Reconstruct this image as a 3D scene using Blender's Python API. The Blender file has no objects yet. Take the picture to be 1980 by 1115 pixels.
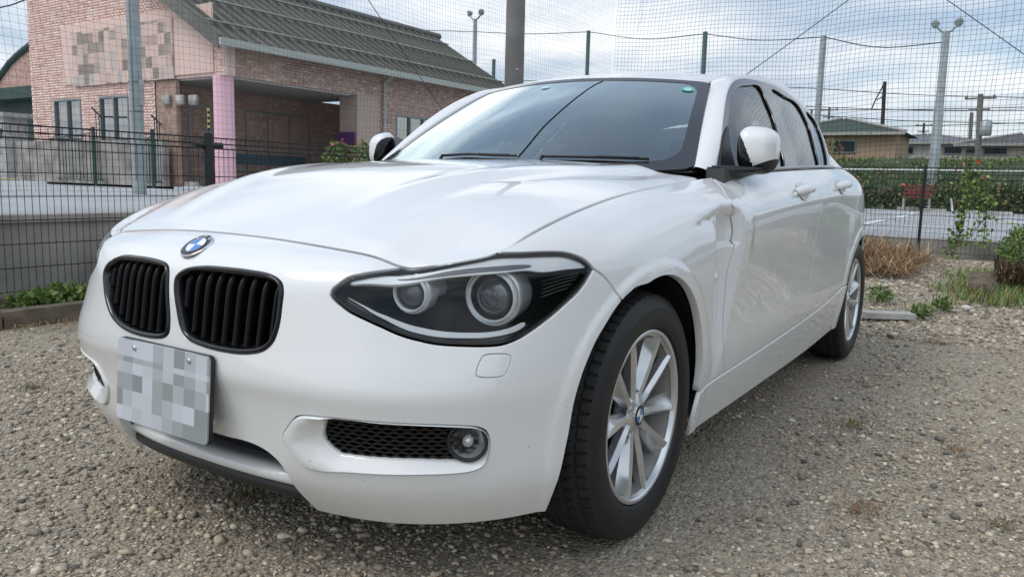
import bpy, bmesh, math, random
import numpy as np
from mathutils import Vector, Matrix, geometry
from mathutils.bvhtree import BVHTree
random.seed(7); rng = np.random.default_rng(7)
scene = bpy.context.scene
R_ = math.radians
# ------------------------------------------------------------------ camera
CAM = np.array([1.8243474, 1.6175226, 0.9130946]); YAW, PITCH, ROLL, FOC = 3.7211660, -0.1355552, 0.0242610, 1513.1496
PW, PH = 1980.0, 1115.0
cf = np.array([math.cos(PITCH)*math.cos(YAW), math.cos(PITCH)*math.sin(YAW), math.sin(PITCH)])
_r = np.cross(cf, [0, 0, 1.0]); _r /= np.linalg.norm(_r); _u = np.cross(_r, cf)
cr = math.cos(ROLL)*_r + math.sin(ROLL)*_u; cu = -math.sin(ROLL)*_r + math.cos(ROLL)*_u
cam_data = bpy.data.cameras.new('camera'); cam = bpy.data.objects.new('camera', cam_data)
scene.collection.objects.link(cam); scene.camera = cam
Mc = Matrix(((cr[0], cu[0], -cf[0], CAM[0]), (cr[1], cu[1], -cf[1], CAM[1]), (cr[2], cu[2], -cf[2], CAM[2]), (0, 0, 0, 1)))
cam.matrix_world = Mc
cam_data.sensor_fit = 'HORIZONTAL'; cam_data.sensor_width = 36.0; cam_data.lens = FOC/PW*36.0
cam_data.clip_start = 0.05; cam_data.clip_end = 3000.0
# ------------------------------------------------------------------ sky and sun (bright overcast with breaks of blue)
SUN_EL, SUN_AZ = R_(52), R_(325)          # azimuth measured from +x towards +y
scene.view_settings.view_transform = 'Standard'; scene.view_settings.look = 'None'
scene.view_settings.gamma = 1.0; scene.view_settings.use_curve_mapping = False
scene.view_settings.exposure = 0.16
world = bpy.data.worlds.new('World'); scene.world = world; world.use_nodes = True
def build_world():
    nt = world.node_tree; nt.nodes.clear(); L = nt.links.new; N = nt.nodes.new
    out = N('ShaderNodeOutputWorld'); bg = N('ShaderNodeBackground'); bg.inputs[1].default_value = .13
    sky = N('ShaderNodeTexSky'); sky.sky_type = 'NISHITA'; sky.sun_disc = False; sky.sun_elevation = SUN_EL; sky.sun_rotation = math.pi/2-SUN_AZ; sky.air_density = 1.0; sky.dust_density = 1.0; sky.ozone_density = 1.0
    L(sky.outputs[0], bg.inputs[0])
    # cloud deck: noise on a plane overhead, so the banks flatten into streaks towards the horizon
    tc = N('ShaderNodeTexCoord'); sp = N('ShaderNodeSeparateXYZ'); L(tc.outputs['Generated'], sp.inputs[0])
    mz = N('ShaderNodeMath'); mz.operation = 'MAXIMUM'; mz.inputs[1].default_value = 0.0; L(sp.outputs[2], mz.inputs[0])
    az = N('ShaderNodeMath'); az.operation = 'ADD'; az.inputs[1].default_value = .12; L(mz.outputs[0], az.inputs[0])
    dx = N('ShaderNodeMath'); dx.operation = 'DIVIDE'; L(sp.outputs[0], dx.inputs[0]); L(az.outputs[0], dx.inputs[1])
    dy = N('ShaderNodeMath'); dy.operation = 'DIVIDE'; L(sp.outputs[1], dy.inputs[0]); L(az.outputs[0], dy.inputs[1])
    cb = N('ShaderNodeCombineXYZ'); L(dx.outputs[0], cb.inputs[0]); L(dy.outputs[0], cb.inputs[1])
    def noise(scale, det, rough, sx, sy, off):
        mp = N('ShaderNodeMapping'); mp.inputs['Scale'].default_value = (sx, sy, 1); mp.inputs['Location'].default_value = off; L(cb.outputs[0], mp.inputs[0])
        n = N('ShaderNodeTexNoise'); n.inputs['Scale'].default_value = scale; n.inputs['Detail'].default_value = det; n.inputs['Roughness'].default_value = rough; L(mp.outputs[0], n.inputs['Vector']); return n.outputs['Fac']
    def cr_(fac, stops):
        r = N('ShaderNodeValToRGB'); e = r.color_ramp.elements; e[0].position = stops[0][0]; e[0].color = (*stops[0][1], 1); e[1].position = stops[-1][0]; e[1].color = (*stops[-1][1], 1)
        for p, c in stops[1:-1]: q = e.new(p); q.color = (*c, 1)
        L(fac, r.inputs[0]); return r.outputs[0]
    tone = cr_(noise(.85, 9, .58, 1.0, .75, (3.1, .7, 0)), [(.30, (.46, .59, .75)), (.42, (.62, .75, .91)), (.52, (.90, .98, 1.08)), (.64, (1.22, 1.25, 1.28))])
    cover = cr_(noise(.60, 8, .55, 1.0, .7, (8.3, 2.2, 0)), [(.43, (.0, .0, .0)), (.53, (1, 1, 1))])
    elev = N('ShaderNodeMapRange'); elev.inputs['From Min'].default_value = 0; elev.inputs['From Max'].default_value = 1; elev.inputs['To Min'].default_value = .72; elev.inputs['To Max'].default_value = 1.25; L(mz.outputs[0], elev.inputs[0])
    bg2 = N('ShaderNodeBackground'); L(tone, bg2.inputs[0]); L(elev.outputs[0], bg2.inputs[1])
    veil = N('ShaderNodeMapRange'); veil.inputs['To Min'].default_value = .30; veil.inputs['To Max'].default_value = 1.0; L(cover, veil.inputs[0])
    mx = N('ShaderNodeMixShader'); L(veil.outputs[0], mx.inputs[0]); L(bg.outputs[0], mx.inputs[1]); L(bg2.outputs[0], mx.inputs[2]); L(mx.outputs[0], out.inputs[0])
build_world()
sun_d = bpy.data.lights.new('sun', 'SUN'); sun_d.energy = 1.0; sun_d.angle = R_(22); sun_d.color = (1.0, .96, .90)
sun_o = bpy.data.objects.new('sun', sun_d); scene.collection.objects.link(sun_o)
_sd = Vector((math.cos(SUN_EL)*math.cos(SUN_AZ), math.cos(SUN_EL)*math.sin(SUN_AZ), math.sin(SUN_EL))); sun_o.rotation_euler = _sd.to_track_quat('Z', 'Y').to_euler()

def ray(px, py): return cf + cr*((px-PW/2)/FOC) - cu*((py-PH/2)/FOC)
def at(px, py, ax, val):
    d = ray(px, py); return CAM + d*((val-CAM[ax])/d[ax])
def proj(P):
    d = np.asarray(P, float)-CAM; z = d@cf
    return np.stack([PW/2+FOC*(d@cr)/z, PH/2-FOC*(d@cu)/z], -1)

def nsp(xk, yk):
    """natural cubic spline through knots, returned as a vectorised function"""
    xk = np.asarray(xk, float); yk = np.asarray(yk, float)
    if xk[0] > xk[-1]: xk = xk[::-1]; yk = yk[::-1]
    n = len(xk); h = np.diff(xk); A = np.eye(n); b = np.zeros(n)
    for i in range(1, n-1):
        A[i, i-1] = h[i-1]; A[i, i] = 2*(h[i-1]+h[i]); A[i, i+1] = h[i]
        b[i] = 3*((yk[i+1]-yk[i])/h[i]-(yk[i]-yk[i-1])/h[i-1])
    c = np.linalg.solve(A, b)
    def f(x):
        x = np.asarray(x, float); xc = np.clip(x, xk[0], xk[-1])
        i = np.clip(np.searchsorted(xk, xc)-1, 0, n-2); t = xc-xk[i]
        bb = (yk[i+1]-yk[i])/h[i]-h[i]*(2*c[i]+c[i+1])/3; d = (c[i+1]-c[i])/(3*h[i])
        v = yk[i]+bb*t+c[i]*t*t+d*t**3
        s0 = (yk[1]-yk[0])/h[0]-h[0]*(2*c[0]+c[1])/3
        s1 = (yk[-1]-yk[-2])/h[-1]-h[-1]*(2*c[-2]+c[-1])/3+2*c[-2]*h[-1]+(c[-1]-c[-2])*h[-1]
        return v + np.where(x < xk[0], (x-xk[0])*s0, 0)+np.where(x > xk[-1], (x-xk[-1])*s1, 0)
    return f
def lin(xk, yk): 
    xk = np.asarray(xk, float); yk = np.asarray(yk, float)
    if xk[0] > xk[-1]: xk = xk[::-1]; yk = yk[::-1]
    return lambda x: np.interp(x, xk, yk)
def sstep(x, a, b):
    t = np.clip((np.asarray(x, float)-a)/(b-a), 0, 1); return t*t*(3-2*t)

class Grid:
    """uniform cubic B-spline surface over a control grid P[v][u]; parameters a (along u) and b (along v) are in metres"""
    def __init__(s, P, mirror_u0=False, disp=None):
        P = np.asarray(P, float)
        if mirror_u0: left = P[:, 1:2]*np.array([1, -1, 1])
        else: left = 2*P[:, :1]-P[:, 1:2]
        P = np.concatenate([left, P, 2*P[:, -1:]-P[:, -2:-1]], 1)
        P = np.concatenate([2*P[:1]-P[1:2], P, 2*P[-1:]-P[-2:-1]], 0)
        s.P = P; s.nv, s.nu = P.shape[0]-2, P.shape[1]-2
        Q = P[1:-1, 1:-1]
        s.A = np.concatenate([[0], np.cumsum(np.linalg.norm(np.diff(Q, axis=1), axis=2).mean(0))])
        s.B = np.concatenate([[0], np.cumsum(np.linalg.norm(np.diff(Q, axis=0), axis=2).mean(1))])
        s.disp = disp
    def raw(s, a, b):
        a = np.asarray(a, float); b = np.asarray(b, float)
        u = np.interp(a, s.A, np.arange(s.nu)); v = np.interp(b, s.B, np.arange(s.nv))
        i = np.clip(u.astype(int), 0, s.nu-2); j = np.clip(v.astype(int), 0, s.nv-2)
        fu = u-i; fv = v-j
        def w(t): return [(1-t)**3/6, (3*t**3-6*t*t+4)/6, (-3*t**3+3*t*t+3*t+1)/6, t**3/6]
        wu = w(fu); wv = w(fv); out = 0
        for q in range(4):
            for p in range(4):
                out = out + (wv[q]*wu[p])[..., None]*s.P[j+q, i+p]
        return out
    def __call__(s, a, b):
        P = s.raw(a, b)
        if s.disp is not None:
            N = s.normal(a, b, True); P = P+N*s.disp(P)[..., None]
        return P
    def normal(s, a, b, raw=False):
        f = s.raw if raw else s.__call__
        e = 2e-3; a = np.asarray(a, float); b = np.asarray(b, float)
        a0 = np.clip(a-e, 0, s.A[-1]); a1 = np.clip(a+e, 0, s.A[-1]); b0 = np.clip(b-e, 0, s.B[-1]); b1 = np.clip(b+e, 0, s.B[-1])
        n = np.cross(f(a1, b)-f(a0, b), f(a, b1)-f(a, b0))
        return n/np.maximum(np.linalg.norm(n, axis=-1, keepdims=True), 1e-12)
    def dom(s): return 0, s.A[-1], 0, s.B[-1]

class Field:
    """surface given by a vectorised function of (a, b) in metres"""
    def __init__(s, fn, dom, flip=False): s.fn = fn; s.d = dom; s.flip = flip
    def __call__(s, a, b): return s.fn(np.asarray(a, float), np.asarray(b, float))
    def normal(s, a, b):
        e = 2e-3; a = np.asarray(a, float); b = np.asarray(b, float)
        n = np.cross(s(a+e, b)-s(a-e, b), s(a, b+e)-s(a, b-e))
        if s.flip: n = -n
        return n/np.maximum(np.linalg.norm(n, axis=-1, keepdims=True), 1e-12)
    def dom(s): return s.d

def tess(S, na, nb):
    a0, a1, b0, b1 = S.dom(); A, B = np.meshgrid(np.linspace(a0, a1, na), np.linspace(b0, b1, nb))
    V = S(A, B).reshape(-1, 3); ab = np.stack([A, B], -1).reshape(-1, 2)
    i = (np.arange(nb-1)[:, None]*na+np.arange(na-1)[None]).ravel()
    F = np.concatenate([np.stack([i, i+1, i+na+1], 1), np.stack([i, i+na+1, i+na], 1)])
    return V, ab, F
def make_bvh(S, na=260, nb=110):
    V, ab, F = tess(S, na, nb); S.t = (V, ab, F)
    S.bvh = BVHTree.FromPolygons([Vector(v) for v in V], [tuple(int(k) for k in f) for f in F], all_triangles=True)
def hit(S, px, py, org=None, d=None):
    """surface parameters where the sight line through a photo pixel (or any line) meets the surface"""
    o = CAM if org is None else np.asarray(org, float); d = ray(px, py) if d is None else np.asarray(d, float)
    loc, nor, idx, dist = S.bvh.ray_cast(Vector(o), Vector(d/np.linalg.norm(d)))
    if loc is not None and nor.dot(Vector(d)) > 0: loc = None      # passed over the near edge: not this spot
    if loc is None:
        # nearest point to the line
        best = None
        for t in np.linspace(0.6, 7, 500):
            q = S.bvh.find_nearest(Vector(o+d*t))
            if (best is None or q[3] < best[3]) and q[1].dot(Vector(d)) < .35: best = q
        loc, nor, idx, dist = best
    return loc2ab(S, loc, idx)
def loc2ab(S, loc, idx):
    V, ab, F = S.t; f = F[idx]; p = np.array(loc)
    T = np.stack([V[f[1]]-V[f[0]], V[f[2]]-V[f[0]]], 1)
    k = np.linalg.lstsq(T, p-V[f[0]], rcond=None)[0]
    return ab[f[0]]+k[0]*(ab[f[1]]-ab[f[0]])+k[1]*(ab[f[2]]-ab[f[0]])
def near(S, P):
    loc, nor, idx, dist = S.bvh.find_nearest(Vector(P)); return loc2ab(S, loc, idx)
# ------------------------------------------------------------------ car body surfaces (metres; x forward from the front axle, y to the car's left, z up)
AX_F, AX_R, WZ = 0.0, -2.69, 0.3234
XST = [.355, .24, .12, 0.0, -.14, -.28, -.44, -.62, -.85, -1.15, -1.5, -1.85, -2.12, -2.32, -2.5, -2.69, -2.88, -3.05, -3.2]
YST = [0, .10, .20, .31, .41, .49, .545, .61, .69, .755]
# lower seven levels: nose overhang, half width, two roundness powers, height at the nose, height at the side
LEV = [  # Xc    Yw    m    n    z nose z side
    (.668, .856, 3.5, 2.05, .165, .190),
    (.741, .882, 3.6, 2.15, .262, .275),
    (.748, .879, 3.6, 2.15, .335, .345),
    (.768, .881, 3.6, 2.15, .450, .45),
    (.787, .884, 3.45, 2.13, .480, .50),
    (.771, .883, 3.15, 2.05, .560, .60),
    (.762, .880, 2.85, 1.95, .655, .70)]
# top edge of the wall = bonnet shut line, then the line where the side glass starts
TOPX = nsp([.635, .57, .50, .40, .218, 0, -.2, -.407, -.567, -.75, -1.38, -2.24, -2.69, -3.1, -3.3][::-1], [.705, .713, .720, .725, .728, .73, .728, .718, .735, .765, .800, .800, .765, .70, .65][::-1])   # y on the sides
TOPZ = nsp([.57, .50, .40, .218, 0, -.2, -.407, -.567, -.75, -1.38, -2.24, -2.69, -3.1, -3.3][::-1], [.750, .770, .803, .845, .882, .903, .918, .938, .953, .985, 1.015, 1.022, 1.01, .99][::-1])
def wall_ctrl():
    # side sections: y offset from half width and z of the levels 0..10 at key stations
    KX = [0.0, -.3, -.6, -1.2, -2.0, -2.45, -2.69, -3.0, -3.3]
    Y = {0: [.862, .84, .838, .838, .838, .845, .85, 0.795, 0.740], 1: [.876, .856, .856, .856, .858, .868, .868, 0.810, 0.755],
         2: [.880, .864, .862, .864, .868, .880, .884, 0.825, 0.765], 3: [.883, .872, .870, .872, .874, .886, .890, 0.832, 0.770],
         4: [.881, .874, .868, .866, .872, .888, .893, 0.836, 0.770], 5: [.883, .879, .874, .868, .876, .890, .894, 0.836, 0.770],
         6: [.880, .882, .882, .876, .880, .889, .892, 0.830, 0.760], 7: [.868, .880, .886, .885, .886, .889, .889, 0.815, 0.745],
         8: [.848, .862, .874, .882, .884, .880, .876, 0.795, 0.725], 9: [.805, .815, .826, .850, .858, .846, .838, 0.755, 0.690]}
    Z = {0: [.19, .19, .19, .19, .20, .22, .22, .22, .22], 1: [.262, .29, .30, .305, .33, .36, .36, .36, .36],
         2: [.335, .345, .345, .355, .385, .42, .43, .43, .42], 3: [.43, .43, .42, .425, .45, .48, .49, .49, .48],
         4: [.52, .52, .51, .51, .53, .56, .57, .57, .56], 5: [.61, .61, .61, .61, .63, .65, .66, .66, .66],
         6: [.70, .70, .71, .735, .76, .765, .76, .76, .76], 7: [.775, .785, .80, .832, .862, .875, .86, .86, .86],
         8: [.828, .845, .858, .868, .897, .915, .925, .925, .925], 9: [.868, .892, .915, .93, .96, .97, .98, .98, .97]}
    fy = {k: nsp(KX[::-1], Y[k][::-1]) for k in Y}; fz = {k: nsp(KX[::-1], Z[k][::-1]) for k in Z}
    topfront_y = [0, .10, .20, .31, .42, .52]; tfx = nsp([0, .2, .4, .54, .66], [.635, .631, .615, .597, .560]); tfz = lin([0, .10, .20, .31, .41, .49, .545, .66], [.776, .775, .772, .765, .757, .750, .724, .742])
    rows = []
    for k in range(11):
        row = []
        for j, y in enumerate(YST+XST):
            front = j < len(YST)
            def base(kk):
                Xc, Yw, m, n, zn, zs = LEV[kk]
                if front:
                    yy = y*Yw/.88; x = Xc*(1-(yy/Yw)**m)**(1/n)
                else:
                    x = y; yy = Yw*(1-(max(x, 0)/Xc)**n)**(1/m)
                    if x < 0: yy = float(fy[kk](x))
                q = float(sstep(x, .75, .05))
                z = zn+(zs-zn)*q
                if x < 0: z = float(fz[kk](x))
                return np.array([x, yy, z])
            if front and y <= .60: T = np.array([float(tfx(y)), y, float(tfz(y))])
            elif front:
                yq = {.61: .606, .69: .662, .755: .700}[y]; xq = {.61: .572, .69: .525, .755: .486}[y]
                T = np.array([xq, yq, float(np.interp(yq, [.606, .662, .70], [.738, .752, .761]))])
            elif y > -.0:
                xq = float(np.interp(y, [0, .12, .24, .355], [0, .12, .25, .385])); T = np.array([xq, float(TOPX(xq)), float(TOPZ(xq))])
            else: T = np.array([y, float(TOPX(y)), float(TOPZ(y))])
            if k <= 6: row.append(base(k))
            else:
                A = base(6); th = {7: .30, 8: .56, 9: .80, 10: 1.0}[k]*math.radians(76)
                cx = 1-math.cos(th); cz = math.sin(th); nx = 1-math.cos(math.radians(76)); nz = math.sin(math.radians(76))
                P = A+(T-A)*np.array([cx/nx, cx/nx, cz/nz])
                if not front and y < 0 and k < 10:
                    Q = np.array([y, float(fy[k](y)), float(fz[k](y))]); w = float(sstep(-y, 0, .4)); P = P*(1-w)+Q*w
                row.append(P)
        rows.append(row)
    # tail: wrap round to the rear centre
    rows = [list(r) for r in rows]
    for k, r in enumerate(rows):
        yw, z = r[-1][1], r[-1][2]
        for (fx, fyy) in ((-3.33, .965), (-3.42, .88), (-3.50, .70), (-3.54, .45), (-3.55, .22), (-3.55, 0.0)):
            sl = [-.03, -.01, 0, 0, -.0, .01, .02, .035, .05, .075, .10][k]
            r.append(np.array([fx+sl, yw*fyy, z]))
    return np.array(rows)
def g2(P, cx, cz, sx, sz, rot=0.0):
    dx = P[..., 0]-cx; dz = P[..., 2]-cz; c, s = math.cos(rot), math.sin(rot)
    u = dx*c+dz*s; v = -dx*s+dz*c
    return np.exp(-(u/sx)**2-(v/sz)**2)
WC = wall_ctrl()
def dent(P):
    x, z = P[..., 0], P[..., 2]
    tri = lambda t: np.maximum(0, 1-np.abs(t))
    soft = lambda t: np.exp(-t*t)
    hw = .045+.085*sstep(z, .34, .74); vx = -.465-.10*(z-.45)
    d = -.036*np.clip(1.5*tri((x-vx)/hw), 0, 1)**1.2*sstep(z, .30, .66)*(1-sstep(z, .78, .87))
    d += -.026*np.clip(2.0*tri((x+.520)/.085), 0, 1)*sstep(z, .733, .741)*(1-sstep(z, .825, .856))      # pocket with a sharp lower lip
    d += .010*tri((x+.505)/.016)*sstep(z, .738, .76)*(1-sstep(z, .80, .84))                             # upright wrinkle inside it
    d += .006*soft((x+.515)/.03)*soft((z-.862)/.020)
    zl = .800-.16*(x+.20); f = np.where(z < zl, np.exp(-(zl-z)/.038), np.exp(-(z-zl)/.008)); d += -.017*f*sstep(-x, .17, .40)*(1-sstep(-x, .42, .50))
    d += .005*tri((z-zl-.022)/.020)*sstep(-x, .20, .42)*(1-sstep(-x, .45, .52))
    d += .013*soft((x+.465)/.026)*soft((z-.640)/.012)-.006*soft((x+.46)/.03)*soft((z-.605)/.02)
    d += -.005*soft((x+.64)/.06)*soft((z-.900)/.04)+.003*soft((x+.68)/.03)*soft((z-.78)/.10)
    return d
def arch_lip(P):
    d = 0
    for ax in (.012, -2.69): r = np.hypot(P[..., 0]-ax, P[..., 2]-.325); d = d+.0055*(1-sstep(r, .388, .412))
    return d*sstep(np.abs(P[..., 1]), .70, .80)
WF = np.concatenate([WC[:, :0:-1]*np.array([1, -1, 1]), WC], 1)     # right tail, round the nose, left tail
def dentL(P): return np.where(P[..., 1] > 0, dent(P), 0)+arch_lip(P)
S_body = Grid(WF, False, dentL)
A0 = float(S_body.A[WC.shape[1]-1]); BT = float(S_body.B[-1])
S_wallL = S_body
# bonnet as a height field
hc = nsp([.70, .635, .55, .45, .3, .1, -.1, -.3, -.5, -.7][::-1], [.742, .776, .818, .860, .908, .948, .970, .983, .991, .997][::-1])
def hood_xyz(x, y):
    ya = np.abs(y); ye = np.where(x > .4, .728, TOPX(np.minimum(x, .4))); 
    ze = np.where(x > .57, .750+(x-.57)*-.05-((x-.57)*1.2), TOPZ(np.minimum(x, .57)))
    t = ya/np.maximum(ye, .3); z = hc(x)-(hc(x)-ze)*t**2.9
    # power lines: two soft ridges spreading from the nose to the screen pillars
    yr = .30+.24*sstep(x, .65, -.6); z = z+.0090*np.exp(-((ya-yr)/.05)**2)*sstep(x, .66, .35)-.0055*np.exp(-((ya-yr-.09)/.05)**2)*sstep(x, .6, .3)
    return np.stack([x, y, z], -1)
# meet the wing and bumper edge exactly
_ca = np.linspace(A0, S_body.A[-1]-.6, 700); _cp = S_body(_ca, np.full(700, BT)); _k1 = int(np.argmax(_cp[:, 0] < .487)); _k2 = int(np.argmax(_cp[:, 0] < -.62))
_fy, _fx, _fz = _cp[:_k1, 1], _cp[:_k1, 0], _cp[:_k1, 2]; _sx, _sy, _sz = _cp[_k1:_k2, 0][::-1], _cp[_k1:_k2, 1][::-1], _cp[_k1:_k2, 2][::-1]
_dF = _fz-hood_xyz(_fx, _fy)[:, 2]; _dS = _sz-hood_xyz(_sx, _sy)[:, 2]
def hood2(x, y):
    P = hood_xyz(x, y); ya = np.abs(y)
    xf = np.interp(ya, _fy, _fx); d1 = np.interp(ya, _fy, _dF)*np.exp(-(np.maximum(xf-x, 0)/.16)**2)
    ye = np.interp(x, _sx, _sy); d2 = np.interp(x, _sx, _dS)*np.exp(-(np.maximum(ye-ya, 0)/.14)**2)*sstep(.487-x, 0, .10)
    k = np.exp(-(np.maximum(ye-ya, 0)/.14)**2)*sstep(.487-x, 0, .10)
    P[..., 2] = P[..., 2]+d1*(1-k)+d2
    return P
S_hood = Field(lambda a, b: hood2(.75-b, a), (-.8, .8, 0, 1.5))
# windscreen: a from the car's right to left edge (-1..1 scaled to metres), b from base to header
def ws_xyz(a, b):
    t = b/.50; s = a/.68; 
    xb = -.465-.215*np.abs(s)**2.2; zb = .968+.022*s*s
    xh = -1.085-.112*np.abs(s)**2.2; zh = 1.338-.026*np.abs(s)**2.0
    yb = .686*s; yh = .538*s
    bul = .018*np.sin(np.pi*np.clip(t, -.2, 1.2))*(1-.4*s*s)
    return np.stack([xb+(xh-xb)*t+bul*.4, yb+(yh-yb)*t, zb+(zh-zb)*t+bul], -1)
S_ws = Field(ws_xyz, (-.68, .68, 0, .5))
# roof: a lateral, b distance back from the header
rz_c = nsp([0, .12, .3, .5, .7, .85, 1.0], [1.340, 1.386, 1.418, 1.428, 1.408, 1.375, 1.325])
rz_w = nsp([0, .15, .4, .7, 1.0], [.538, .555, .570, .545, .48]); rz_d = nsp([0, .15, .5, 1.0], [.026, .032, .050, .065])
def roof_xyz(a, b):
    s = a/.56; k = b/1.95; x0 = -1.085-.112*np.abs(s)**2.2; x = x0+(-3.02-x0)*k
    return np.stack([x, rz_w(k)*s, rz_c(k)-rz_d(k)*np.abs(s)**2.4], -1)
S_roof = Field(roof_xyz, (-.56, .56, 0, 1.95))
# side glass: a along the car, b height; sg = +1 left, -1 right
def side_fn(sg):
    def f(a, b):
        x = -sg*a; d = b-TOPZ(x); y = TOPX(x)-.008-.44*d-.25*d*np.abs(d)
        return np.stack([x+0*b, sg*y, b+0*a], -1)
    return f
S_sideL = Field(side_fn(1), (.3, 3.3, .85, 1.45)); S_sideR = Field(side_fn(-1), (-3.3, -.3, .85, 1.45))
# ------------------------------------------------------------------ materials
MATS = {}
def mat(name, col, rough=.5, metal=0.0, coat=0.0, spec=.5, noise=0.0, nscale=20.0, bump=0.0, bscale=60.0, trans=0.0, coatr=.03, coord='Object', stretch=None):
    m = bpy.data.materials.new(name); m.use_nodes = True; nt = m.node_tree; b = nt.nodes['Principled BSDF']
    b.inputs['Base Color'].default_value = (*col, 1); b.inputs['Roughness'].default_value = rough; b.inputs['Metallic'].default_value = metal
    b.inputs['Coat Weight'].default_value = coat; b.inputs['Coat Roughness'].default_value = coatr; b.inputs['Specular IOR Level'].default_value = spec
    b.inputs['Transmission Weight'].default_value = trans
    tc = nt.nodes.new('ShaderNodeTexCoord'); src = tc.outputs[coord]
    if stretch:
        mp = nt.nodes.new('ShaderNodeMapping'); mp.inputs['Scale'].default_value = stretch; nt.links.new(src, mp.inputs[0]); src = mp.outputs[0]
    if noise:
        n = nt.nodes.new('ShaderNodeTexNoise'); n.inputs['Scale'].default_value = nscale; n.inputs['Detail'].default_value = 6
        nt.links.new(src, n.inputs['Vector'])
        mx = nt.nodes.new('ShaderNodeMix'); mx.data_type = 'RGBA'; mx.blend_type = 'MULTIPLY'; mx.inputs['Factor'].default_value = 1
        rmp = nt.nodes.new('ShaderNodeMapRange'); rmp.inputs['From Min'].default_value = .3; rmp.inputs['From Max'].default_value = .7
        rmp.inputs['To Min'].default_value = 1-noise; rmp.inputs['To Max'].default_value = 1+noise*.5
        nt.links.new(n.outputs['Fac'], rmp.inputs[0]); nt.links.new(rmp.outputs[0], mx.inputs['B'])
        mx.inputs['A'].default_value = (*col, 1); nt.links.new(mx.outputs['Result'], b.inputs['Base Color'])
    if bump:
        n2 = nt.nodes.new('ShaderNodeTexNoise'); n2.inputs['Scale'].default_value = bscale; n2.inputs['Detail'].default_value = 4; nt.links.new(src, n2.inputs['Vector'])
        bp = nt.nodes.new('ShaderNodeBump'); bp.inputs['Strength'].default_value = bump; bp.inputs['Distance'].default_value = .01
        nt.links.new(n2.outputs['Fac'], bp.inputs['Height']); nt.links.new(bp.outputs[0], b.inputs['Normal'])
    MATS[name] = m; return m
def thin_glass(name, tint, f0=.04, rough=0.0, boost=1.0, body=None, bodyfac=0.0, gcol=(1, 1, 1)):
    """thin sheet: fresnel mirror over a tinted clear pane"""
    m = bpy.data.materials.new(name); m.use_nodes = True; nt = m.node_tree; nt.nodes.clear()
    out = nt.nodes.new('ShaderNodeOutputMaterial'); tr = nt.nodes.new('ShaderNodeBsdfTransparent'); tr.inputs[0].default_value = (*tint, 1)
    gl = nt.nodes.new('ShaderNodeBsdfGlossy'); gl.inputs['Roughness'].default_value = rough; gl.inputs[0].default_value = (*gcol, 1)
    lw = nt.nodes.new('ShaderNodeFresnel'); lw.inputs['IOR'].default_value = 1.5
    mu = nt.nodes.new('ShaderNodeMath'); mu.operation = 'MULTIPLY'; mu.inputs[1].default_value = 1.7*boost; mu.use_clamp = True
    nt.links.new(lw.outputs[0], mu.inputs[0]); mx = nt.nodes.new('ShaderNodeMixShader')
    base = tr.outputs[0]
    if body:
        df = nt.nodes.new('ShaderNodeBsdfDiffuse'); df.inputs[0].default_value = (*body, 1); m2 = nt.nodes.new('ShaderNodeMixShader')
        m2.inputs[0].default_value = bodyfac; nt.links.new(base, m2.inputs[1]); nt.links.new(df.outputs[0], m2.inputs[2]); base = m2.outputs[0]
    nt.links.new(mu.outputs[0], mx.inputs[0]); nt.links.new(base, mx.inputs[1]); nt.links.new(gl.outputs[0], mx.inputs[2])
    nt.links.new(mx.outputs[0], out.inputs[0]); MATS[name] = m; return m
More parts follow.
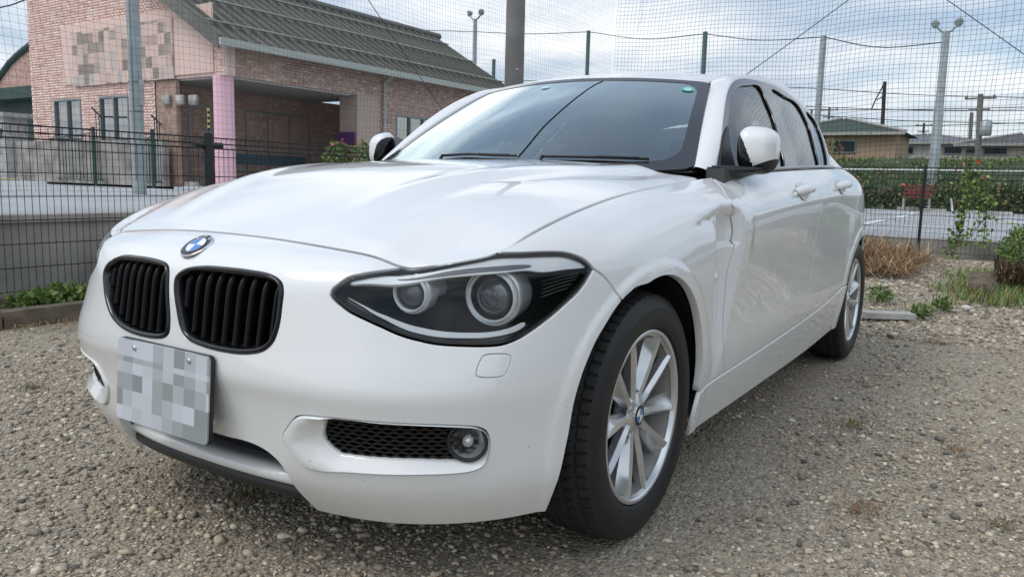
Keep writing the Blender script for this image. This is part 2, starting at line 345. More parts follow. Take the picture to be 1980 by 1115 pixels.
def paint_mat():
    m = mat('white_paint', (.78, .785, .78), .42, coat=1.0, coatr=.01)
    m.node_tree.nodes['Principled BSDF'].inputs['Coat IOR'].default_value = 1.62
    nt = m.node_tree; b = nt.nodes['Principled BSDF']; tc = nt.nodes.new('ShaderNodeTexCoord')
    # road dust: faint film that is denser low on the body, small specks
    geo = nt.nodes.new('ShaderNodeNewGeometry'); sp = nt.nodes.new('ShaderNodeSeparateXYZ'); nt.links.new(tc.outputs['Object'], sp.inputs[0])
    n = nt.nodes.new('ShaderNodeTexNoise'); n.inputs['Scale'].default_value = 3.5; n.inputs['Detail'].default_value = 8; n.inputs['Roughness'].default_value = .65
    nt.links.new(tc.outputs['Object'], n.inputs['Vector'])
    v = nt.nodes.new('ShaderNodeTexVoronoi'); v.inputs['Scale'].default_value = 26; v.inputs['Randomness'].default_value = 1
    nt.links.new(tc.outputs['Object'], v.inputs['Vector'])
    lt = nt.nodes.new('ShaderNodeMath'); lt.operation = 'LESS_THAN'; lt.inputs[1].default_value = .045; nt.links.new(v.outputs['Distance'], lt.inputs[0])
    sel = nt.nodes.new('ShaderNodeSeparateColor'); nt.links.new(v.outputs['Color'], sel.inputs[0])
    gt = nt.nodes.new('ShaderNodeMath'); gt.operation = 'GREATER_THAN'; gt.inputs[1].default_value = .86; nt.links.new(sel.outputs[0], gt.inputs[0])
    mu = nt.nodes.new('ShaderNodeMath'); mu.operation = 'MULTIPLY'; nt.links.new(lt.outputs[0], mu.inputs[0]); nt.links.new(gt.outputs[0], mu.inputs[1])
    mr = nt.nodes.new('ShaderNodeMapRange'); mr.inputs['From Min'].default_value = .75; mr.inputs['From Max'].default_value = .15; mr.inputs['To Min'].default_value = 0.0; mr.inputs['To Max'].default_value = .30
    nt.links.new(sp.outputs[2], mr.inputs[0])
    m2 = nt.nodes.new('ShaderNodeMath'); m2.operation = 'MULTIPLY'; nt.links.new(mr.outputs[0], m2.inputs[0]); nt.links.new(n.outputs['Fac'], m2.inputs[1])
    mx = nt.nodes.new('ShaderNodeMix'); mx.data_type = 'RGBA'; mx.inputs['A'].default_value = (.78, .785, .78, 1); mx.inputs['B'].default_value = (.42, .40, .36, 1)
    nt.links.new(m2.outputs[0], mx.inputs['Factor'])
    mx2 = nt.nodes.new('ShaderNodeMix'); mx2.data_type = 'RGBA'; nt.links.new(mx.outputs['Result'], mx2.inputs['A']); mx2.inputs['B'].default_value = (.12, .11, .10, 1)
    m3 = nt.nodes.new('ShaderNodeMath'); m3.operation = 'MULTIPLY'; m3.inputs[1].default_value = .7; nt.links.new(mu.outputs[0], m3.inputs[0]); nt.links.new(m3.outputs[0], mx2.inputs['Factor'])
    nt.links.new(mx2.outputs['Result'], b.inputs['Base Color'])
    cr_ = nt.nodes.new('ShaderNodeMapRange'); cr_.inputs['To Min'].default_value = .0; cr_.inputs['To Max'].default_value = .05; nt.links.new(n.outputs['Fac'], cr_.inputs[0]); nt.links.new(cr_.outputs[0], b.inputs['Coat Roughness'])
    # orange peel and very faint waviness
    n3 = nt.nodes.new('ShaderNodeTexNoise'); n3.inputs['Scale'].default_value = 9; n3.inputs['Detail'].default_value = 1; nt.links.new(tc.outputs['Object'], n3.inputs['Vector'])
    bp = nt.nodes.new('ShaderNodeBump'); bp.inputs['Strength'].default_value = .05; bp.inputs['Distance'].default_value = .01; nt.links.new(n3.outputs['Fac'], bp.inputs['Height']); nt.links.new(bp.outputs[0], b.inputs['Coat Normal'])
    return m
M_paint = paint_mat()
M_black = mat('gloss_black', (.004, .004, .005), .16, coat=.25, spec=.35)
M_bplast = mat('black_plastic', (.016, .016, .017), .45, bump=.05, bscale=400)
M_mplast = mat('matte_plastic', (.03, .03, .032), .6)
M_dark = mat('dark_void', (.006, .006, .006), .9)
M_chrome = mat('chrome', (.75, .76, .77), .08, metal=1.0)
M_satin = mat('satin_silver', (.55, .56, .57), .3, metal=.8)
M_rim = mat('rim_silver', (.64, .65, .66), .26, metal=.75, coat=.6, noise=.10, nscale=9)
M_rimin = mat('rim_inner', (.26, .25, .23), .6, metal=.15, noise=.35, nscale=14)
M_tyre = mat('tyre_rubber', (.011, .011, .012), .55, noise=.35, nscale=14, bump=.12, bscale=160)
M_tread = mat('tread_rubber', (.017, .0165, .016), .8, noise=.45, nscale=30, bump=.2, bscale=220)
M_ws = thin_glass('windscreen_glass', (.72, .79, .77), boost=2.5, gcol=(.92, 1.0, .96))
M_side = thin_glass('side_glass', (.22, .28, .29), boost=.75)
M_tint = thin_glass('tinted_glass', (.035, .04, .045), boost=.75)
M_lens = thin_glass('clear_lens', (.96, .97, .97), boost=.40)
M_frit = mat('window_frit', (.035, .032, .034), .12, coat=.6)
M_lamp = mat('lamp_housing', (.035, .036, .038), .28)
M_lampg = mat('lamp_grey', (.16, .165, .17), .35, metal=.4)
M_proj = mat('projector_glass', (.10, .11, .12), .03, coat=1.0, spec=1.0)
M_drl = mat('light_guide', (.93, .94, .95), .25, coat=.6)
M_red = mat('red_lens', (.25, .008, .01), .1, coat=.8)
M_seat = mat('seat_cloth', (.05, .05, .052), .8, noise=.2)
M_dash = mat('dash_plastic', (.045, .045, .047), .6)
M_blue = mat('badge_blue', (.02, .16, .55), .15, coat=.8)
M_bwhite = mat('badge_white', (.85, .86, .87), .15, coat=.8)

# ------------------------------------------------------------------ object helpers
def link(o, parent=None):
    scene.collection.objects.link(o)
    if parent is not None: o.parent = parent
    return o
def mk(name, V, F, m, parent=None, N=None, smooth=True, mats=None, midx=None):
    me = bpy.data.meshes.new(name)
    V = np.asarray(V, float)
    me.from_pydata([tuple(v) for v in V], [], [tuple(int(i) for i in f) for f in F])
    me.update()
    if mats:
        for q in mats: me.materials.append(q)
        me.polygons.foreach_set('material_index', np.asarray(midx, dtype=np.int32))
    elif m is not None: me.materials.append(m)
    if smooth: me.polygons.foreach_set('use_smooth', [True]*len(me.polygons))
    if N is not None:
        me.normals_split_custom_set_from_vertices([tuple(n) for n in N])
    return link(bpy.data.objects.new(name, me), parent)
def tag(o, label=None, cat=None, group=None, kind=None):
    if label: o['label'] = label
    if cat: o['category'] = cat
    if group: o['group'] = group
    if kind: o['kind'] = kind
    return o
def empty(name, loc=(0, 0, 0), rz=0.0, **k):
    o = bpy.data.objects.new(name, None); o.location = loc; o.rotation_euler = (0, 0, rz); o.empty_display_size = .2; link(o); tag(o, **k); return o
def kids(o): return [c for c in bpy.data.objects if c.parent is o]
def copy_tree(o, parent=None, _m=None):
    if _m is None:
        _m = {}
        for q in bpy.data.objects:
            if q.parent is not None: _m.setdefault(q.parent.name, []).append(q)
    c = o.copy(); scene.collection.objects.link(c)
    if parent is not None: c.parent = parent
    for ch in _m.get(o.name, []): copy_tree(ch, c, _m)
    return c
class MB:
    """collects simple solids into one mesh"""
    def __init__(s): s.V = []; s.F = []; s.M = []
    def add(s, V, F, mi=0):
        k = len(s.V); s.V += [tuple(map(float, v)) for v in V]; s.F += [tuple(i+k for i in f) for f in F]; s.M += [mi]*len(F); return s
    def box(s, c, d, R=None, mi=0):
        c = np.asarray(c, float); d = np.asarray(d, float)/2
        V = np.array([(x, y, z) for x in (-1, 1) for y in (-1, 1) for z in (-1, 1)], float)*d
        if R is not None: V = V@np.asarray(R).T
        return s.add(V+c, [(0, 1, 3, 2), (4, 6, 7, 5), (0, 4, 5, 1), (2, 3, 7, 6), (0, 2, 6, 4), (1, 5, 7, 3)], mi)
    def tube(s, pts, r, n=8, cap=True, mi=0, closed=False):
        pts = np.asarray(pts, float); k = len(pts); r = np.full(k, r, float) if np.isscalar(r) else np.asarray(r, float)
        T = np.gradient(pts, axis=0) if not closed else np.roll(pts, -1, 0)-np.roll(pts, 1, 0)
        T /= np.maximum(np.linalg.norm(T, axis=1, keepdims=True), 1e-9)
        up = np.array([0, 0, 1.0]) if abs(T[0][2]) < .9 else np.array([1.0, 0, 0])
        V = []; U = np.cross(T[0], up); U /= np.linalg.norm(U)
        for i in range(k):
            U = U-T[i]*(U@T[i]); U /= max(np.linalg.norm(U), 1e-9); W = np.cross(T[i], U)
            for j in range(n):
                a = 2*math.pi*j/n; V.append(pts[i]+r[i]*(math.cos(a)*U+math.sin(a)*W))
        F = []
        m = k if closed else k-1
        for i in range(m):
            i2 = (i+1) % k
            for j in range(n): F.append((i*n+j, i*n+(j+1) % n, i2*n+(j+1) % n, i2*n+j))
        if cap and not closed: F.append(tuple(range(n))[::-1]); F.append(tuple((k-1)*n+j for j in range(n)))
        return s.add(V, F, mi)
    def lathe(s, prof, n=48, M=None, mi=0, a0=0, a1=2*math.pi, close=True):
        """profile of (radius, height) revolved about local z"""
        V = []; F = []; k = len(prof); full = abs(a1-a0-2*math.pi) < 1e-6; nn = n if full else n+1
        for i in range(nn):
            a = a0+(a1-a0)*i/n
            for (r, h) in prof: V.append((r*math.cos(a), r*math.sin(a), h))
        for i in range(n):
            i2 = (i+1) % nn
            for j in range(k-1): F.append((i*k+j, i2*k+j, i2*k+j+1, i*k+j+1))
        V = np.array(V)
        if M is not None:
            M = np.array(M); V = V@M[:3, :3].T+M[:3, 3]
        return s.add(V, F, mi)
    def prism(s, poly, d0, d1, M=None, mi=0):
        """polygon in local xy extruded from z=d0 to d1"""
        n = len(poly); V = np.array([(x, y, d0) for x, y in poly]+[(x, y, d1) for x, y in poly], float)
        F = [tuple(range(n))[::-1], tuple(range(n, 2*n))]+[(i, (i+1) % n, n+(i+1) % n, n+i) for i in range(n)]
        if M is not None:
            M = np.array(M); V = V@M[:3, :3].T+M[:3, 3]
        return s.add(V, F, mi)
    def build(s, name, m, parent=None, smooth=False, auto=None):
        ms = m if isinstance(m, (list, tuple)) else None
        o = mk(name, s.V, s.F, None if ms else m, parent, smooth=smooth, mats=ms, midx=s.M if ms else None)
        if auto is not None:
            me = o.data; me.polygons.foreach_set('use_smooth', [True]*len(me.polygons))
            try: me.set_sharp_from_angle(angle=math.radians(auto))
            except Exception: pass
        return o
def frame(o, zaxis, xaxis=(0, 0, 1)):
    z = np.asarray(zaxis, float); z /= np.linalg.norm(z); x = np.asarray(xaxis, float); x = x-z*(x@z); x /= np.linalg.norm(x); y = np.cross(z, x)
    M = np.eye(4); M[:3, 0] = x; M[:3, 1] = y; M[:3, 2] = z; M[:3, 3] = o; return M
def text_mesh(txt, size, m, M, parent, name='lettering', depth=.0, align='CENTER'):
    cu_ = bpy.data.curves.new(name, 'FONT'); cu_.body = txt; cu_.size = size; cu_.align_x = align; cu_.align_y = 'CENTER'; cu_.extrude = depth; cu_.resolution_u = 3
    to = bpy.data.objects.new(name, cu_); scene.collection.objects.link(to)
    dg = bpy.context.evaluated_depsgraph_get(); me = bpy.data.meshes.new_from_object(to.evaluated_get(dg)); bpy.data.objects.remove(to)
    me.transform(Matrix([list(r) for r in np.asarray(M)])); me.materials.clear(); me.materials.append(m); me.name = name
    return link(bpy.data.objects.new(name, me), parent)

# ------------------------------------------------------------------ panels cut from a surface
def crv(pts, closed=False, step=.010):
    """Catmull-Rom through points, resampled evenly"""
    P = np.asarray(pts, float)
    if len(P) == 2:
        n = max(2, int(np.linalg.norm(P[1]-P[0])/step)+1); t = np.linspace(0, 1, n)[:, None]; return P[0]*(1-t)+P[1]*t
    Q = np.concatenate([P[-1:], P, P[:2]]) if closed else np.concatenate([2*P[:1]-P[1:2], P, 2*P[-1:]-P[-2:-1]])
    out = []
    for i in range(1, len(Q)-2):
        p0, p1, p2, p3 = Q[i-1], Q[i], Q[i+1], Q[i+2]
        d0, d1, d2 = [max(np.linalg.norm(a-b)**.5, 1e-5) for a, b in ((p1, p0), (p2, p1), (p3, p2))]
        n = max(3, int(np.linalg.norm(p2-p1)/step*2))
        for t in np.linspace(0, 1, n, endpoint=False):
            m1 = (p2-p1)+d1*((p1-p0)/d0-(p2-p0)/(d0+d1)); m2 = (p2-p1)+d1*((p3-p2)/d2-(p3-p1)/(d1+d2))
            out.append(p1*(2*t**3-3*t*t+1)+m1*(t**3-2*t*t+t)+p2*(-2*t**3+3*t*t)+m2*(t**3-t*t))
    if not closed: out.append(Q[-2])
    out = np.array(out); s = np.concatenate([[0], np.cumsum(np.linalg.norm(np.diff(np.concatenate([out, out[:1]]) if closed else out, axis=0), axis=1))])
    n = max(3, int(round(s[-1]/step))); tt = np.linspace(0, s[-1], n, endpoint=not closed)
    src = np.concatenate([out, out[:1]]) if closed else out
    return np.stack([np.interp(tt, s, src[:, k]) for k in range(P.shape[1])], 1)
def join(*segs):
    out = [segs[0]]
    for q in segs[1:]:
        q = np.asarray(q)
        if np.linalg.norm(out[-1][-1]-q[0]) < .004: q = q[1:]
        out.append(q)
    L = np.concatenate(out)
    if np.linalg.norm(L[0]-L[-1]) < .004: L = L[:-1]
    return L
def dedupe(L, e=.0025):
    out = [L[0]]
    for p in L[1:]:
        if np.linalg.norm(p-out[-1]) > e: out.append(p)
    if np.linalg.norm(out[0]-out[-1]) < e: out.pop()
    return np.array(out)
def area2(L): return float(np.sum(L[:, 0]*np.roll(L[:, 1], -1)-np.roll(L[:, 0], -1)*L[:, 1]))
def shift(S, L, g, drop=0.0):
    """move a loop (counter-clockwise outer) inwards by g metres on the surface; returns ab, 3D point, normal, outward dir"""
    P = S(L[:, 0], L[:, 1]); N = S.normal(L[:, 0], L[:, 1])
    Tn = np.roll(P, -1, 0)-P; Tp = P-np.roll(P, 1, 0)
    Tn /= np.maximum(np.linalg.norm(Tn, axis=1, keepdims=True), 1e-9); Tp /= np.maximum(np.linalg.norm(Tp, axis=1, keepdims=True), 1e-9)
    D1 = np.cross(N, Tn); D2 = np.cross(N, Tp); D = D1+D2; D /= np.maximum(np.linalg.norm(D, axis=1, keepdims=True), 1e-9)
    c = np.clip(np.sum(D*D1, 1), .5, 1); D = D/c[:, None]
    e = 1e-3; Ja = (S(L[:, 0]+e, L[:, 1])-S(L[:, 0]-e, L[:, 1]))/(2*e); Jb = (S(L[:, 0], L[:, 1]+e)-S(L[:, 0], L[:, 1]-e))/(2*e)
    aa = np.sum(Ja*Ja, 1); bb = np.sum(Jb*Jb, 1); ab = np.sum(Ja*Jb, 1); da = np.sum(Ja*D, 1); db = np.sum(Jb*D, 1)
    det = np.maximum(aa*bb-ab*ab, 1e-9); ka = (da*bb-db*ab)/det; kb = (db*aa-da*ab)/det
    k = np.clip(np.hypot(ka, kb), 0, 3)/np.maximum(np.hypot(ka, kb), 1e-9)
    L2 = L+np.stack([ka*k, kb*k], 1)*g
    return L2, N, -D
def inside(pts, L):
    x, y = pts[:, 0][:, None], pts[:, 1][:, None]; x1, y1 = L[:, 0][None], L[:, 1][None]; x2, y2 = np.roll(L[:, 0], -1)[None], np.roll(L[:, 1], -1)[None]
    c = ((y1 > y) != (y2 > y)) & (x < (x2-x1)*(y-y1)/np.where(y2 == y1, 1e-12, y2-y1)+x1)
    return (c.sum(1) % 2) == 1
def segdist(pts, L):
    a = L[None]; b = np.roll(L, -1, 0)[None]; p = pts[:, None]; d = b-a; t = np.clip(((p-a)*d).sum(2)/np.maximum((d*d).sum(2), 1e-12), 0, 1)
    return np.sqrt((((a+t[..., None]*d)-p)**2).sum(2)).min(1)
def chunked(fn, pts, L, n=4000): return np.concatenate([fn(pts[i:i+n], L) for i in range(0, len(pts), n)]) if len(pts) else np.zeros(0)
def panel(name, S, outer, m, parent, holes=(), gap=.0018, rnd=.0022, depth=.012, h=.014, off=0.0, flange=True, hole_depth=None, hole_gap=0.0, disp=None):
    loops = []; outer = dedupe(outer)
    if area2(outer) < 0: outer = outer[::-1]
    loops.append((outer, gap, depth))
    for hl in holes:
        hl = dedupe(hl)
        if area2(hl) > 0: hl = hl[::-1]
        loops.append((hl, hole_gap, depth if hole_depth is None else hole_depth))
    tops = []; V = []; N = []
    rings = []
    for L, g, dp in loops:
        L1, n1, o1 = shift(S, L, g+rnd); L2, n2, o2 = shift(S, L, g); tops.append(L1); rings.append((L2, n2, o2, dp))
    O = tops[0]; a0, b0 = O.min(0); a1, b1 = O.max(0)
    if hasattr(S, 'B'):      # lattice rows on the control rows keep the character lines crisp
        bs = [];
        for i in range(len(S.B)-1):
            n = max(1, int(math.ceil((S.B[i+1]-S.B[i])/h))); bs += list(np.linspace(S.B[i], S.B[i+1], n, endpoint=False))
        bs = np.array([q for q in bs+[S.B[-1]] if b0 < q < b1])
    else: bs = np.arange(b0+h*.5, b1, h)
    aa = np.arange(a0+h*.5, a1, h); G = []
    for i, q in enumerate(bs): G.append(np.stack([aa+(h*.5 if i % 2 else 0), np.full(len(aa), q)], 1))
    G = np.concatenate(G) if G else np.zeros((0, 2))
    if len(G): G = G[chunked(inside, G, O)]
    for L in tops[1:]:
        if len(G): G = G[~chunked(inside, G, L)]
    for L in tops:
        if len(G): G = G[chunked(segdist, G, L) > h*.38]
    P2 = np.concatenate(tops+[G]); E = []; k = 0
    for L in tops: E += [(k+i, k+(i+1) % len(L)) for i in range(len(L))]; k += len(L)
    r = geometry.delaunay_2d_cdt([Vector(p) for p in P2], E, [], 0, 1e-7)
    vo = np.array([tuple(v) for v in r[0]]); T = np.array([f for f in r[2] if len(f) == 3])
    orig = r[3]; cen = vo[T].mean(1); ok = chunked(inside, cen, O)
    for L in tops[1:]: ok &= ~chunked(inside, cen, L)
    T = T[ok]; ar = np.cross(vo[T[:, 1]]-vo[T[:, 0]], vo[T[:, 2]]-vo[T[:, 0]]); T[ar < 0] = T[ar < 0][:, ::-1]; T = T[np.abs(ar) > 1e-9]
    back = {}
    for i, lst in enumerate(orig):
        for q in lst: back[q] = i
    X = S(vo[:, 0], vo[:, 1]); NN = S.normal(vo[:, 0], vo[:, 1])
    if getattr(S, 'flip', False): T = T[:, ::-1]
    of = (lambda ab: off) if disp is None else (lambda ab: disp(ab)[:, None])
    X = X+NN*of(vo)
    if disp is not None and len(T):
        fn_ = np.cross(X[T[:, 1]]-X[T[:, 0]], X[T[:, 2]]-X[T[:, 0]]); NN = np.zeros_like(X)
        for c_ in range(3): np.add.at(NN, T[:, c_], fn_)
        NN /= np.maximum(np.linalg.norm(NN, axis=1, keepdims=True), 1e-12)
    V = [X]; Nn = [NN]; F = [tuple(f) for f in T]; base = len(X); k = 0
    if flange:
        for L1, (L2, n2, o2, dp) in zip(tops, rings):
            n = len(L1); ids = [back.get(k+i, None) for i in range(n)]; k += n
            P = S(L2[:, 0], L2[:, 1])+n2*of(L2)
            r2 = P-n2*rnd; r3 = P-n2*dp
            V += [r2, r3]; nb = n2*.3+o2/np.maximum(np.linalg.norm(o2, axis=1, keepdims=True), 1e-9); nb /= np.linalg.norm(nb, axis=1, keepdims=True)
            Nn += [nb, o2/np.maximum(np.linalg.norm(o2, axis=1, keepdims=True), 1e-9)]
            for i in range(n):
                j = (i+1) % n
                if ids[i] is None or ids[j] is None or ids[i] == ids[j]: continue
                q1 = (ids[j], ids[i], base+i, base+j); q2 = (base+j, base+i, base+n+i, base+n+j)
                if getattr(S, 'flip', False): q1 = q1[::-1]; q2 = q2[::-1]
                F.append(q1); F.append(q2)
            base += 2*n
    V = np.concatenate(V); Nn = np.concatenate(Nn)
    return mk(name, V, F, m, parent, N=Nn)
def px_ab(S, pts): return np.array([hit(S, *p) for p in pts])
def mirA(L): L = np.array(L, float).copy(); L[:, 0] = 2*A0-L[:, 0]; return L
def xz_ab(P3, S=None): return np.array([near(S or S_body, p) for p in P3])
# ------------------------------------------------------------------ the car
car = empty('car', (0, 0, 0), label='white five-door hatchback with crumpled left wing and door, parked on the gravel', cat='car')
make_bvh(S_body, 520, 130); make_bvh(S_hood, 160, 160); make_bvh(S_ws, 80, 80); make_bvh(S_roof, 60, 100); make_bvh(S_sideL, 160, 80); make_bvh(S_sideR, 160, 80)
H = lambda pts, S=None: px_ab(S or S_body, pts)
aT = lambda x, sg=1: None
# helper: parameter a on the top edge (b = BT) where the left side reaches a given x
_ta = np.linspace(A0, S_body.A[-1]-.2, 900); _tp = S_body(_ta, np.full(900, BT))
_i0 = int(np.argmax(_tp[:, 1] > .58))
def top_a(x):
    q = _tp[_i0:]; return float(np.interp(-x, -q[:, 0], _ta[_i0:]))
def top_a_y(y): q = _tp[:_i0]; return float(np.interp(y, q[:, 1], _ta[:_i0]))
def edge_line(a0, a1, b, step=.012):
    n = max(2, int(abs(a1-a0)/step)); return np.stack([np.linspace(a0, a1, n), np.full(n, b)], 1)
# head lamp outline, from the inner tip clockwise along the underside to the rear corner, then the top edge
HL_low = H([(639, 569.6), (645, 579), (664.6, 595.4), (713, 621), (781, 650), (832.7, 663), (891, 668), (971.7, 666), (997.5, 657), (1036, 634), (1085, 595.4), (1130, 550), (1148, 519)])
HL_tip = H([(779, 516), (740, 522.5), (697, 530), (676, 534.7), (655, 549), (643.6, 558), (639, 569.6)])
HL_top = H([(958.8, 492), (1010, 488.5), (1052.5, 487), (1091, 488), (1117, 495), (1135, 505), (1148, 519)])
a_hc = float(HL_tip[0][0]); a_hs = float(HL_top[0][0])
HL_tip[0][1] = BT; HL_top[0][1] = BT
arcF = xz_ab([S_bodyP for S_bodyP in [(.012+.340*math.cos(t), .86, .325+.364*math.sin(t)) for t in np.linspace(R_(76), R_(201), 32)]])
_fl = H([(1062, 974), (1078, 935), (1091, 888), (1101, 840), (1112, 778), (1123, 738), (1137, 699), (1152, 664), (1171, 631), (1188, 603), (1207, 578), (1230, 557)]); _fl[0][1] = 0.0; arcF = np.concatenate([crv(_fl, step=.02), arcF])
arcR = xz_ab([(-2.69+.350*math.cos(t), .86, .322+.352*math.sin(t)) for t in np.linspace(R_(-20), R_(200), 40)])
kA = int(np.argmin(np.abs(np.array([S_body(*p)[0] for p in arcF])-.205)))      # where the bumper meets the wing on the arch
# bumper outline, left half, from nose centre on the bonnet line round to the bottom centre
bot = H([(600, 968), (574, 947), (556, 921), (541, 897), (520, 877), (497, 863), (470, 853), (440, 846), (427, 842)])
bot[0][1] = 0.0
cB = float(S_body.B[1])*1.05
arc_low = arcF[:kA+1][::-1]
low_end = arc_low[-1]; low_edge = np.stack([np.linspace(low_end[0], bot[0][0], 60), np.zeros(60)], 1)
half = join(edge_line(A0, a_hc, BT), crv(HL_tip), crv(HL_low), crv(np.array([HL_low[-1], (HL_low[-1]+arc_low[0])/2+[.004, .006], arc_low[0]])), crv(arc_low), low_edge[:-1], crv(bot))
half = np.concatenate([half, [[A0, half[-1][1]]]])
full = np.concatenate([half, mirA(half)[::-1][1:-1]])
kid_near = crv(H([(337, 551), (341, 532.4), (359, 518.7), (393, 513.5), (435, 515.7), (481, 521), (521, 529), (542, 541.6), (548, 560), (545, 593), (539, 633), (527, 663.5), (508.5, 679), (472, 685), (428, 680), (390, 670), (362, 656), (350, 636), (341, 593)]), True)
kid_far = crv(H([(327, 523), (324, 511), (307, 502), (271, 495), (234, 494), (213, 505), (202, 526), (202, 551), (207, 587), (219, 618), (237, 636), (271, 650), (313, 654), (326, 645), (329, 624), (327, 578)]), True)
fog_out = crv(H([(546, 842), (553, 827), (570, 806), (582, 802), (744, 816), (927, 825), (942, 833), (947.5, 848), (943.6, 888), (933, 903), (911.6, 912), (805, 919), (683, 914.6), (600.6, 908), (576, 894), (553, 863.7)]), True)
fog_in = crv(H([(628, 816), (618, 842), (619, 853), (646, 880), (671, 885.6), (805, 894), (896, 892.6), (924, 882), (934.5, 866.7), (933, 848), (924, 836), (896, 832.5), (744, 824)]), True)
washer = crv(H([(933, 689), (940, 685), (984, 684.6), (988.5, 690), (978, 722), (971, 727.5), (924, 728), (920, 723)]), True, step=.006)
bumper = panel('bumper', S_body, full, M_paint, car, holes=[kid_near, kid_far, fog_out, mirA(fog_out), washer, mirA(washer)], h=.013, hole_depth=.03, gap=.0024, rnd=.0016, depth=.022)
for L in (washer, mirA(washer)): panel('washer_cap', S_body, L, M_paint, car, gap=.0012, rnd=.001, h=.01)
# side panels, both sides
a_ap = top_a(-.575)
gapF = H([(1383, 345), (1393, 360), (1405, 380), (1413, 394), (1418, 407), (1416, 440), (1413, 470), (1408, 520), (1403, 560), (1399, 610), (1398.5, 660), (1400, 721)])
gapF[0][1] = BT
sill_px = [(-.298, .318), (-.57, .332), (-.9, .341), (-1.2, .350), (-1.6, .366), (-1.9, .384), (-2.1, .402), (-2.24, .42), (-2.31, .437)]
sill = xz_ab([(x, .865, z) for x, z in sill_px])
_ix = int(np.argmin(np.abs(sill[:, 0]-gapF[-1][0])))
def sill_b(a): return float(np.interp(a, sill[:, 0], sill[:, 1]))
sill_d = lambda a0, a1: np.array([(a, sill_b(a)) for a in np.linspace(a0, a1, max(3, int(abs(a1-a0)/.03)))])
gapF[-1] = [gapF[-1][0], sill_b(gapF[-1][0])]
aFr = arcF[kA:]       # arch from bumper joint over the top and down the rear
# cut arcs at the sill
def cut_arc(arc, upto):
    out = [p for p in arc if p[1] >= sill_b(p[0]) or p[0] < arcF[0][0]]
    return np.array(out)
jr = [i for i, p in enumerate(aFr) if p[0] > aFr[0][0] and p[1] < sill_b(p[0]) and i > 5]
aFr_up = aFr[:jr[0]] if jr else aFr
a_se = float(aFr_up[-1][0]); pF = np.array([a_se, sill_b(a_se)])
wing = join(crv(HL_top), crv(np.array([HL_top[-1], (HL_low[-1]+arc_low[0])/2+[.004, .006], arc_low[0]])), crv(aFr_up), np.array([aFr_up[-1], pF]), sill_d(a_se, gapF[-1][0]), crv(gapF[::-1]), edge_line(gapF[0][0], a_hs, BT))
def xcurve(pts): 
    q = xz_ab([(x, .9, z) for x, z in pts]); return q
gapM = xcurve([(-1.60, .99), (-1.63, .93), (-1.645, .80), (-1.64, .60), (-1.62, .45), (-1.60, .368)]); gapM[0][1] = BT; gapM[-1][1] = sill_b(gapM[-1][0])
gapR = xcurve([(-2.52, 1.01), (-2.50, .93), (-2.44, .83), (-2.36, .74)]); gapR[0][1] = BT
arcR2 = arcR[::-1]     # from behind the axle... reversed: starts at the front foot? sorted below
if arcR[0][0] > arcR[-1][0]: arcR = arcR[::-1]
# arcR now runs from the front foot over the top to the rear foot
ir = int(np.argmin(np.linalg.norm(arcR-gapR[-1], axis=1))); gapR = np.concatenate([gapR, [arcR[ir]]])
jf = [i for i, p in enumerate(arcR[:20]) if p[1] < sill_b(p[0])+.002]; jf = (jf[-1]+1) if jf else 0
pR = np.array([arcR[jf][0], sill_b(arcR[jf][0])])
door_f = join(edge_line(gapF[0][0], gapM[0][0], BT), crv(gapM), sill_d(gapM[-1][0], gapF[-1][0]), crv(gapF[::-1]))
door_r = join(edge_line(gapM[0][0], gapR[0][0], BT), crv(gapR), crv(arcR[jf:ir+1][::-1]), np.array([arcR[jf], pR]), sill_d(pR[0], gapM[-1][0]), crv(gapM[::-1]))
a_rb = float(near(S_body, (-3.06, .80, .7))[0]); aE = float(S_body.A[-1])
arR_r = arcR[ir:]; kz = [i for i, p in enumerate(arR_r) if p[1] < near(S_body, (-2.99, .8, .56))[1]]; kz = kz[0] if kz else len(arR_r)-1
pq = arR_r[kz]
quarter = join(edge_line(gapR[0][0], a_rb, BT), np.array([[a_rb, BT], [a_rb, pq[1]+.02], pq]), crv(arR_r[:kz+1][::-1]), crv(gapR[::-1]))
rb_low = arR_r[kz:]
rbump = join(np.array([pq, [a_rb, pq[1]+.02], [a_rb, BT*.72]]), edge_line(a_rb, aE, BT*.72), np.array([[aE, BT*.72], [aE, 0.0]]), edge_line(aE, rb_low[-1][0], 0.0), crv(rb_low[::-1]))
hatch_low = join(edge_line(a_rb, aE, BT), np.array([[aE, BT], [aE, BT*.72]]), edge_line(aE, a_rb, BT*.72), np.array([[a_rb, BT*.72], [a_rb, BT]]))
aS = float(pF[0]); aS0 = float(arcF[-1][0]); aS1 = float(arcR[0][0])
sillp = join(sill_d(pF[0], pR[0]), np.array([pR, [arcR[0][0], 0.0]]), edge_line(arcR[0][0], arcF[-1][0], 0.0), np.array([[arcF[-1][0], 0], (np.array([arcF[-1][0], 0])+pF)/2, pF]))
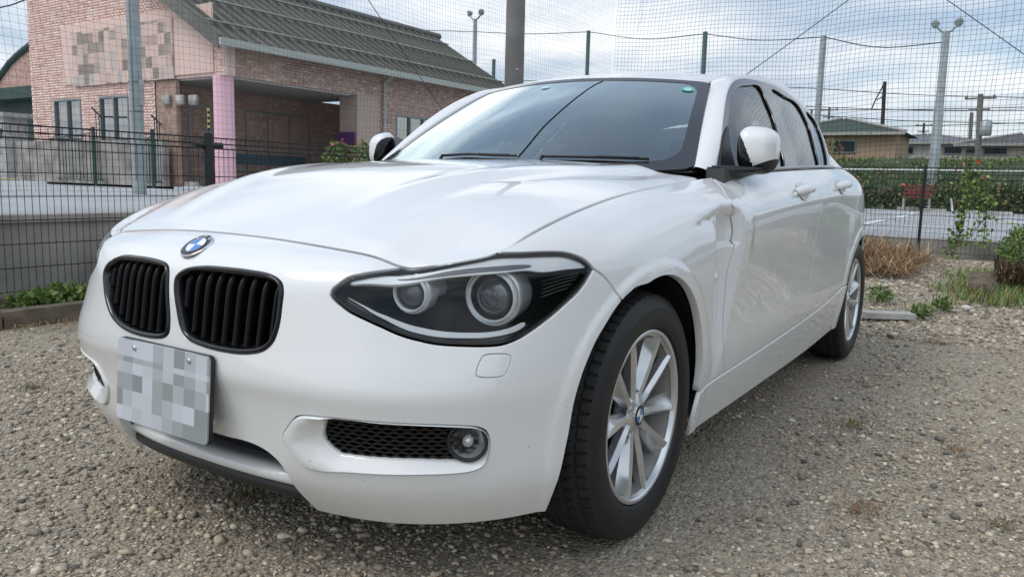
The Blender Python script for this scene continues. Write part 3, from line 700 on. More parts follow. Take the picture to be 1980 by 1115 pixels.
for sg in (1, -1):
    W = (lambda L: L) if sg > 0 else mirA
    hh = .009 if sg > 0 else .022
    o = panel('front_wing', S_body, W(wing), M_paint, car, h=hh, gap=.0024, rnd=.0014, depth=.022)
    if sg > 0: tag(o, 'crumpled white front wing with a vertical dent at the door gap')
    o = panel('front_door', S_body, W(door_f), M_paint, car, h=hh, gap=.0026, rnd=.0014, depth=.016)
    if sg > 0: tag(o, 'white front door dented along its leading edge')
    panel('rear_door', S_body, W(door_r), M_paint, car, h=hh*1.3, gap=.0026, rnd=.0014, depth=.016)
    panel('rear_quarter', S_body, W(quarter), M_paint, car, h=hh*1.3)
    panel('rear_bumper', S_body, W(rbump), M_paint, car, h=.03)
    panel('tailgate_side', S_body, W(hatch_low), M_paint, car, h=.03)
    panel('sill_panel', S_body, W(sillp), M_paint, car, h=hh*1.3, off=.004)
# dark shell standing in for the shade inside the panel gaps
def shell(name, S, a0, a1, b0, b1, off, na, nb, cut=None, m=None):
    A, B = np.meshgrid(np.linspace(a0, a1, na), np.linspace(b0, b1, nb)); P = S(A, B)-S.normal(A, B)*off
    i = (np.arange(nb-1)[:, None]*na+np.arange(na-1)[None]).ravel(); F = np.stack([i, i+1, i+na+1, i+na], 1); V = P.reshape(-1, 3)
    if cut is not None: F = F[~cut(V[F].mean(1))]
    return mk(name, V, F, m or M_dark, car)
def wcut(C):
    c = np.zeros(len(C), bool)
    for ax in (AX_F, AX_R): c |= ((C[:, 0]-ax)**2+(C[:, 2]-.32)**2 < .375**2)
    c |= (C[:, 0] > -.05) & (C[:, 2] > .46)      # lamps and grilles are open behind
    c |= (C[:, 0] > .2) & (C[:, 2] < .47)
    return c
shell('gap_shade_shell', S_body, .05, aE-.05, .0, BT-.03, .016, 260, 26, wcut)
# bonnet
ht = S_body(*np.array([(a, BT) for a in np.linspace(A0, top_a(-.575), 120)]).T)
hl_ = np.stack([ht[:, 1], .75-ht[:, 0]], 1)
# step back over the lamp so the bonnet edge follows the lamp's top edge
rear_y = np.linspace(hl_[-1][0], -hl_[-1][0], 60)
cowl_b = lambda y: .75+.50+(.075)*(np.abs(y)/.72)**2.0
rearline = np.stack([rear_y, cowl_b(rear_y)], 1)
hood_loop = join(hl_, rearline, (hl_*[-1, 1])[::-1])
panel('bonnet', S_hood, hood_loop[:, :], M_paint, car, h=.018, gap=.0030, rnd=.0016, depth=.02)
_t0, _t1, _t2 = top_a_y(.47)-A0, top_a(.42)-A0, top_a(-.575)-A0
for _u, _v in ((-_t0, _t0), (_t1, _t2), (-_t2, -_t1)):
    _sa = np.linspace(A0+_u, A0+_v, 160); _sp = S_body(_sa, np.full(160, BT-.004)); MB().tube(_sp-[0, 0, .015], .0095, 8).build('shut_line_shade', M_dark, car, smooth=True)  # dark tubes under the shut line, added to deepen the shade in the gap
# ------------------------------------------------------------------ nose details
def inset_loop(S, L, g):
    L = dedupe(L); L = L if area2(L) > 0 else L[::-1]; return shift(S, L, g)[0]
def sp(S, L, off=0.0):
    P = S(L[:, 0], L[:, 1]); return P+S.normal(L[:, 0], L[:, 1])*off
def ringstrip(name, loops3, m, parent, closed=True, smooth=True):
    """skin between successive 3D loops"""
    n = len(loops3[0]); V = np.concatenate(loops3); F = []
    for k in range(len(loops3)-1):
        for i in range(n if closed else n-1): j = (i+1) % n; F.append((k*n+i, k*n+j, (k+1)*n+j, (k+1)*n+i))
    return mk(name, V, F, m, parent, smooth=smooth)
# kidney grilles
M_slat = mat('slat_black', (.003, .003, .0035), .38, spec=.3)
for K, sgn in ((kid_near, 1), (kid_far, -1)):
    K = K if area2(K) > 0 else K[::-1]
    L0 = shift(S_body, K, .0015)[0]; L1 = shift(S_body, K, .005)[0]; L2 = shift(S_body, K, .010)[0]; L3 = shift(S_body, K, .014)[0]
    fr = ringstrip('kidney_grille', [sp(S_body, L0, -.006), sp(S_body, L0, .000), sp(S_body, L1, .005), sp(S_body, L2, .003), sp(S_body, L3, -.004), sp(S_body, L3, -.05)], M_black, car)
    if sgn > 0: tag(fr, 'gloss black kidney grille nearest the viewer')
    # back plate
    Lb = L3; cen = sp(S_body, Lb, -.05); c = cen.mean(0)
    mk('back_plate', np.concatenate([cen, [c]]), [(i, (i+1) % len(cen), len(cen)) for i in range(len(cen))], M_dark, fr)
    P = sp(S_body, L3, 0); y0, y1 = P[:, 1].min(), P[:, 1].max(); ns = 9
    for i in range(ns):
        yc = y0+(y1-y0)*(i+.5)/ns+ (0)
        # crossing heights of the slat line with the opening
        Q = np.concatenate([P, P[:1]]); zs = []
        for a, b in zip(Q[:-1], Q[1:]):
            if (a[1]-yc)*(b[1]-yc) < 0: zs.append(a[2]+(b[2]-a[2])*(yc-a[1])/(b[1]-a[1]))
        if len(zs) < 2: continue
        z0, z1 = min(zs), max(zs); V = []; n = 12
        for t in np.linspace(0, 1, n):
            z = z0+(z1-z0)*t; q = S_body.bvh.ray_cast(Vector((2, yc, z)), Vector((-1, 0, 0)))[0]; x = (q[0] if q else .74)
            fro = x-.012-.010*max(0, (t-.80)/.2)**2; w0 = .0035
            V += [(fro, yc-w0, z), (fro+.002, yc, z), (fro, yc+w0, z), (fro-.034, yc+w0, z), (fro-.034, yc-w0, z)]
        F = [(5*k+j, 5*k+(j+1) % 5, 5*k+5+(j+1) % 5, 5*k+5+j) for k in range(n-1) for j in range(5)]
        mk('slat', V, F, M_slat, fr)
# roundel
def badge(name, r, M, parent, m_ring=None, letters=True):
    mb = MB(); n = 48
    mb.lathe([(r*1.0, -.002), (r*1.0, .0012), (r*.97, .0028), (r*.93, .0024)], n, M, 0)
    mb.lathe([(r*.93, .0024), (r*.66, .0030), (r*.62, .0036)], n, M, 1)
    mb.lathe([(r*.62, .0036), (r*.60, .0034)], n, M, 0)
    for q in range(4): mb.lathe([(r*.60, .0034), (r*.3, .0040), (0.0001, .0043)], 12, M, 2 if q % 2 else 3, a0=q*math.pi/2, a1=(q+1)*math.pi/2)
    b = mb.build(name, [M_chrome, M_black, M_blue, M_bwhite], parent, smooth=True)
    if letters:
        for ch, an in (('B', 132), ('M', 90), ('W', 48)):
            a = R_(an); T = np.eye(4); T[:3, 3] = (r*.79*math.cos(a), r*.79*math.sin(a), .0034); c, s_ = math.cos(a-math.pi/2), math.sin(a-math.pi/2)
            T[:2, :2] = [[c, -s_], [s_, c]]; text_mesh(ch, r*.30, M_bwhite, np.asarray(M)@T, b, depth=.0003)
    return b
ab = hit(S_body, 381, 476); Pc = S_body(*ab); Nc = S_body.normal(*ab); yax = np.array([0, 1.0, 0]); 
upv = np.array([0, 0, 1.0])-Nc*Nc[2]; upv /= np.linalg.norm(upv); Mb = np.eye(4); Mb[:3, 1] = upv; Mb[:3, 2] = Nc; Mb[:3, 0] = np.cross(upv, Nc); Mb[:3, 3] = Pc+Nc*.0015
badge('badge', .041, Mb, car)
# fog lamp bezels, mesh and lamps
M_lens2 = thin_glass('fog_lens', (.97, .98, .98), boost=.35)
fog_in2 = crv(H([(590, 820), (581, 842), (584, 858), (625, 884), (671, 888), (805, 894), (896, 892.6), (924, 882), (934.5, 866.7), (933, 848), (924, 836), (896, 832.5), (744, 824)]), True)
M_refl = mat('reflector_silver', (.84, .86, .88), .25, metal=.55)
M_mesh = mat('grille_mesh', (.006, .006, .007), .5)
for sg in (1, -1):
    W = (lambda L: L) if sg > 0 else mirA
    FO = W(fog_out); FI = W(fog_in if sg > 0 else fog_in2); FO = FO if area2(FO) > 0 else FO[::-1]
    FI = FI if area2(FI) > 0 else FI[::-1]
    def fdisp(ab, FI=FI, FO=FO):
        di, do = segdist(ab, FI), segdist(ab, FO); t = di/np.maximum(di+do, 1e-6); return -.012+.016*sstep(t, .0, .75)+.003*np.exp(-((t-.80)/.14)**2)
    bz = panel('fog_bezel', S_body, FO, M_paint, car, holes=[FI], gap=.0030, rnd=.003, h=.007, disp=fdisp, depth=.03, hole_depth=.012)
    Li = shift(S_body, FI, -.006)[0]; cen = sp(S_body, Li, -.040)
    tri = panel('backing', S_body, Li, M_dark, bz, off=-.044, flange=False, h=.03)
    # wavy mesh slats
    Pz = sp(S_body, FI, -.03); z0, z1 = Pz[:, 2].min(), Pz[:, 2].max(); a0, a1 = FI[:, 0].min(), FI[:, 0].max(); b0, b1 = FI[:, 1].min(), FI[:, 1].max()
    for k in range(10):
        bb = b0+(b1-b0)*(k+.5)/10; aa = np.linspace(a0, a1, 90); ok = inside(np.stack([aa, np.full(90, bb)], 1), FI)
        aa = aa[ok]
        if len(aa) < 6: continue
        wv = .0018*np.sin((aa-a0)*2*math.pi/.026+(math.pi if k % 2 else 0)); q = np.stack([aa, bb+wv], 1)
        P1 = sp(S_body, q+[0, .0024], -.019); P2 = sp(S_body, q-[0, .0024], -.021); P3 = sp(S_body, q-[0, .001], -.040)
        ringstrip('mesh_slat', [P1, P2, P3], M_mesh, bz, closed=False, smooth=False)
    for k in range(9):
        a_ = a0+(a1-a0)*(k+.5)/9.5; bb = np.linspace(b0, b1, 12); ok = inside(np.stack([np.full(12, a_), bb], 1), FI); bb = bb[ok]
        if len(bb) < 3: continue
        q = np.stack([np.full(len(bb), a_), bb], 1); ringstrip('mesh_rib', [sp(S_body, q-[.0025, 0], -.030), sp(S_body, q+[.0025, 0], -.030), sp(S_body, q, -.042)], M_mesh, bz, closed=False, smooth=False)
    ab = hit(S_body, 903, 857); Pf = S_body(*ab)*[1, sg, 1]; ax = np.array([.86, .50*sg, 0.0]); ax /= np.linalg.norm(ax)
    Mf = frame(Pf-ax*.012, ax)
    fl = MB(); fl.lathe([(.043, -.03), (.043, .004), (.040, .007), (.036, .004), (.036, -.004)], 40, Mf, 0)
    fo = fl.build('fog_lamp', M_bplast, car, smooth=True)
    MB().lathe([(.0355, .000), (.030, -.012), (.018, -.024), (.0001, -.028)], 40, Mf).build('reflector', M_refl, fo, smooth=True)
    MB().lathe([(.011, -.02), (.011, .000), (.0001, .003)], 24, Mf).build('bulb_shield', M_refl, fo, smooth=True)
    for q in range(-2, 3): MB().box((0, q*.012, -.006), (.05 if abs(q) < 2 else .03, .0022, .006)).build('lens_rib', M_lens, fo).matrix_local = Matrix([list(r) for r in Mf])
    MB().lathe([(.036, .001), (.030, .006), (.016, .010), (.0001, .0115)], 40, Mf).build('lens', M_lens2, fo, smooth=True)
# head lamps
M_lamph = mat('lamp_bowl', (.035, .036, .040), .35, metal=.3)
drl = [(672.7, 546), (742, 526.5), (850, 511), (955.5, 497), (1040, 493), (1104, 495.5), (1139, 514.6), (1095, 520), (1052.5, 525), (1020, 521.5), (923, 530), (826, 538), (729, 545)]
slot = [(765, 534.5), (860, 521), (960, 512.5), (1033, 511.5), (1024, 516), (940, 524), (850, 532)]
low1 = [(666, 573), (697, 592), (729, 611), (794, 640), (842, 650), (900, 653), (955.5, 651), (1004, 640), (1023.4, 626)]
low0 = [(1019, 622.5), (990, 634), (955, 640.5), (900, 642), (850, 638.5), (800, 629), (735, 606), (700, 590)]
ribs_px = [(1062, 560, 1128, 540), (1062, 552, 1132, 533), (1062, 544, 1135, 527), (1060, 568, 1120, 549), (1058, 576, 1112, 558)]
HLtop_mid = edge_line(HL_tip[0][0], HL_top[0][0], BT)
hl_loop = dedupe(join(crv(HL_tip[::-1])[:-1], HLtop_mid, crv(HL_top), crv(HL_low[::-1])), .004)
hl_loop = hl_loop if area2(hl_loop) > 0 else hl_loop[::-1]
def panel_px(name, pts, m, parent, W, off, h=.012, closed=True, depth=.01, gap=0.0, rnd=.001):
    return panel(name, S_body, W(crv(H(pts), True, step=.008)), m, parent, gap=gap, rnd=rnd, h=h, off=off, depth=depth)
for sg in (1, -1):
    W = (lambda L: L) if sg > 0 else mirA
    HLp = W(hl_loop); HLp = HLp if area2(HLp) > 0 else HLp[::-1]
    L1 = shift(S_body, HLp, .0025)[0]; L2 = shift(S_body, HLp, .006)[0]; L3 = shift(S_body, HLp, .008)[0]
    hs = ringstrip('headlight', [sp(S_body, L1, -.012), sp(S_body, L1, -.003), sp(S_body, L2, -.003), sp(S_body, L3, -.006), sp(S_body, L3, -.012)], M_black, car)
    if sg > 0: tag(hs, 'clear headlight with twin round projectors nearest the viewer')
    Pr = sp(S_body, L3, -.004); dv = np.array([-.11, -.035*sg, -.01]); Pq = Pr+dv; Pq = Pq.mean(0)+(Pq-Pq.mean(0))*[.9, .93, .9]; cc = Pq.mean(0)+[-.03, -.01*sg, 0]
    n_ = len(Pr); Pm = Pq.mean(0)+(Pq-Pq.mean(0))*.6+[-.015, 0, 0]; V_ = np.concatenate([Pr, Pq, Pm, [cc]])
    F_ = [(i, (i+1) % n_, n_+(i+1) % n_, n_+i) for i in range(n_)]+[(n_+i, n_+(i+1) % n_, 2*n_+(i+1) % n_, 2*n_+i) for i in range(n_)]+[(2*n_+i, 2*n_+(i+1) % n_, 3*n_) for i in range(n_)]
    mk('housing', V_, F_, M_lamph, hs)
    panel('lens', S_body, HLp, M_lens, hs, off=-.0015, h=.012, gap=.003, rnd=.002, depth=.004)
    panel_px('light_brow', drl, M_drl, hs, W, -.010)
    panel_px('brow_slot', slot, M_lampg, hs, W, -.0085)
    panel_px('lower_trim', low1+low0, M_drl, hs, W, -.014)
    # dark skirt under the trim, grey shelf between the lamps
    lowband = low1[::-1]+[(666, 573), (660, 583), (713, 613), (781, 643), (833, 656), (891, 661), (971, 659), (1000, 650), (1040, 622)]
    panel_px('lower_skirt', [(662, 576), (697, 595), (729, 614), (794, 643), (842, 653), (900, 656), (955.5, 654), (1004, 643), (1030, 626), (1034, 628), (997, 652), (971, 660), (891, 662), (833, 657), (781, 644), (713, 615), (668, 592)], M_lamp, hs, W, -.020)
    0 and panel_px('shelf', [(672, 549), (729, 548), (790, 543), (835, 541), (850, 560), (848, 600), (822, 612), (770, 606), (720, 594), (690, 575), (672, 565)], M_lampg, hs, W, -.060, depth=.02)
    0 and panel_px('shelf', [(838, 541), (900, 535), (1000, 528), (1050, 528), (1060, 560), (1062, 590), (1040, 615), (960, 640), (900, 640), (850, 628), (850, 560)], M_lamp, hs, W, -.075, depth=.02)
    for (x0, y0, x1, y1) in ribs_px:
        q = W(H([(x0, y0), ((x0+x1)/2, (y0+y1)/2-1), (x1, y1)])); q = crv(q); ringstrip('rib', [sp(S_body, q, -.028), sp(S_body, q+[0, .0035], -.024), sp(S_body, q+[0, -.002], -.045)], M_lampg, hs, closed=False)
    ctr = S_body(*W(np.array([[HL_top[-3][0], HL_top[-3][1]-.05]])).T)[0]
    for (px, py, xd, r) in ((951, 574, .462, .055), (794, 567, .592, .038)):
        P = at(px, py, 0, xd)*[1, sg, 1]; ax = np.array([.975, .20*sg, -.03]); ax /= np.linalg.norm(ax); Mp = frame(P, ax)
        p = MB().lathe([(r*1.10, -.085), (r*1.16, -.04), (r*1.20, -.012), (r*1.17, -.003), (r*1.10, -.001), (r*1.06, -.008), (r*1.0, -.006)], 48, Mp).build('projector_ring', M_refl, hs, smooth=True)
        MB().lathe([(r*1.02, -.006), (r*1.0, .006), (r*.96, .008), (r*.92, .005), (r*.91, -.004)], 48, Mp).build('halo_ring', M_drl, hs, smooth=True)
        MB().lathe([(r*.91, -.002), (r*.86, -.010), (r*.80, -.016)], 48, Mp).build('reflector', M_satin if r < .04 else M_black, hs, smooth=True)
        MB().lathe([(r*.80, -.016), (r*.76, -.008), (r*.60, .002), (r*.38, .007), (r*.15, .010), (.0001, .0105)], 48, Mp).build('projector_lens', M_proj if r > .04 else M_lampg, hs, smooth=True)
        if r > .04: MB().lathe([(r*.40, .0055), (r*.36, .0090), (r*.32, .0080)], 40, Mp).build('lens_ring', M_lampg, hs, smooth=True)
        else: MB().lathe([(r*.7, -.018), (r*.35, -.03), (.0001, -.034)], 40, Mp).build('reflector', M_refl, hs, smooth=True)
# lower lip and air dam under the nose
ys = np.linspace(-.47, .47, 61); k = (np.abs(ys)/.47)
xf = .722-.085*k**2.4
lipP = []
for (dx, z) in ((-.10, .250), (-.05, .262), (-.022, .267), (-.006, .260), (.0, .250), (-.004, .238), (-.012, .232), (-.10, .228)):
    lipP.append(np.stack([xf+dx, ys, z-.012*k**2+0*ys], 1))
ringstrip('lower_lip', lipP, M_paint, car, closed=False)
dam = [np.stack([xf+dx, ys, z-.012*k**2+0*ys], 1) for dx, z in ((-.02, .232), (-.010, .222), (-.014, .205), (-.03, .196), (-.12, .196))]
ringstrip('air_dam', dam, M_bplast, car, closed=False)
MB().box((.56, 0, .33), (.02, 1.0, .20)).build('radiator_backing', M_dark, car)
# number plate, its print blurred to soft blocks
pl_c = np.array([.803, .004, .424]); hw, hh2 = .176, .098
Mpl = np.eye(4); tl = R_(-4)
Mpl[:3, 0] = (0, 1, 0); Mpl[:3, 1] = (-math.sin(tl)*0-.07, 0, .9975); Mpl[:3, 2] = np.cross(Mpl[:3, 0], Mpl[:3, 1]); Mpl[:3, 3] = pl_c+[0, -.012, 0]
def rrect(w, h, r, n=5):
    out = []
    for (cx, cy, a0) in ((w-r, h-r, 0), (-w+r, h-r, 90), (-w+r, -h+r, 180), (w-r, -h+r, 270)):
        for i in range(n+1): a = R_(a0+90*i/n); out.append((cx+r*math.cos(a), cy+r*math.sin(a)))
    return out
m = mat('plate_print', (.62, .64, .66), .4)
nt = m.node_tree; tc = nt.nodes.new('ShaderNodeTexCoord'); sn = nt.nodes.new('ShaderNodeVectorMath'); sn.operation = 'SNAP'; sn.inputs[1].default_value = (.04, .04, .04)
wn = nt.nodes.new('ShaderNodeTexWhiteNoise'); rp_ = nt.nodes.new('ShaderNodeValToRGB'); nt.links.new(tc.outputs['Object'], sn.inputs[0]); nt.links.new(sn.outputs[0], wn.inputs['Vector']); nt.links.new(wn.outputs['Value'], rp_.inputs[0])
e = rp_.color_ramp.elements; e[0].color = (.24, .27, .27, 1); e[1].color = (.60, .62, .68, 1); x = rp_.color_ramp.elements.new(.35); x.color = (.42, .45, .47, 1); x = rp_.color_ramp.elements.new(.6); x.color = (.50, .53, .56, 1)
nt.links.new(rp_.outputs[0], nt.nodes['Principled BSDF'].inputs['Base Color'])
pl = MB().prism(rrect(hw, hh2, .012), -.004, .0, Mpl).build('number_plate', m, car)
MB().prism(rrect(hw+.001, hh2+.001, .012), -.014, -.0045, Mpl).build('plate_holder', M_bplast, car)
for sx in (-1, 1): MB().lathe([(.006, .0), (.006, .003), (.0001, .004)], 12, np.asarray(Mpl)@np.array([[1, 0, 0, sx*.105], [0, 1, 0, .08], [0, 0, 1, 0], [0, 0, 0, 1.0]])).build('bolt', M_satin, pl, smooth=True)
# ------------------------------------------------------------------ wheels
TR = WZ
def tyre_mesh():
    nb = 66; per = 8; na = nb*per; half = .104
    # side profiles (radius, z) from bead to shoulder; z is the distance outward from the tyre centre
    side = [(.205, .078), (.220, .080), (.2265, .086), (.2285, .093), (.232, .0990), (.246, .1045), (.262, .1062), (.280, .1050), (.2805, .1056), (.292, .1020), (.304, .0955), (.311, .0895)]
    nlat = 34; lat = np.linspace(.0885, -.0885, nlat)
    V = []; prof_n = len(side)*2+nlat
    for i in range(na):
        a = 2*math.pi*i/na; c, s = math.cos(a), math.sin(a); ph = (i % per)/per
        col = [(r, z) for r, z in side]
        for j, z in enumerate(lat):
            r = TR-.0085*(abs(z)/.0885)**3.2-.0012
            t = abs(z); g = 0
            for gz in (.022, .060):
                g = max(g, math.exp(-((t-gz)/.0042)**4))
            # lateral slots, skewed
            sh = (ph+z*9) % 1.0 if t < .058 else (ph+.5+t*2) % 1.0
            if sh < .16 and (t > .026): g = max(g, .85)
            if t < .020 and (ph+z*16) % 1.0 < .13: g = max(g, .6)
            col.append((r-.0075*g, z))
        col += [(r, -z) for r, z in side[::-1]]
        for r, z in col: V.append((r*c, r*s, z))
    F = []; mi = []
    for i in range(na):
        i2 = (i+1) % na
        for j in range(prof_n-1):
            F.append((i*prof_n+j, i2*prof_n+j, i2*prof_n+j+1, i*prof_n+j+1)); mi.append(1 if len(side)-2 < j < len(side)+nlat else 0)
    me = bpy.data.meshes.new('tyre'); me.from_pydata(V, [], F); me.materials.append(M_tyre); me.materials.append(M_tread)
    me.polygons.foreach_set('material_index', mi); me.polygons.foreach_set('use_smooth', [True]*len(F)); me.set_sharp_from_angle(angle=R_(38)); return me
tyre_me = tyre_mesh()
def spoke_mesh(flip):
    f = -1 if flip else 1; V = []
    # stations along the radius: (r, half widths lead/trail, ridge offset, height of ridge, lead, trail)
    st = [(.038, .016, .014, .000, -.022, -.027, -.032), (.060, .014, .014, .002, -.020, -.027, -.036), (.085, .015, .016, .004, -.016, -.025, -.038), (.115, .017, .019, .006, -.012, -.022, -.038), (.150, .019, .023, .009, -.008, -.018, -.036), (.180, .021, .026, .012, -.005, -.015, -.033), (.203, .022, .028, .014, -.003, -.011, -.028), (.2135, .023, .029, .015, -.003, -.009, -.024)]
    n = 8
    for (r, wl, wt, rg, zr, zl, zt) in st:
        V += [(r, f*(rg+.001), zr), (r, f*wl if rg < wl else f*(rg+.006), zl), (r, f*(wl-.002), zl-.020), (r, f*(-wt+.002), zt-.018), (r, f*-wt, zt), (r, f*(rg-.012), zr-.004)]
    F = []
    for k in range(len(st)-1):
        for j in range(6): a, b = k*6+j, k*6+(j+1) % 6; q = (a, b, b+6, a+6); F.append(q if f > 0 else q[::-1])
    me = bpy.data.meshes.new('spoke'); me.from_pydata(V, [], F); me.materials.append(M_rim); me.polygons.foreach_set('use_smooth', [True]*len(F)); me.set_sharp_from_angle(angle=R_(28)); return me
sp_me = [spoke_mesh(False), spoke_mesh(True)]
def make_wheel(x, yf, sg, rot):
    """yf: distance of the rim face from the car's centre line"""
    M = frame((x, sg*yf, WZ), (0, sg, 0), (1, 0, 0)); Mx = Matrix([list(r) for r in M])
    rim = MB().lathe([(.2030, -.175), (.2180, -.180), (.2180, -.172), (.1930, -.155), (.1880, -.10), (.1950, -.055), (.2000, -.030), (.2060, -.014), (.2120, -.006), (.2165, -.0015), (.2205, .0), (.2225, -.002), (.2225, -.010), (.2160, -.014)], 96).build('wheel', M_rimin, car, smooth=True)
    rim.matrix_local = Mx
    MB().lathe([(.1945, -.058), (.2000, -.030), (.2068, -.0135), (.2110, -.0050), (.2135, .0), (.2165, .0022), (.2225, .0026), (.2258, .0010), (.2266, -.0050)], 96).build('rim_lip', M_rim, rim, smooth=True)
    t = link(bpy.data.objects.new('tyre', tyre_me), rim); t.location = (0, 0, -.0925)
    for k in range(10):
        s = link(bpy.data.objects.new('spoke', sp_me[k % 2]), rim)
        pair = (k//2)*72; a = rot+pair+(17.5 if k % 2 else -17.5); s.rotation_euler = (0, 0, R_(a))
    hubp = [(.0001, -.018), (.030, -.018), (.034, -.020), (.048, -.024), (.058, -.030), (.062, -.042), (.062, -.06)]
    MB().lathe(hubp[::-1], 60).build('hub', M_rim, rim, smooth=True)
    for k in range(5):
        a = R_(rot+36+72*k); T = np.eye(4); T[:3, 3] = (.052*math.cos(a), .052*math.sin(a), 0)
        MB().lathe([(.0135, -.0235), (.0105, -.030), (.0105, -.045)], 16, T).lathe([(.0085, -.040), (.0085, -.030), (.0001, -.028)], 8, T).build('bolt', [M_lampg, M_dark][0:1][0], rim, smooth=True)
    MB().lathe([(.0001, -.112), (.186, -.112)], 40).build('spoke_gap_shade', M_dark, rim)  # black disc standing in for the shade between the spokes
    T = np.eye(4); T[2, 3] = -.0165; c, s_ = math.cos(R_(90)), math.sin(R_(90)); T[:2, :2] = [[c, -s_], [s_, c]] if sg > 0 else [[-c, s_], [-s_, -c]]
    badge('centre_cap', .030, T, rim, letters=False)
    MB().lathe([(.0001, -.082), (.138, -.082), (.141, -.086), (.141, -.100), (.06, -.100)], 60).build('brake_disc', mat('disc_steel', (.09, .085, .08), .55, metal=.4, noise=.4) if 'disc_steel' not in MATS else MATS['disc_steel'], rim, smooth=True)
    a = R_(20 if sg > 0 else 160); T = np.eye(4); T[:2, :2] = [[math.cos(a), -math.sin(a)], [math.sin(a), math.cos(a)]]
    MB().prism([(.09, -.07), (.165, -.06), (.172, 0), (.165, .06), (.09, .07)], -.115, -.055, T).build('brake_caliper', M_mplast, rim)
    return rim
for (x, yf, rt) in ((AX_F, .8405, -3), (AX_R, .862, 22)):
    for sg in (1, -1): make_wheel(x, yf, sg, rt+90)
# arch liners: open half drums inside the wings, with a floor pan between
for ax in (AX_F, AX_R):
    for sg in (1, -1):
        V = []; n = 40; F = []
        th = np.linspace(R_(14), R_(198), n); prof = [(.354, .858), (.388, .80), (.392, .50), (.10, .50)]
        for t in th:
            kk = float(sstep(math.degrees(t), 72, 45)) if ax == 0 else 0.0
            for qi, (r, y) in enumerate(prof):
                rx, rzz = (r, r)
                if qi == 0: r += .06*kk; y -= .085*kk+.034*float(sstep(math.sin(t), .75, .0))
                if qi == 1: r += .04*kk; y -= .03*kk
                V.append((ax+.012*(ax == 0)+(r-(.010 if (qi == 0 and ax == 0) else 0))*math.cos(t), sg*y, .325+(r+(.0095 if (qi == 0 and ax == 0) else 0))*math.sin(t)))
        for i in range(n-1):
            for j in range(3): F.append((i*4+j, i*4+4+j, i*4+5+j, i*4+1+j))
        mk('arch_liner', V, F, M_mplast, car)
fl = MB()
fl.box((-1.40, 0, .235), (1.95, 1.56, .08)); fl.box((-1.4, 0, .27), (3.9, .96, .10)); fl.box((-3.15, 0, .33), (.5, 1.3, .14)); fl.box((.40, 0, .25), (.45, 1.0, .05))
fl.build('floor_pan', M_mplast, car)
MB().box((.52, .0, .50), (.05, 1.2, .34)).build('radiator_support', M_dark, car); MB().box((-.45, 0, .60), (.06, 1.30, .62)).build('bulkhead', M_dark, car)
# ------------------------------------------------------------------ glasshouse
Hs = lambda pts, S=S_sideL: px_ab(S, pts)
dlo = [(1385, 342), (1385, 316), (1393, 266), (1399, 210), (1406.5, 174), (1419, 157), (1435.6, 152.5), (1465, 157), (1494, 167.5), (1525, 186), (1554, 209), (1574, 232), (1588, 261), (1598, 295), (1604, 321), (1610, 327)]
g_front = [(1399, 322), (1400, 300), (1406.5, 236.5), (1414, 186), (1426, 170), (1445, 166), (1469.5, 171), (1481, 196), (1494, 227), (1506, 275), (1515.5, 325)]
g_rear = [(1491, 176), (1518, 188), (1544.5, 207.5), (1561.5, 241), (1573, 280), (1582, 322.5), (1562, 323), (1542, 323.5), (1532, 285), (1518, 246), (1505, 210)]
g_quart = [(1557, 218), (1576, 236.5), (1590.5, 275), (1598, 321), (1588, 321.5), (1582, 298), (1573.6, 270), (1565, 240)]
D3 = S_sideL(*Hs(dlo).T); Dab = Hs(dlo)
for P in (Dab,):
    for i in range(len(P)):
        x = -P[i][0]
        if i in (0, 1, 14, 15): P[i][1] = max(P[i][1], float(TOPZ(x))-.010)
Dab[0][1] = float(TOPZ(-Dab[0][0]))-.012; Dab[-1] = [Dab[-1][0], float(TOPZ(-Dab[-1][0]))-.008]
def base_line(a0, a1, dz): t = np.linspace(a0, a1, 40); return np.stack([t, TOPZ(-t)+dz], 1)
frame_loop = join(crv(Dab[1:-1]), base_line(Dab[-2][0], Dab[1][0], .001))
def mirS(L): L = np.array(L, float).copy(); L[:, 0] = -L[:, 0]; return L
def loopglass(pts): 
    L = Hs(pts); return crv(L, True)
GF, GR, GQ = loopglass(g_front), loopglass(g_rear), loopglass(g_quart)
for sg in (1, -1):
    S = S_sideL if sg > 0 else S_sideR; W = (lambda L: L) if sg > 0 else mirS
    wf = panel('window_surround', S, W(frame_loop), M_frit, car, holes=[W(GF), W(GR), W(GQ)], h=.03, off=.004, gap=0, rnd=.002, depth=.02, hole_depth=.006)
    panel('front_window', S, W(GF), M_side, car, h=.05, off=-.006, gap=-.004, flange=False, rnd=0)
    panel('rear_window', S, W(GR), M_tint, car, h=.05, off=-.006, gap=-.004, flange=False, rnd=0)
    panel('quarter_window', S, W(GQ), M_tint, car, h=.05, off=-.006, gap=-.004, flange=False, rnd=0)
    # waist moulding
    t = np.linspace(Dab[1][0]-.01, Dab[-1][0]+.03, 60); xx = -t; yy = TOPX(xx); zz = TOPZ(xx)
    rl = [np.stack([xx, sg*(yy+dy), zz+dz], 1) for dy, dz in ((-.020, .012), (-.004, .013), (.000, .009), (.001, .000), (-.006, -.006))]
    ringstrip('waist_moulding', rl, M_frit, car, closed=False)
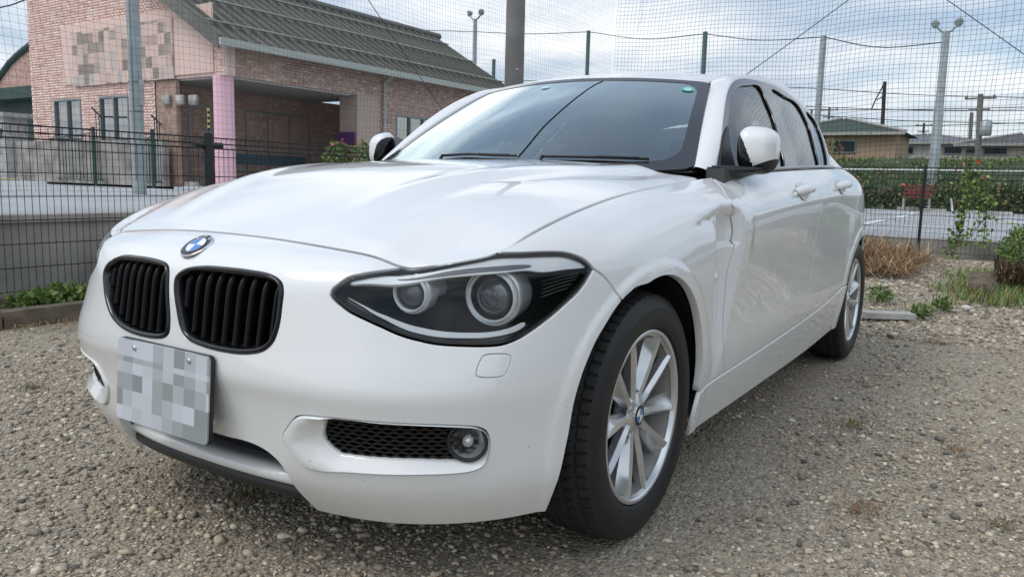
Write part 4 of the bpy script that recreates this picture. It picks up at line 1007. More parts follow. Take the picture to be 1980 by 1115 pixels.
# windscreen with its printed border
def wsl(g0, g1, gs, r=.05):
    """rounded outline on the windscreen, inset from base, header and sides"""
    b0, b1, a1 = g0, .5-g1, .68-gs; out = []
    for (cx, cy, st) in ((a1-r, b1-r, 0), (-a1+r, b1-r, 90), (-a1+r, b0+r, 180), (a1-r, b0+r, 270)):
        for i in range(9): q = R_(st+90*i/8); out.append((cx+r*math.cos(q), cy+r*math.sin(q)))
    return crv(np.array(out), True, .014)
WO = wsl(-.03, -.001, .000, .035); WI = wsl(.012, .022, .046, .070)
wsg = panel('windscreen', S_ws, WI, M_ws, car, h=.04, gap=-.006, flange=False, off=-.002, rnd=0)
panel('screen_border', S_ws, WO, M_frit, car, holes=[WI], h=.04, gap=.001, rnd=.001, depth=.006, hole_depth=.002)
# roof panel and the painted side frames between roof or screen and the side windows
ra = .545; rl = join(np.array([(x, .004) for x in np.linspace(-ra, ra, 50)]), np.array([(ra, y) for y in np.linspace(.004, 1.94, 70)][1:]), np.array([(x, 1.94) for x in np.linspace(ra, -ra, 40)][1:]), np.array([(-ra, y) for y in np.linspace(1.94, .004, 70)][1:-1]))
panel('roof', S_roof, rl, M_paint, car, h=.03, gap=.002, rnd=.003, depth=.012)
def rs(L, n):
    L = np.asarray(L); s = np.concatenate([[0], np.cumsum(np.linalg.norm(np.diff(L, axis=0), axis=1))]); t = np.linspace(0, s[-1], n); return np.stack([np.interp(t, s, L[:, k]) for k in range(3)], 1)
e1a = S_ws(np.full(40, .681), np.linspace(-.02, .5, 40)); e1b = S_roof(np.full(50, ra+.004), np.linspace(.01, 1.94, 50))
hx = np.array([e1b[-1], (-3.13, .505, 1.19), (-3.26, .56, 1.07), (-3.33, .60, .995), (-3.36, .615, .98)]); e1c = crv(hx)
fo = frame_loop; nfl = len(crv(Dab[1:-1])); outer2 = S_sideL(*crv(Dab[1:-1]).T); nrm = S_sideL.normal(*crv(Dab[1:-1]).T); outer2 = outer2+nrm*.004
# corner indices on the window outline
q = proj(outer2); ic = int(np.argmin(np.hypot(q[:, 0]-1419, q[:, 1]-157))); ir2 = int(np.argmin(np.hypot(q[:, 0]-1560, q[:, 1]-216)))
seg2 = [np.concatenate([[S_sideL(Dab[0][0], Dab[0][1])], outer2[:ic+1]]), outer2[ic:ir2+1], outer2[ir2:]]
xe = float(seg2[2][-1][0]); tail = np.array([(x, float(TOPX(x))-.003, float(TOPZ(x))) for x in np.linspace(xe, -3.30, 20)])
seg2[2] = np.concatenate([seg2[2], tail])
seg1 = [e1a, e1b, e1c]; ns = [50, 60, 50]
E1 = np.concatenate([rs(a, n)[(1 if i else 0):] for i, (a, n) in enumerate(zip(seg1, ns))]); E2 = np.concatenate([rs(a, n)[(1 if i else 0):] for i, (a, n) in enumerate(zip(seg2, ns))])
for sg in (1, -1):
    rows = []; nk = 11; A_ = E1; B_ = E2
    wdt = np.linalg.norm(B_-A_, axis=1, keepdims=True); 
    tang = np.gradient(.5*(A_+B_), axis=0); nn = np.cross(tang, B_-A_); nn /= np.maximum(np.linalg.norm(nn, axis=1, keepdims=True), 1e-9)
    nn = np.where((nn@np.array([.2, .7, .6]))[:, None] < 0, -nn, nn)
    kf = np.concatenate([np.full(ns[0], .26), np.linspace(.26, .07, ns[1]-1), np.linspace(.07, .03, ns[2]-1)])[:, None]
    mid = .5*(A_+B_)+nn*wdt*kf
    # smooth control line
    for _ in range(6): mid[1:-1] = .25*mid[:-2]+.5*mid[1:-1]+.25*mid[2:]
    for t in np.linspace(0, 1, nk):
        rows.append((A_*(1-t)**2+mid*2*t*(1-t)+B_*t*t))
    rows = [rows[0]-nn*.012]+rows+[rows[-1]-nn*.008]
    R3 = [r*[1, sg, 1] for r in rows]
    if sg < 0: R3 = R3[::-1]
    sf = ringstrip('side_frame', R3[::-1], M_paint, car, closed=False)
# tailgate glass and upper tailgate
for nm, t0, t1, m_ in (('rear_glass', 0.0, .78, M_tint), ('tailgate', .78, 1.0, M_paint)):
    A_ = rs(e1c, 40); A_ = A_[int(t0*39):int(t1*39)+1]; V = []; F = []; n = 17
    for i, p in enumerate(A_):
        for j in range(n):
            s_ = -1+2*j/(n-1); V.append((p[0]-.06*(1-s_*s_), p[1]*s_, p[2]+.03*(1-s_*s_)*(1 if i < 30 else .6)))
    for i in range(len(A_)-1):
        for j in range(n-1): F.append((i*n+j, i*n+n+j, i*n+n+j+1, i*n+j+1))
    mk(nm, V, F, m_, car)
# cowl panel and wipers
yy = np.linspace(-.70, .70, 50); cb = cowl_b(yy); 
c1 = hood2(.75-cb+.01, yy); c1[:, 2] -= .010; c2 = S_ws(yy/.70*.675, np.full(50, -.02)); c2[:, 2] -= .012
ringstrip('cowl_panel', [c1-[0, 0, .03], c1, .5*(c1+c2)-[0, 0, .006], c2], M_bplast, car, closed=False)
for pts, th in (([(1000, 304.5), (980, 304), (940, 302.8), (905, 301.5), (858, 304)], 1), ([(1255, 311), (1200, 309), (1150, 307.5), (1100, 306.5), (1050, 306)], 1)):
    ab = px_ab(S_ws, pts); P = sp(S_ws, crv(ab), .009); mbw = MB(); mbw.tube(P, np.linspace(.003, .004, len(P)), 6)
    k = len(P)//2; mbw.tube(P[int(k*.2):int(k*1.0)]+[0, 0, .001], .0045, 6)
    mbw.tube([P[-1], P[-1]+[.03, 0, -.03]], .006, 6); mbw.build('wiper', M_bplast, car, smooth=True)
    MB().tube(sp(S_ws, crv(ab), .005), .003, 5).build('wiper_blade', M_bplast, car, smooth=True)
# stickers and mirror foot behind the glass
for px, py, w_, h_, c in ((1054, 170, .035, .022, (.45, .65, .75)), (1330, 173, .045, .045, (.10, .50, .38))):
    ab = px_ab(S_ws, [(px, py)])[0]; c0 = S_ws(*ab); n0 = S_ws.normal(*ab); Ms = frame(c0+n0*.001, n0, (0, 1, 0))
    mm = mat('sticker', c, .5)
    if h_ == w_: s_ = MB().lathe([(w_/2, 0), (.0001, .0003)], 24, Ms).build('inspection_sticker', mm, car); MB().lathe([(w_*.28, .0008), (w_*.12, .0010)], 5, Ms).build('sticker_mark', M_bwhite, s_)
    else: MB().prism([(-w_/2, -h_/2), (w_/2, -h_/2), (w_/2, h_/2), (-w_/2, h_/2)], 0, .0004, Ms).build('inspection_sticker', mm, car)
# ------------------------------------------------------------------ cabin seen through the glass
mb = MB(); ys_ = np.linspace(-.70, .70, 30)
dash = [np.stack([np.full(30, x)-.03*(ys_/.7)**2*0, ys_, np.full(30, z)+dz*np.exp(-((ys_+.36)/.2)**2)], 1) for x, z, dz in ((-.60, .955, 0), (-.80, .965, .01), (-1.0, .962, .035), (-1.10, .935, .04), (-1.14, .86, 0), (-1.08, .70, 0), (-1.08, .45, 0))]
ringstrip('dashboard', dash, M_dash, car, closed=False)
sw = np.array([(-1.32+.03*math.sin(t), -.36+.185*math.cos(t), .93+.18*math.sin(t)) for t in np.linspace(0, 2*math.pi, 40, endpoint=False)])
st_ = MB().tube(sw, .014, 10, closed=True); st_.tube([(-1.30, -.36, .92), (-1.12, -.36, .87)], .03, 12); st_.tube([(-1.32, -.54, .93), (-1.31, -.18, .93)], .013, 8); st_.tube([(-1.32, -.36, .93), (-1.335, -.36, .76)], .013, 8)
st_.build('steering_wheel', M_dash, car, smooth=True)
def cushion(c, d, tilt, r=.05):
    bm = bmesh.new(); bmesh.ops.create_cube(bm, size=1.0)
    for v in bm.verts: v.co = Vector((v.co.x*d[0], v.co.y*d[1], v.co.z*d[2]))
    bmesh.ops.bevel(bm, geom=bm.edges[:], offset=r, segments=3, affect='EDGES', profile=.6)
    bmesh.ops.transform(bm, matrix=Matrix.Translation(c)@Matrix.Rotation(tilt, 4, 'Y'), verts=bm.verts)
    V = [tuple(v.co) for v in bm.verts]; F = [tuple(v.index for v in f.verts) for f in bm.faces]; bm.free(); return V, F
for y in (-.36, .36):
    m_ = MB(); m_.add(*cushion((-1.80, y, .82), (.13, .48, .62), R_(-14))); m_.add(*cushion((-1.58, y, .50), (.50, .48, .15), 0))
    s_ = m_.build('front_seat', M_seat, car, smooth=True)
    m2 = MB(); m2.add(*cushion((-1.90, y, 1.20), (.09, .26, .17), R_(-10), .035)); m2.tube([(-1.885, y-.06, 1.06), (-1.90, y-.06, 1.15)], .007, 8); m2.tube([(-1.885, y+.06, 1.06), (-1.90, y+.06, 1.15)], .007, 8); m2.build('headrest', M_seat, s_, smooth=True)
m_ = MB(); m_.add(*cushion((-2.72, 0, .85), (.14, 1.25, .56), R_(-18))); m_.add(*cushion((-2.45, 0, .52), (.5, 1.25, .16), 0)); m_.build('rear_seat', M_seat, car, smooth=True)
m_ = MB(); m_.add(*cushion((-1.27, -.02, 1.245), (.03, .24, .07), R_(10), .012)); m_.tube([(-1.25, -.02, 1.26), (-1.19, -.01, 1.30)], .012, 8); m_.build('interior_mirror', M_dash, car, smooth=True)
MB().prism([(-1.14, .10), (-1.02, .085), (-1.02, -.085), (-1.14, -.10)], 1.262, 1.30, None).build('sensor_cover', M_dash, car)
hl = [np.stack([np.full(20, x), np.linspace(-w_, w_, 20), z-.03*(np.linspace(-1, 1, 20))**2], 1) for x, z, w_ in ((-1.22, 1.315, .48), (-1.6, 1.37, .52), (-2.2, 1.385, .53), (-2.9, 1.33, .50))]
ringstrip('headlining', hl, mat('headlining', (.35, .35, .34), .9), car, closed=False)
for sg in (1, -1):
    for (x0, y0, z0, x1, y1, z1, w_) in ((-.80, .70, .98, -1.28, .535, 1.30, .03), (-1.66, .73, .98, -1.78, .56, 1.30, .035)):
        MB().tube([(x0, sg*y0, z0), (x1, sg*y1, z1)], w_, 8).build('pillar_trim', M_dash, car, smooth=True)
    MB().box((-1.75, sg*.765, .75), (2.2, .06, .44)).build('door_trim', M_dash, car)
# ------------------------------------------------------------------ door mirrors
def superell(c, half, e=.55, nu=36, nv=20, fn=None):
    V = []; F = []
    def pw(v, p): return math.copysign(abs(v)**p, v)
    for i in range(nv+1):
        v = -math.pi/2+math.pi*i/nv
        for j in range(nu):
            u = 2*math.pi*j/nu; p = np.array([pw(math.cos(v), e)*pw(math.cos(u), e), pw(math.cos(v), e)*pw(math.sin(u), e), pw(math.sin(v), e)])
            if fn: p = fn(p)
            V.append(np.asarray(c)+p*half)
    for i in range(nv):
        for j in range(nu): F.append((i*nu+j, i*nu+(j+1) % nu, (i+1)*nu+(j+1) % nu, (i+1)*nu+j))
    return np.array(V), F
for sg in (1, -1):
    c = np.array([-.835, .842, 1.040])
    def sh(p):
        x, y, z = p
        q = np.array([x, y, z], float)
        k = (x+1)/2       # 0 at the glass side (rear) .. 1 at the nose
        q[1] = y*(1-.22*k**2)+.10*k*0; q[2] = z*(1-.20*k**2)
        q[2] -= .20*(y+1)/2*max(z, 0)**1.5
        q[0] = x-.28*(y)*.9
        return q
    V, F = superell((0, 0, 0), (.060, .066, .086), .68, 150, 96, sh)
    Vn = V.copy()
    z = V[:, 2]; y = V[:, 1]; x = V[:, 0]
    # cover (body colour) = front and outer upper shell; inner cheek black; lower skirt black
    C = V[np.array(F)].mean(1)
    cover = []; cheek = []; skirt = []
    for f, cc in zip(F, C):
        if cc[2] < -.058+.42*max(cc[1], -.01): skirt.append(f)
        elif cc[1] < -.020-.38*(cc[2])-5*max(cc[2], 0)**2: cheek.append(f)
        elif cc[0] < -.052-.25*cc[1]*.9 and False: cheek.append(f)
        else: cover.append(f)
    rt = R_(0)
    Vw = (V+c)*[1, sg, 1]
    fx = (lambda fs: fs) if sg > 0 else (lambda fs: [g[::-1] for g in fs])
    mir = mk('door_mirror', Vw, fx(skirt), M_bplast, car)
    if sg > 0: tag(mir, 'white capped door mirror on a black foot nearest the viewer')
    mk('mirror_cap', Vw, fx(cover), M_paint, mir); mk('mirror_cheek', Vw, fx(cheek), M_black, mir)
    # glass at the rear
    MB().lathe([(.0001, 0), (.055, -.001), (.060, -.006)], 32, np.asarray(frame((c+[-.085, -.012, .004])*[1, sg, 1], (-1, -.25*sg*0, 0)))).build('mirror_glass', M_chrome, mir, smooth=True)
    # foot: tapered arm from the window corner to the housing
    foot = [((-.690, .745, .960), .022, .021), ((-.710, .765, .961), .032, .021), ((-.740, .785, .964), .040, .018), ((-.770, .810, .967), .046, .015), ((-.810, .840, .969), .044, .012), ((-.830, .870, .973), .036, .008)]
    Vf = []; n = 16
    for (p, wx, wz) in foot:
        for j in range(n):
            a = 2*math.pi*j/n; Vf.append((p[0]+wx*1.25*math.copysign(abs(math.cos(a))**.7, math.cos(a)), sg*p[1], p[2]+wz*math.copysign(abs(math.sin(a))**.7, math.sin(a))))
    Ff = [(k*n+j, k*n+(j+1) % n, (k+1)*n+(j+1) % n, (k+1)*n+j) for k in range(len(foot)-1) for j in range(n)]+[tuple(range(n)), tuple((len(foot)-1)*n+j for j in range(n))]
    mk('mirror_foot', Vf, Ff, M_bplast, mir)
    # black sail in the corner of the window
    sl = px_ab(S_sideL, [(1388, 340), (1388, 318), (1396, 262), (1404, 246), (1410, 290), (1420, 330), (1422, 338)])
    S = S_sideL if sg > 0 else S_sideR; L = crv(sl, True); L = L if sg > 0 else mirS(L)
    panel('sail_panel', S, L, M_bplast, mir, off=.010, gap=0, rnd=.004, depth=.012, h=.03)
    # triangle foot plate at the waist
    MB().box((-.715, sg*.752, .952), (.11, .035, .046)).build('sail_base', M_bplast, mir)
# ------------------------------------------------------------------ door handles
for sg in (1, -1):
    for nm, ph in (('front', (1552, 370)), ('rear', (1626, 361))):
        ab = hit(S_body, *ph); P = S_body(*ab); N = S_body.normal(*ab)
        ax = np.array([-1.0, 0, .035]); upz = np.cross(N, ax)*-1; s3 = np.array([1, sg, 1])
        L = .23; n = 22; V = []; k = 12
        for i in range(n):
            t = i/(n-1); s_ = (t-.5)*L; out = .012+.032*math.sin(math.pi*t)**.6; hw_ = .011+.009*math.sin(math.pi*t)**.5; th = .007+.006*math.sin(math.pi*t)
            for j in range(k):
                a = 2*math.pi*j/k; V.append((P+ax*s_+N*(out-.012+th*math.cos(a))+upz*hw_*math.sin(a))*s3)
        F = [(i*k+j, i*k+(j+1) % k, (i+1)*k+(j+1) % k, (i+1)*k+j) for i in range(n-1) for j in range(k)]+[tuple(range(k)), tuple((n-1)*k+j for j in range(k))]
        hd = mk('door_handle', V, F, M_paint, car)
        # dished recess behind the handle: a shallow shaded cup
        cup = MB(); M_ = frame(P+N*.0015, N, ax); 
        pts = [(.075*math.cos(a), .040*math.sin(a)) for a in np.linspace(0, 2*math.pi, 30, endpoint=False)]
        V2 = []; F2 = []
        for q_, (sc, dp) in enumerate(((1.0, .0008), (.93, .003), (.86, .001), (.5, -.001))):
            for (u, v) in pts: V2.append(((M_[:3, :3]@np.array([u*sc, v*sc, dp]))+M_[:3, 3])*s3)
        for q_ in range(3):
            for i in range(30): F2.append((q_*30+i, q_*30+(i+1) % 30, q_*30+30+(i+1) % 30, q_*30+30+i))
        mk('handle_cup', V2, F2, M_paint, hd)
# side repeater lines, tail lamps and exhaust at the back of the car
for sg in (1, -1):
    W = (lambda L: L) if sg > 0 else mirA
    c_ = near(S_body, (-3.30, .74, .84)); L = crv(np.array([(c_[0]-.16, c_[1]+.03), (c_[0]+.02, c_[1]+.06), (c_[0]+.25, c_[1]+.05), (c_[0]+.27, c_[1]-.06), (c_[0]+.05, c_[1]-.08), (c_[0]-.12, c_[1]-.03)]), True)
    panel('tail_lamp', S_body, W(L), M_red, car, off=.004, gap=0, h=.03)

# overhead cable and twigs that mirror in the windscreen
RP = []
for px, py in ((1002, 303), (1022, 280), (1050, 246), (1082, 216), (1118, 186), (1146, 166), (1166, 156)):
    ab = px_ab(S_ws, [(px, py)])[0]; h_ = S_ws(*ab); n_ = S_ws.normal(*ab); d_ = h_-CAM; d_ /= np.linalg.norm(d_); r_ = d_-2*(d_@n_)*n_; RP.append(h_+r_*4.2)
oc = MB().tube(crv(np.array(RP), step=.1), .020, 8).build('overhead_cable', M_bplast, smooth=True); tag(oc, 'thick black cable overhead that mirrors as a dark line in the windscreen', 'cable')
# ------------------------------------------------------------------ ground and lots
def rawmesh(name, V, F, ms, mi, parent=None):
    V = np.asarray(V, np.float32); F = np.asarray(F, np.int32); k = F.shape[1]
    me = bpy.data.meshes.new(name); me.vertices.add(len(V)); me.vertices.foreach_set('co', V.ravel()); me.loops.add(F.size); me.loops.foreach_set('vertex_index', F.ravel())
    me.polygons.add(len(F)); me.polygons.foreach_set('loop_start', np.arange(0, F.size, k, dtype=np.int32)); me.polygons.foreach_set('loop_total', np.full(len(F), k, np.int32))
    for m in ms: me.materials.append(m)
    if mi is not None: me.polygons.foreach_set('material_index', np.asarray(mi, np.int32))
    me.update(calc_edges=True); return link(bpy.data.objects.new(name, me), parent)
def ramp(nt, fac, stops):
    r = nt.nodes.new('ShaderNodeValToRGB'); e = r.color_ramp.elements
    e[0].position = stops[0][0]; e[0].color = (*stops[0][1], 1); e[1].position = stops[-1][0]; e[1].color = (*stops[-1][1], 1)
    for p, c in stops[1:-1]: q = e.new(p); q.color = (*c, 1)
    nt.links.new(fac, r.inputs[0]); return r.outputs[0]
def gravel_mat():
    m = bpy.data.materials.new('gravel_soil'); m.use_nodes = True; nt = m.node_tree; b = nt.nodes['Principled BSDF']; L = nt.links.new
    tc = nt.nodes.new('ShaderNodeTexCoord')
    v = nt.nodes.new('ShaderNodeTexVoronoi'); v.inputs['Scale'].default_value = 95; L(tc.outputs['Object'], v.inputs['Vector'])
    sc = nt.nodes.new('ShaderNodeSeparateColor'); L(v.outputs['Color'], sc.inputs[0])
    c1 = ramp(nt, sc.outputs[0], [(0, (.13, .115, .09)), (.25, (.29, .24, .175)), (.5, (.42, .35, .26)), (.75, (.32, .28, .22)), (1, (.62, .54, .41))])
    n = nt.nodes.new('ShaderNodeTexNoise'); n.inputs['Scale'].default_value = 1.1; n.inputs['Detail'].default_value = 7; L(tc.outputs['Object'], n.inputs['Vector'])
    c2 = ramp(nt, n.outputs['Fac'], [(.36, (.33, .26, .18)), (.5, (.40, .335, .25)), (.66, (.44, .375, .285))])
    n3 = nt.nodes.new('ShaderNodeTexNoise'); n3.inputs['Scale'].default_value = 180; n3.inputs['Detail'].default_value = 3; L(tc.outputs['Object'], n3.inputs['Vector'])
    mx = nt.nodes.new('ShaderNodeMix'); mx.data_type = 'RGBA'; mx.inputs['Factor'].default_value = .78; L(c2, mx.inputs['A']); L(c1, mx.inputs['B'])
    mm = nt.nodes.new('ShaderNodeMix'); mm.data_type = 'RGBA'; mm.blend_type = 'MULTIPLY'; mm.inputs['Factor'].default_value = .7; L(mx.outputs['Result'], mm.inputs['A']); L(ramp(nt, n3.outputs['Fac'], [(.3, (.55, .55, .55)), (.7, (1.2, 1.2, 1.2))]), mm.inputs['B'])
    L(mm.outputs['Result'], b.inputs['Base Color']); b.inputs['Roughness'].default_value = .92
    bp = nt.nodes.new('ShaderNodeBump'); bp.inputs['Strength'].default_value = 1; bp.inputs['Distance'].default_value = .006; bp.invert = True; L(v.outputs['Distance'], bp.inputs['Height']); L(bp.outputs[0], b.inputs['Normal'])
    return m
def asphalt_mat(name, c0, c1):
    m = bpy.data.materials.new(name); m.use_nodes = True; nt = m.node_tree; b = nt.nodes['Principled BSDF']; L = nt.links.new
    tc = nt.nodes.new('ShaderNodeTexCoord'); n = nt.nodes.new('ShaderNodeTexNoise'); n.inputs['Scale'].default_value = .5; n.inputs['Detail'].default_value = 9; n.inputs['Roughness'].default_value = .7; L(tc.outputs['Object'], n.inputs['Vector'])
    L(ramp(nt, n.outputs['Fac'], [(.35, c0), (.65, c1)]), b.inputs['Base Color']); b.inputs['Roughness'].default_value = .85
    n2 = nt.nodes.new('ShaderNodeTexNoise'); n2.inputs['Scale'].default_value = 90; L(tc.outputs['Object'], n2.inputs['Vector']); bp = nt.nodes.new('ShaderNodeBump'); bp.inputs['Strength'].default_value = .4; bp.inputs['Distance'].default_value = .01; L(n2.outputs['Fac'], bp.inputs['Height']); L(bp.outputs[0], b.inputs['Normal'])
    return m
M_gravel = gravel_mat(); M_asph = asphalt_mat('asphalt', (.33, .34, .35), (.46, .47, .47))
M_conc = mat('concrete', (.34, .32, .29), .9, noise=.5, nscale=2.2, bump=.4, bscale=40)
M_concl = mat('pale_concrete', (.42, .41, .38), .9, noise=.3, nscale=5, bump=.3, bscale=60)
M_white = mat('road_paint', (.72, .72, .70), .7, noise=.15, nscale=12)
M_yell = mat('yellow_paint', (.65, .52, .12), .7)
M_soil = mat('far_ground', (.16, .15, .11), .95, noise=.4, nscale=.3)
def gz(x, y): # gentle unevenness of the gravel
    return .010*np.sin(x*1.9+1.3*np.sin(y*1.1))+.008*np.sin(y*2.7+x*.8)-.012*np.exp(-((y-.78)/.22)**2)*sstep(x, 1.2, -.2)*sstep(x, -3.6, -2.0)-.010
xs = np.concatenate([np.linspace(-9.75, 3.2, 260)]); ys2 = np.linspace(-3.42, 3.6, 150); X, Y = np.meshgrid(xs, ys2); Zg = gz(X, Y)+.06*sstep(X, -7.0, -9.3)
nx_, ny_ = len(xs), len(ys2); i = (np.arange(ny_-1)[:, None]*nx_+np.arange(nx_-1)[None]).ravel()
for wx in (0.0, -2.69):      # the car stands level: press the ground to zero under the tyres
    for wy in (.75, -.75): Zg -= Zg*np.exp(-(((X-wx)/.28)**2+((Y-wy)/.28)**2))
gr = mk('gravel_ground', np.stack([X, Y, Zg], -1).reshape(-1, 3), np.stack([i, i+1, i+nx_+1, i+nx_], 1), M_gravel); tag(gr, kind='structure')
g2_ = mk('ground', [(-900, -900, -.12), (900, -900, -.12), (900, 900, -.12), (-900, 900, -.12)], [(0, 1, 2, 3)], M_soil, smooth=False); tag(g2_, kind='structure')
g3_ = mk('gravel_surround', [(-9.75, 3.55, -.03), (3.15, 3.55, -.03), (3.15, -3.42, -.03), (40, -3.42, -.03), (40, 60, -.03), (-9.75, 60, -.03)], [(0, 1, 2, 3, 4, 5)], M_gravel, smooth=False); tag(g3_, kind='structure')
def lotz(x, y=0): return .60-.30*sstep(-np.asarray(x, float), 6.5, 14)
# left car park level with the nursery, falling gently to the far side
xl = np.concatenate([np.linspace(-27.2, 12, 90)]); yl = np.array([-45, -30, -20, -12, -8, -6, -4.12]); X, Y = np.meshgrid(xl, yl); n_ = len(xl); i = (np.arange(len(yl)-1)[:, None]*n_+np.arange(n_-1)[None]).ravel()
lot = mk('parking_lot', np.stack([X, Y, lotz(X)], -1).reshape(-1, 3), np.stack([i, i+1, i+n_+1, i+n_], 1), M_asph); tag(lot, kind='structure')
xl = np.linspace(-27.2, -9.95, 40); yl = np.linspace(-4.12, 40, 20); X, Y = np.meshgrid(xl, yl); n_ = len(xl); i = (np.arange(len(yl)-1)[:, None]*n_+np.arange(n_-1)[None]).ravel()
Zl = np.where(Y < -3, lotz(X), lotz(X)*1.0); lot2 = mk('parking_lot', np.stack([X, Y, np.minimum(Zl, .30+.0*X)*0+lotz(np.minimum(X, -13.9))], -1).reshape(-1, 3), np.stack([i, i+1, i+n_+1, i+n_], 1), M_asph); tag(lot2, kind='structure')
def stripe(name, P0, P1, w, m, z0=None):
    P0 = np.array(P0, float); P1 = np.array(P1, float); d = P1-P0; d[2] = 0; d /= np.linalg.norm(d); s_ = np.array([-d[1], d[0], 0])*w/2
    o = mk(name, [P0-s_, P1-s_, P1+s_, P0+s_], [(0, 1, 2, 3)], m, smooth=False); tag(o, kind='structure'); return o
zz = .304+.004
for a, b, w_ in (((1668, 441.5), (1965, 458.5), .12), ((1668, 433), (1708, 425), .18), ((1735, 421), (1770, 411), .14), ((1718, 422), (1800, 426), .08), ((1926, 421), (1990, 434), .12), ((1850, 431), (1930, 434), .08)):
    stripe('painted_line', at(*a, 2, zz), at(*b, 2, zz), w_, M_white)
for a, b in (((1722, 421), (1731, 421)), ((1780, 424), (1790, 424.5)), ((1946, 430), (1962, 432))): stripe('painted_line', at(*a, 2, zz+.004), at(*b, 2, zz+.004), .16, M_yell)
for a, b, w_ in (((-20, 376), (300, 375), .14), ((-20, 360), (70, 359), .12)): stripe('painted_line', at(*a, 2, .606), at(*b, 2, .606), w_, M_white)
stripe('painted_line', at(-20, 346, 2, .606), at(60, 345, 2, .606), .3, M_yell)
# retaining wall, kerb of the planting strip
def wall(name, p0, p1, z0, z1, th, m, label, cat='wall', **k):
    p0 = np.array(p0, float); p1 = np.array(p1, float); d = p1-p0; L = np.linalg.norm(d); d /= L
    R = np.array([[d[0], -d[1], 0], [d[1], d[0], 0], [0, 0, 1]])
    o = MB().box(((p0[0]+p1[0])/2, (p0[1]+p1[1])/2, (z0+z1)/2), (L, th, z1-z0), R).build(name, m); tag(o, label, cat, **k); return o
rw = empty('retaining_wall', (-3, -4.05, 0), label='low grey concrete retaining wall behind the left mesh fence', cat='wall')
MB().box((2.0, 0, .27), (14.6, .16, .60)).build('wall_panel', M_conc, rw)
for q in range(8): MB().box((-4.6+q*1.9, .082, .30), (.02, .006, .52)).build('joint', M_dark, rw)
MB().box((2.0, 0, .592), (14.6, .22, .05)).build('coping', M_conc, rw)
wall('kerb_wall', (-9.9, -4.0), (-9.9, 12), -.1, .30, .14, M_conc, 'low concrete kerb wall under the rear mesh fence', 'wall')
M_kerb = mat('weathered_kerb', (.16, .125, .09), .95, noise=.45, nscale=9, bump=.5, bscale=50)
for row, (yk, zt) in enumerate(((-3.36, .085), (-3.80, .10))):
    kb = empty('kerb_edging', (0, yk, 0), label=('brown weathered kerb stones edging the gravel on the left' if row == 0 else 'brown kerb stones under the foot of the left mesh fence'), cat='kerb')
    x = -3.6
    me = MB().box((0, 0, 0), (.585, .11, .17)).build('kerb_stone', M_kerb, kb); me.location = (x, 0, zt-.085)
    while x < 3.2:
        x += .60; c = me.copy(); link(c, kb); c.location = (x, random.uniform(-.008, .008), zt-.085+random.uniform(-.008, .006)); c.rotation_euler = (0, random.uniform(-.01, .01), random.uniform(-.012, .012))
pb = mk('planting_strip', [(-4, -3.75, .045), (4, -3.75, .045), (4, -3.41, .05), (-4, -3.41, .05)], [(0, 1, 2, 3)], M_soil, smooth=False); tag(pb, kind='structure')
# ------------------------------------------------------------------ mesh fences
M_fence = mat('fence_black', (.012, .014, .014), .4)
M_fgreen = mat('fence_green', (.02, .055, .05), .45)
def mesh_fence(name, p0, p1, z0, z1, postx, label, m=M_fence, dv=.0465, big=(), rails=None, r=.0017, posts=True):
    p0 = np.array([*p0, 0.0]); p1 = np.array([*p1, 0.0]); L = np.linalg.norm(p1-p0); d = (p1-p0)/L; nrm_ = np.array([-d[1], d[0], 0])
    root = empty(name, tuple(p0), label=label, cat='fence')
    w = MB(); n = int(L/dv)
    for i in range(n+1):
        q = d*(i*dv); w.tube([q+[0, 0, z0], q+[0, 0, z1-.085]+nrm_*0, q+[0, 0, z1-.06]+nrm_*.03, q+[0, 0, z1-.01]+nrm_*.03, q+[0, 0, z1]+nrm_*.0], r, 4, cap=False)
    w.build('wire_mesh', m, root)
    w2 = MB(); hs = rails or list(np.arange(z0+.03, z1-.12, .155))+[z1-.085, z1-.045, z1]
    for h in hs:
        off = .03 if h in (z1-.045,) else 0
        w2.tube([[0, 0, h]+nrm_*off, d*L+[0, 0, h]+nrm_*off], r*1.35 if h < z1-.1 else r*2.2, 4, cap=False)
    w2.build('cross_wires', m, root)
    for t in postx:
        rr = .038 if t in big else .017
        q = d*t-nrm_*.02
        p = MB().tube([q+[0, 0, -.05], q+[0, 0, z1+.03]], rr, 14); p.tube([q+[0, 0, z1+.03], q+[0, 0, z1+.042]], [rr*1.12, rr*.7], 14); po = p.build('post', m, root, auto=40)
        if t in big: MB().tube([q-d*(rr+.09)+[0, 0, z1-.06], q+d*(rr+.09)+[0, 0, z1-.06]], .026, 8).build('clamp', m, po)
    return root
mesh_fence('mesh_fence', (3.6, -3.88), (-9.55, -3.88), .09, 1.20, (5.70, 7.7, 9.8, 11.8, 13.1), 'black welded mesh fence running along the left of the gravel beside the car', big=(5.70,), r=.0024)
mesh_fence('mesh_fence', (-9.6, -3.9), (-9.6, 8.0), .11, 1.22, (.9, 2.9, 4.35, 6.4, 8.4), 'black welded mesh fence crossing behind the car', r=.0021, dv=.052)
# rope with yellow and black warning sleeve on the left post
wp = at(404, 258, 1, -3.90); sl_ = MB(); 
ws_ = empty('warning_sleeve', tuple(wp), label='short yellow and black striped cable guard above the black fence post', cat='cable guard')
for k in range(8): MB().tube([(0, 0, .02+k*.022), (0, 0, .042+k*.022)], .009, 8).build('stripe', M_yell if k % 2 else M_black, ws_)
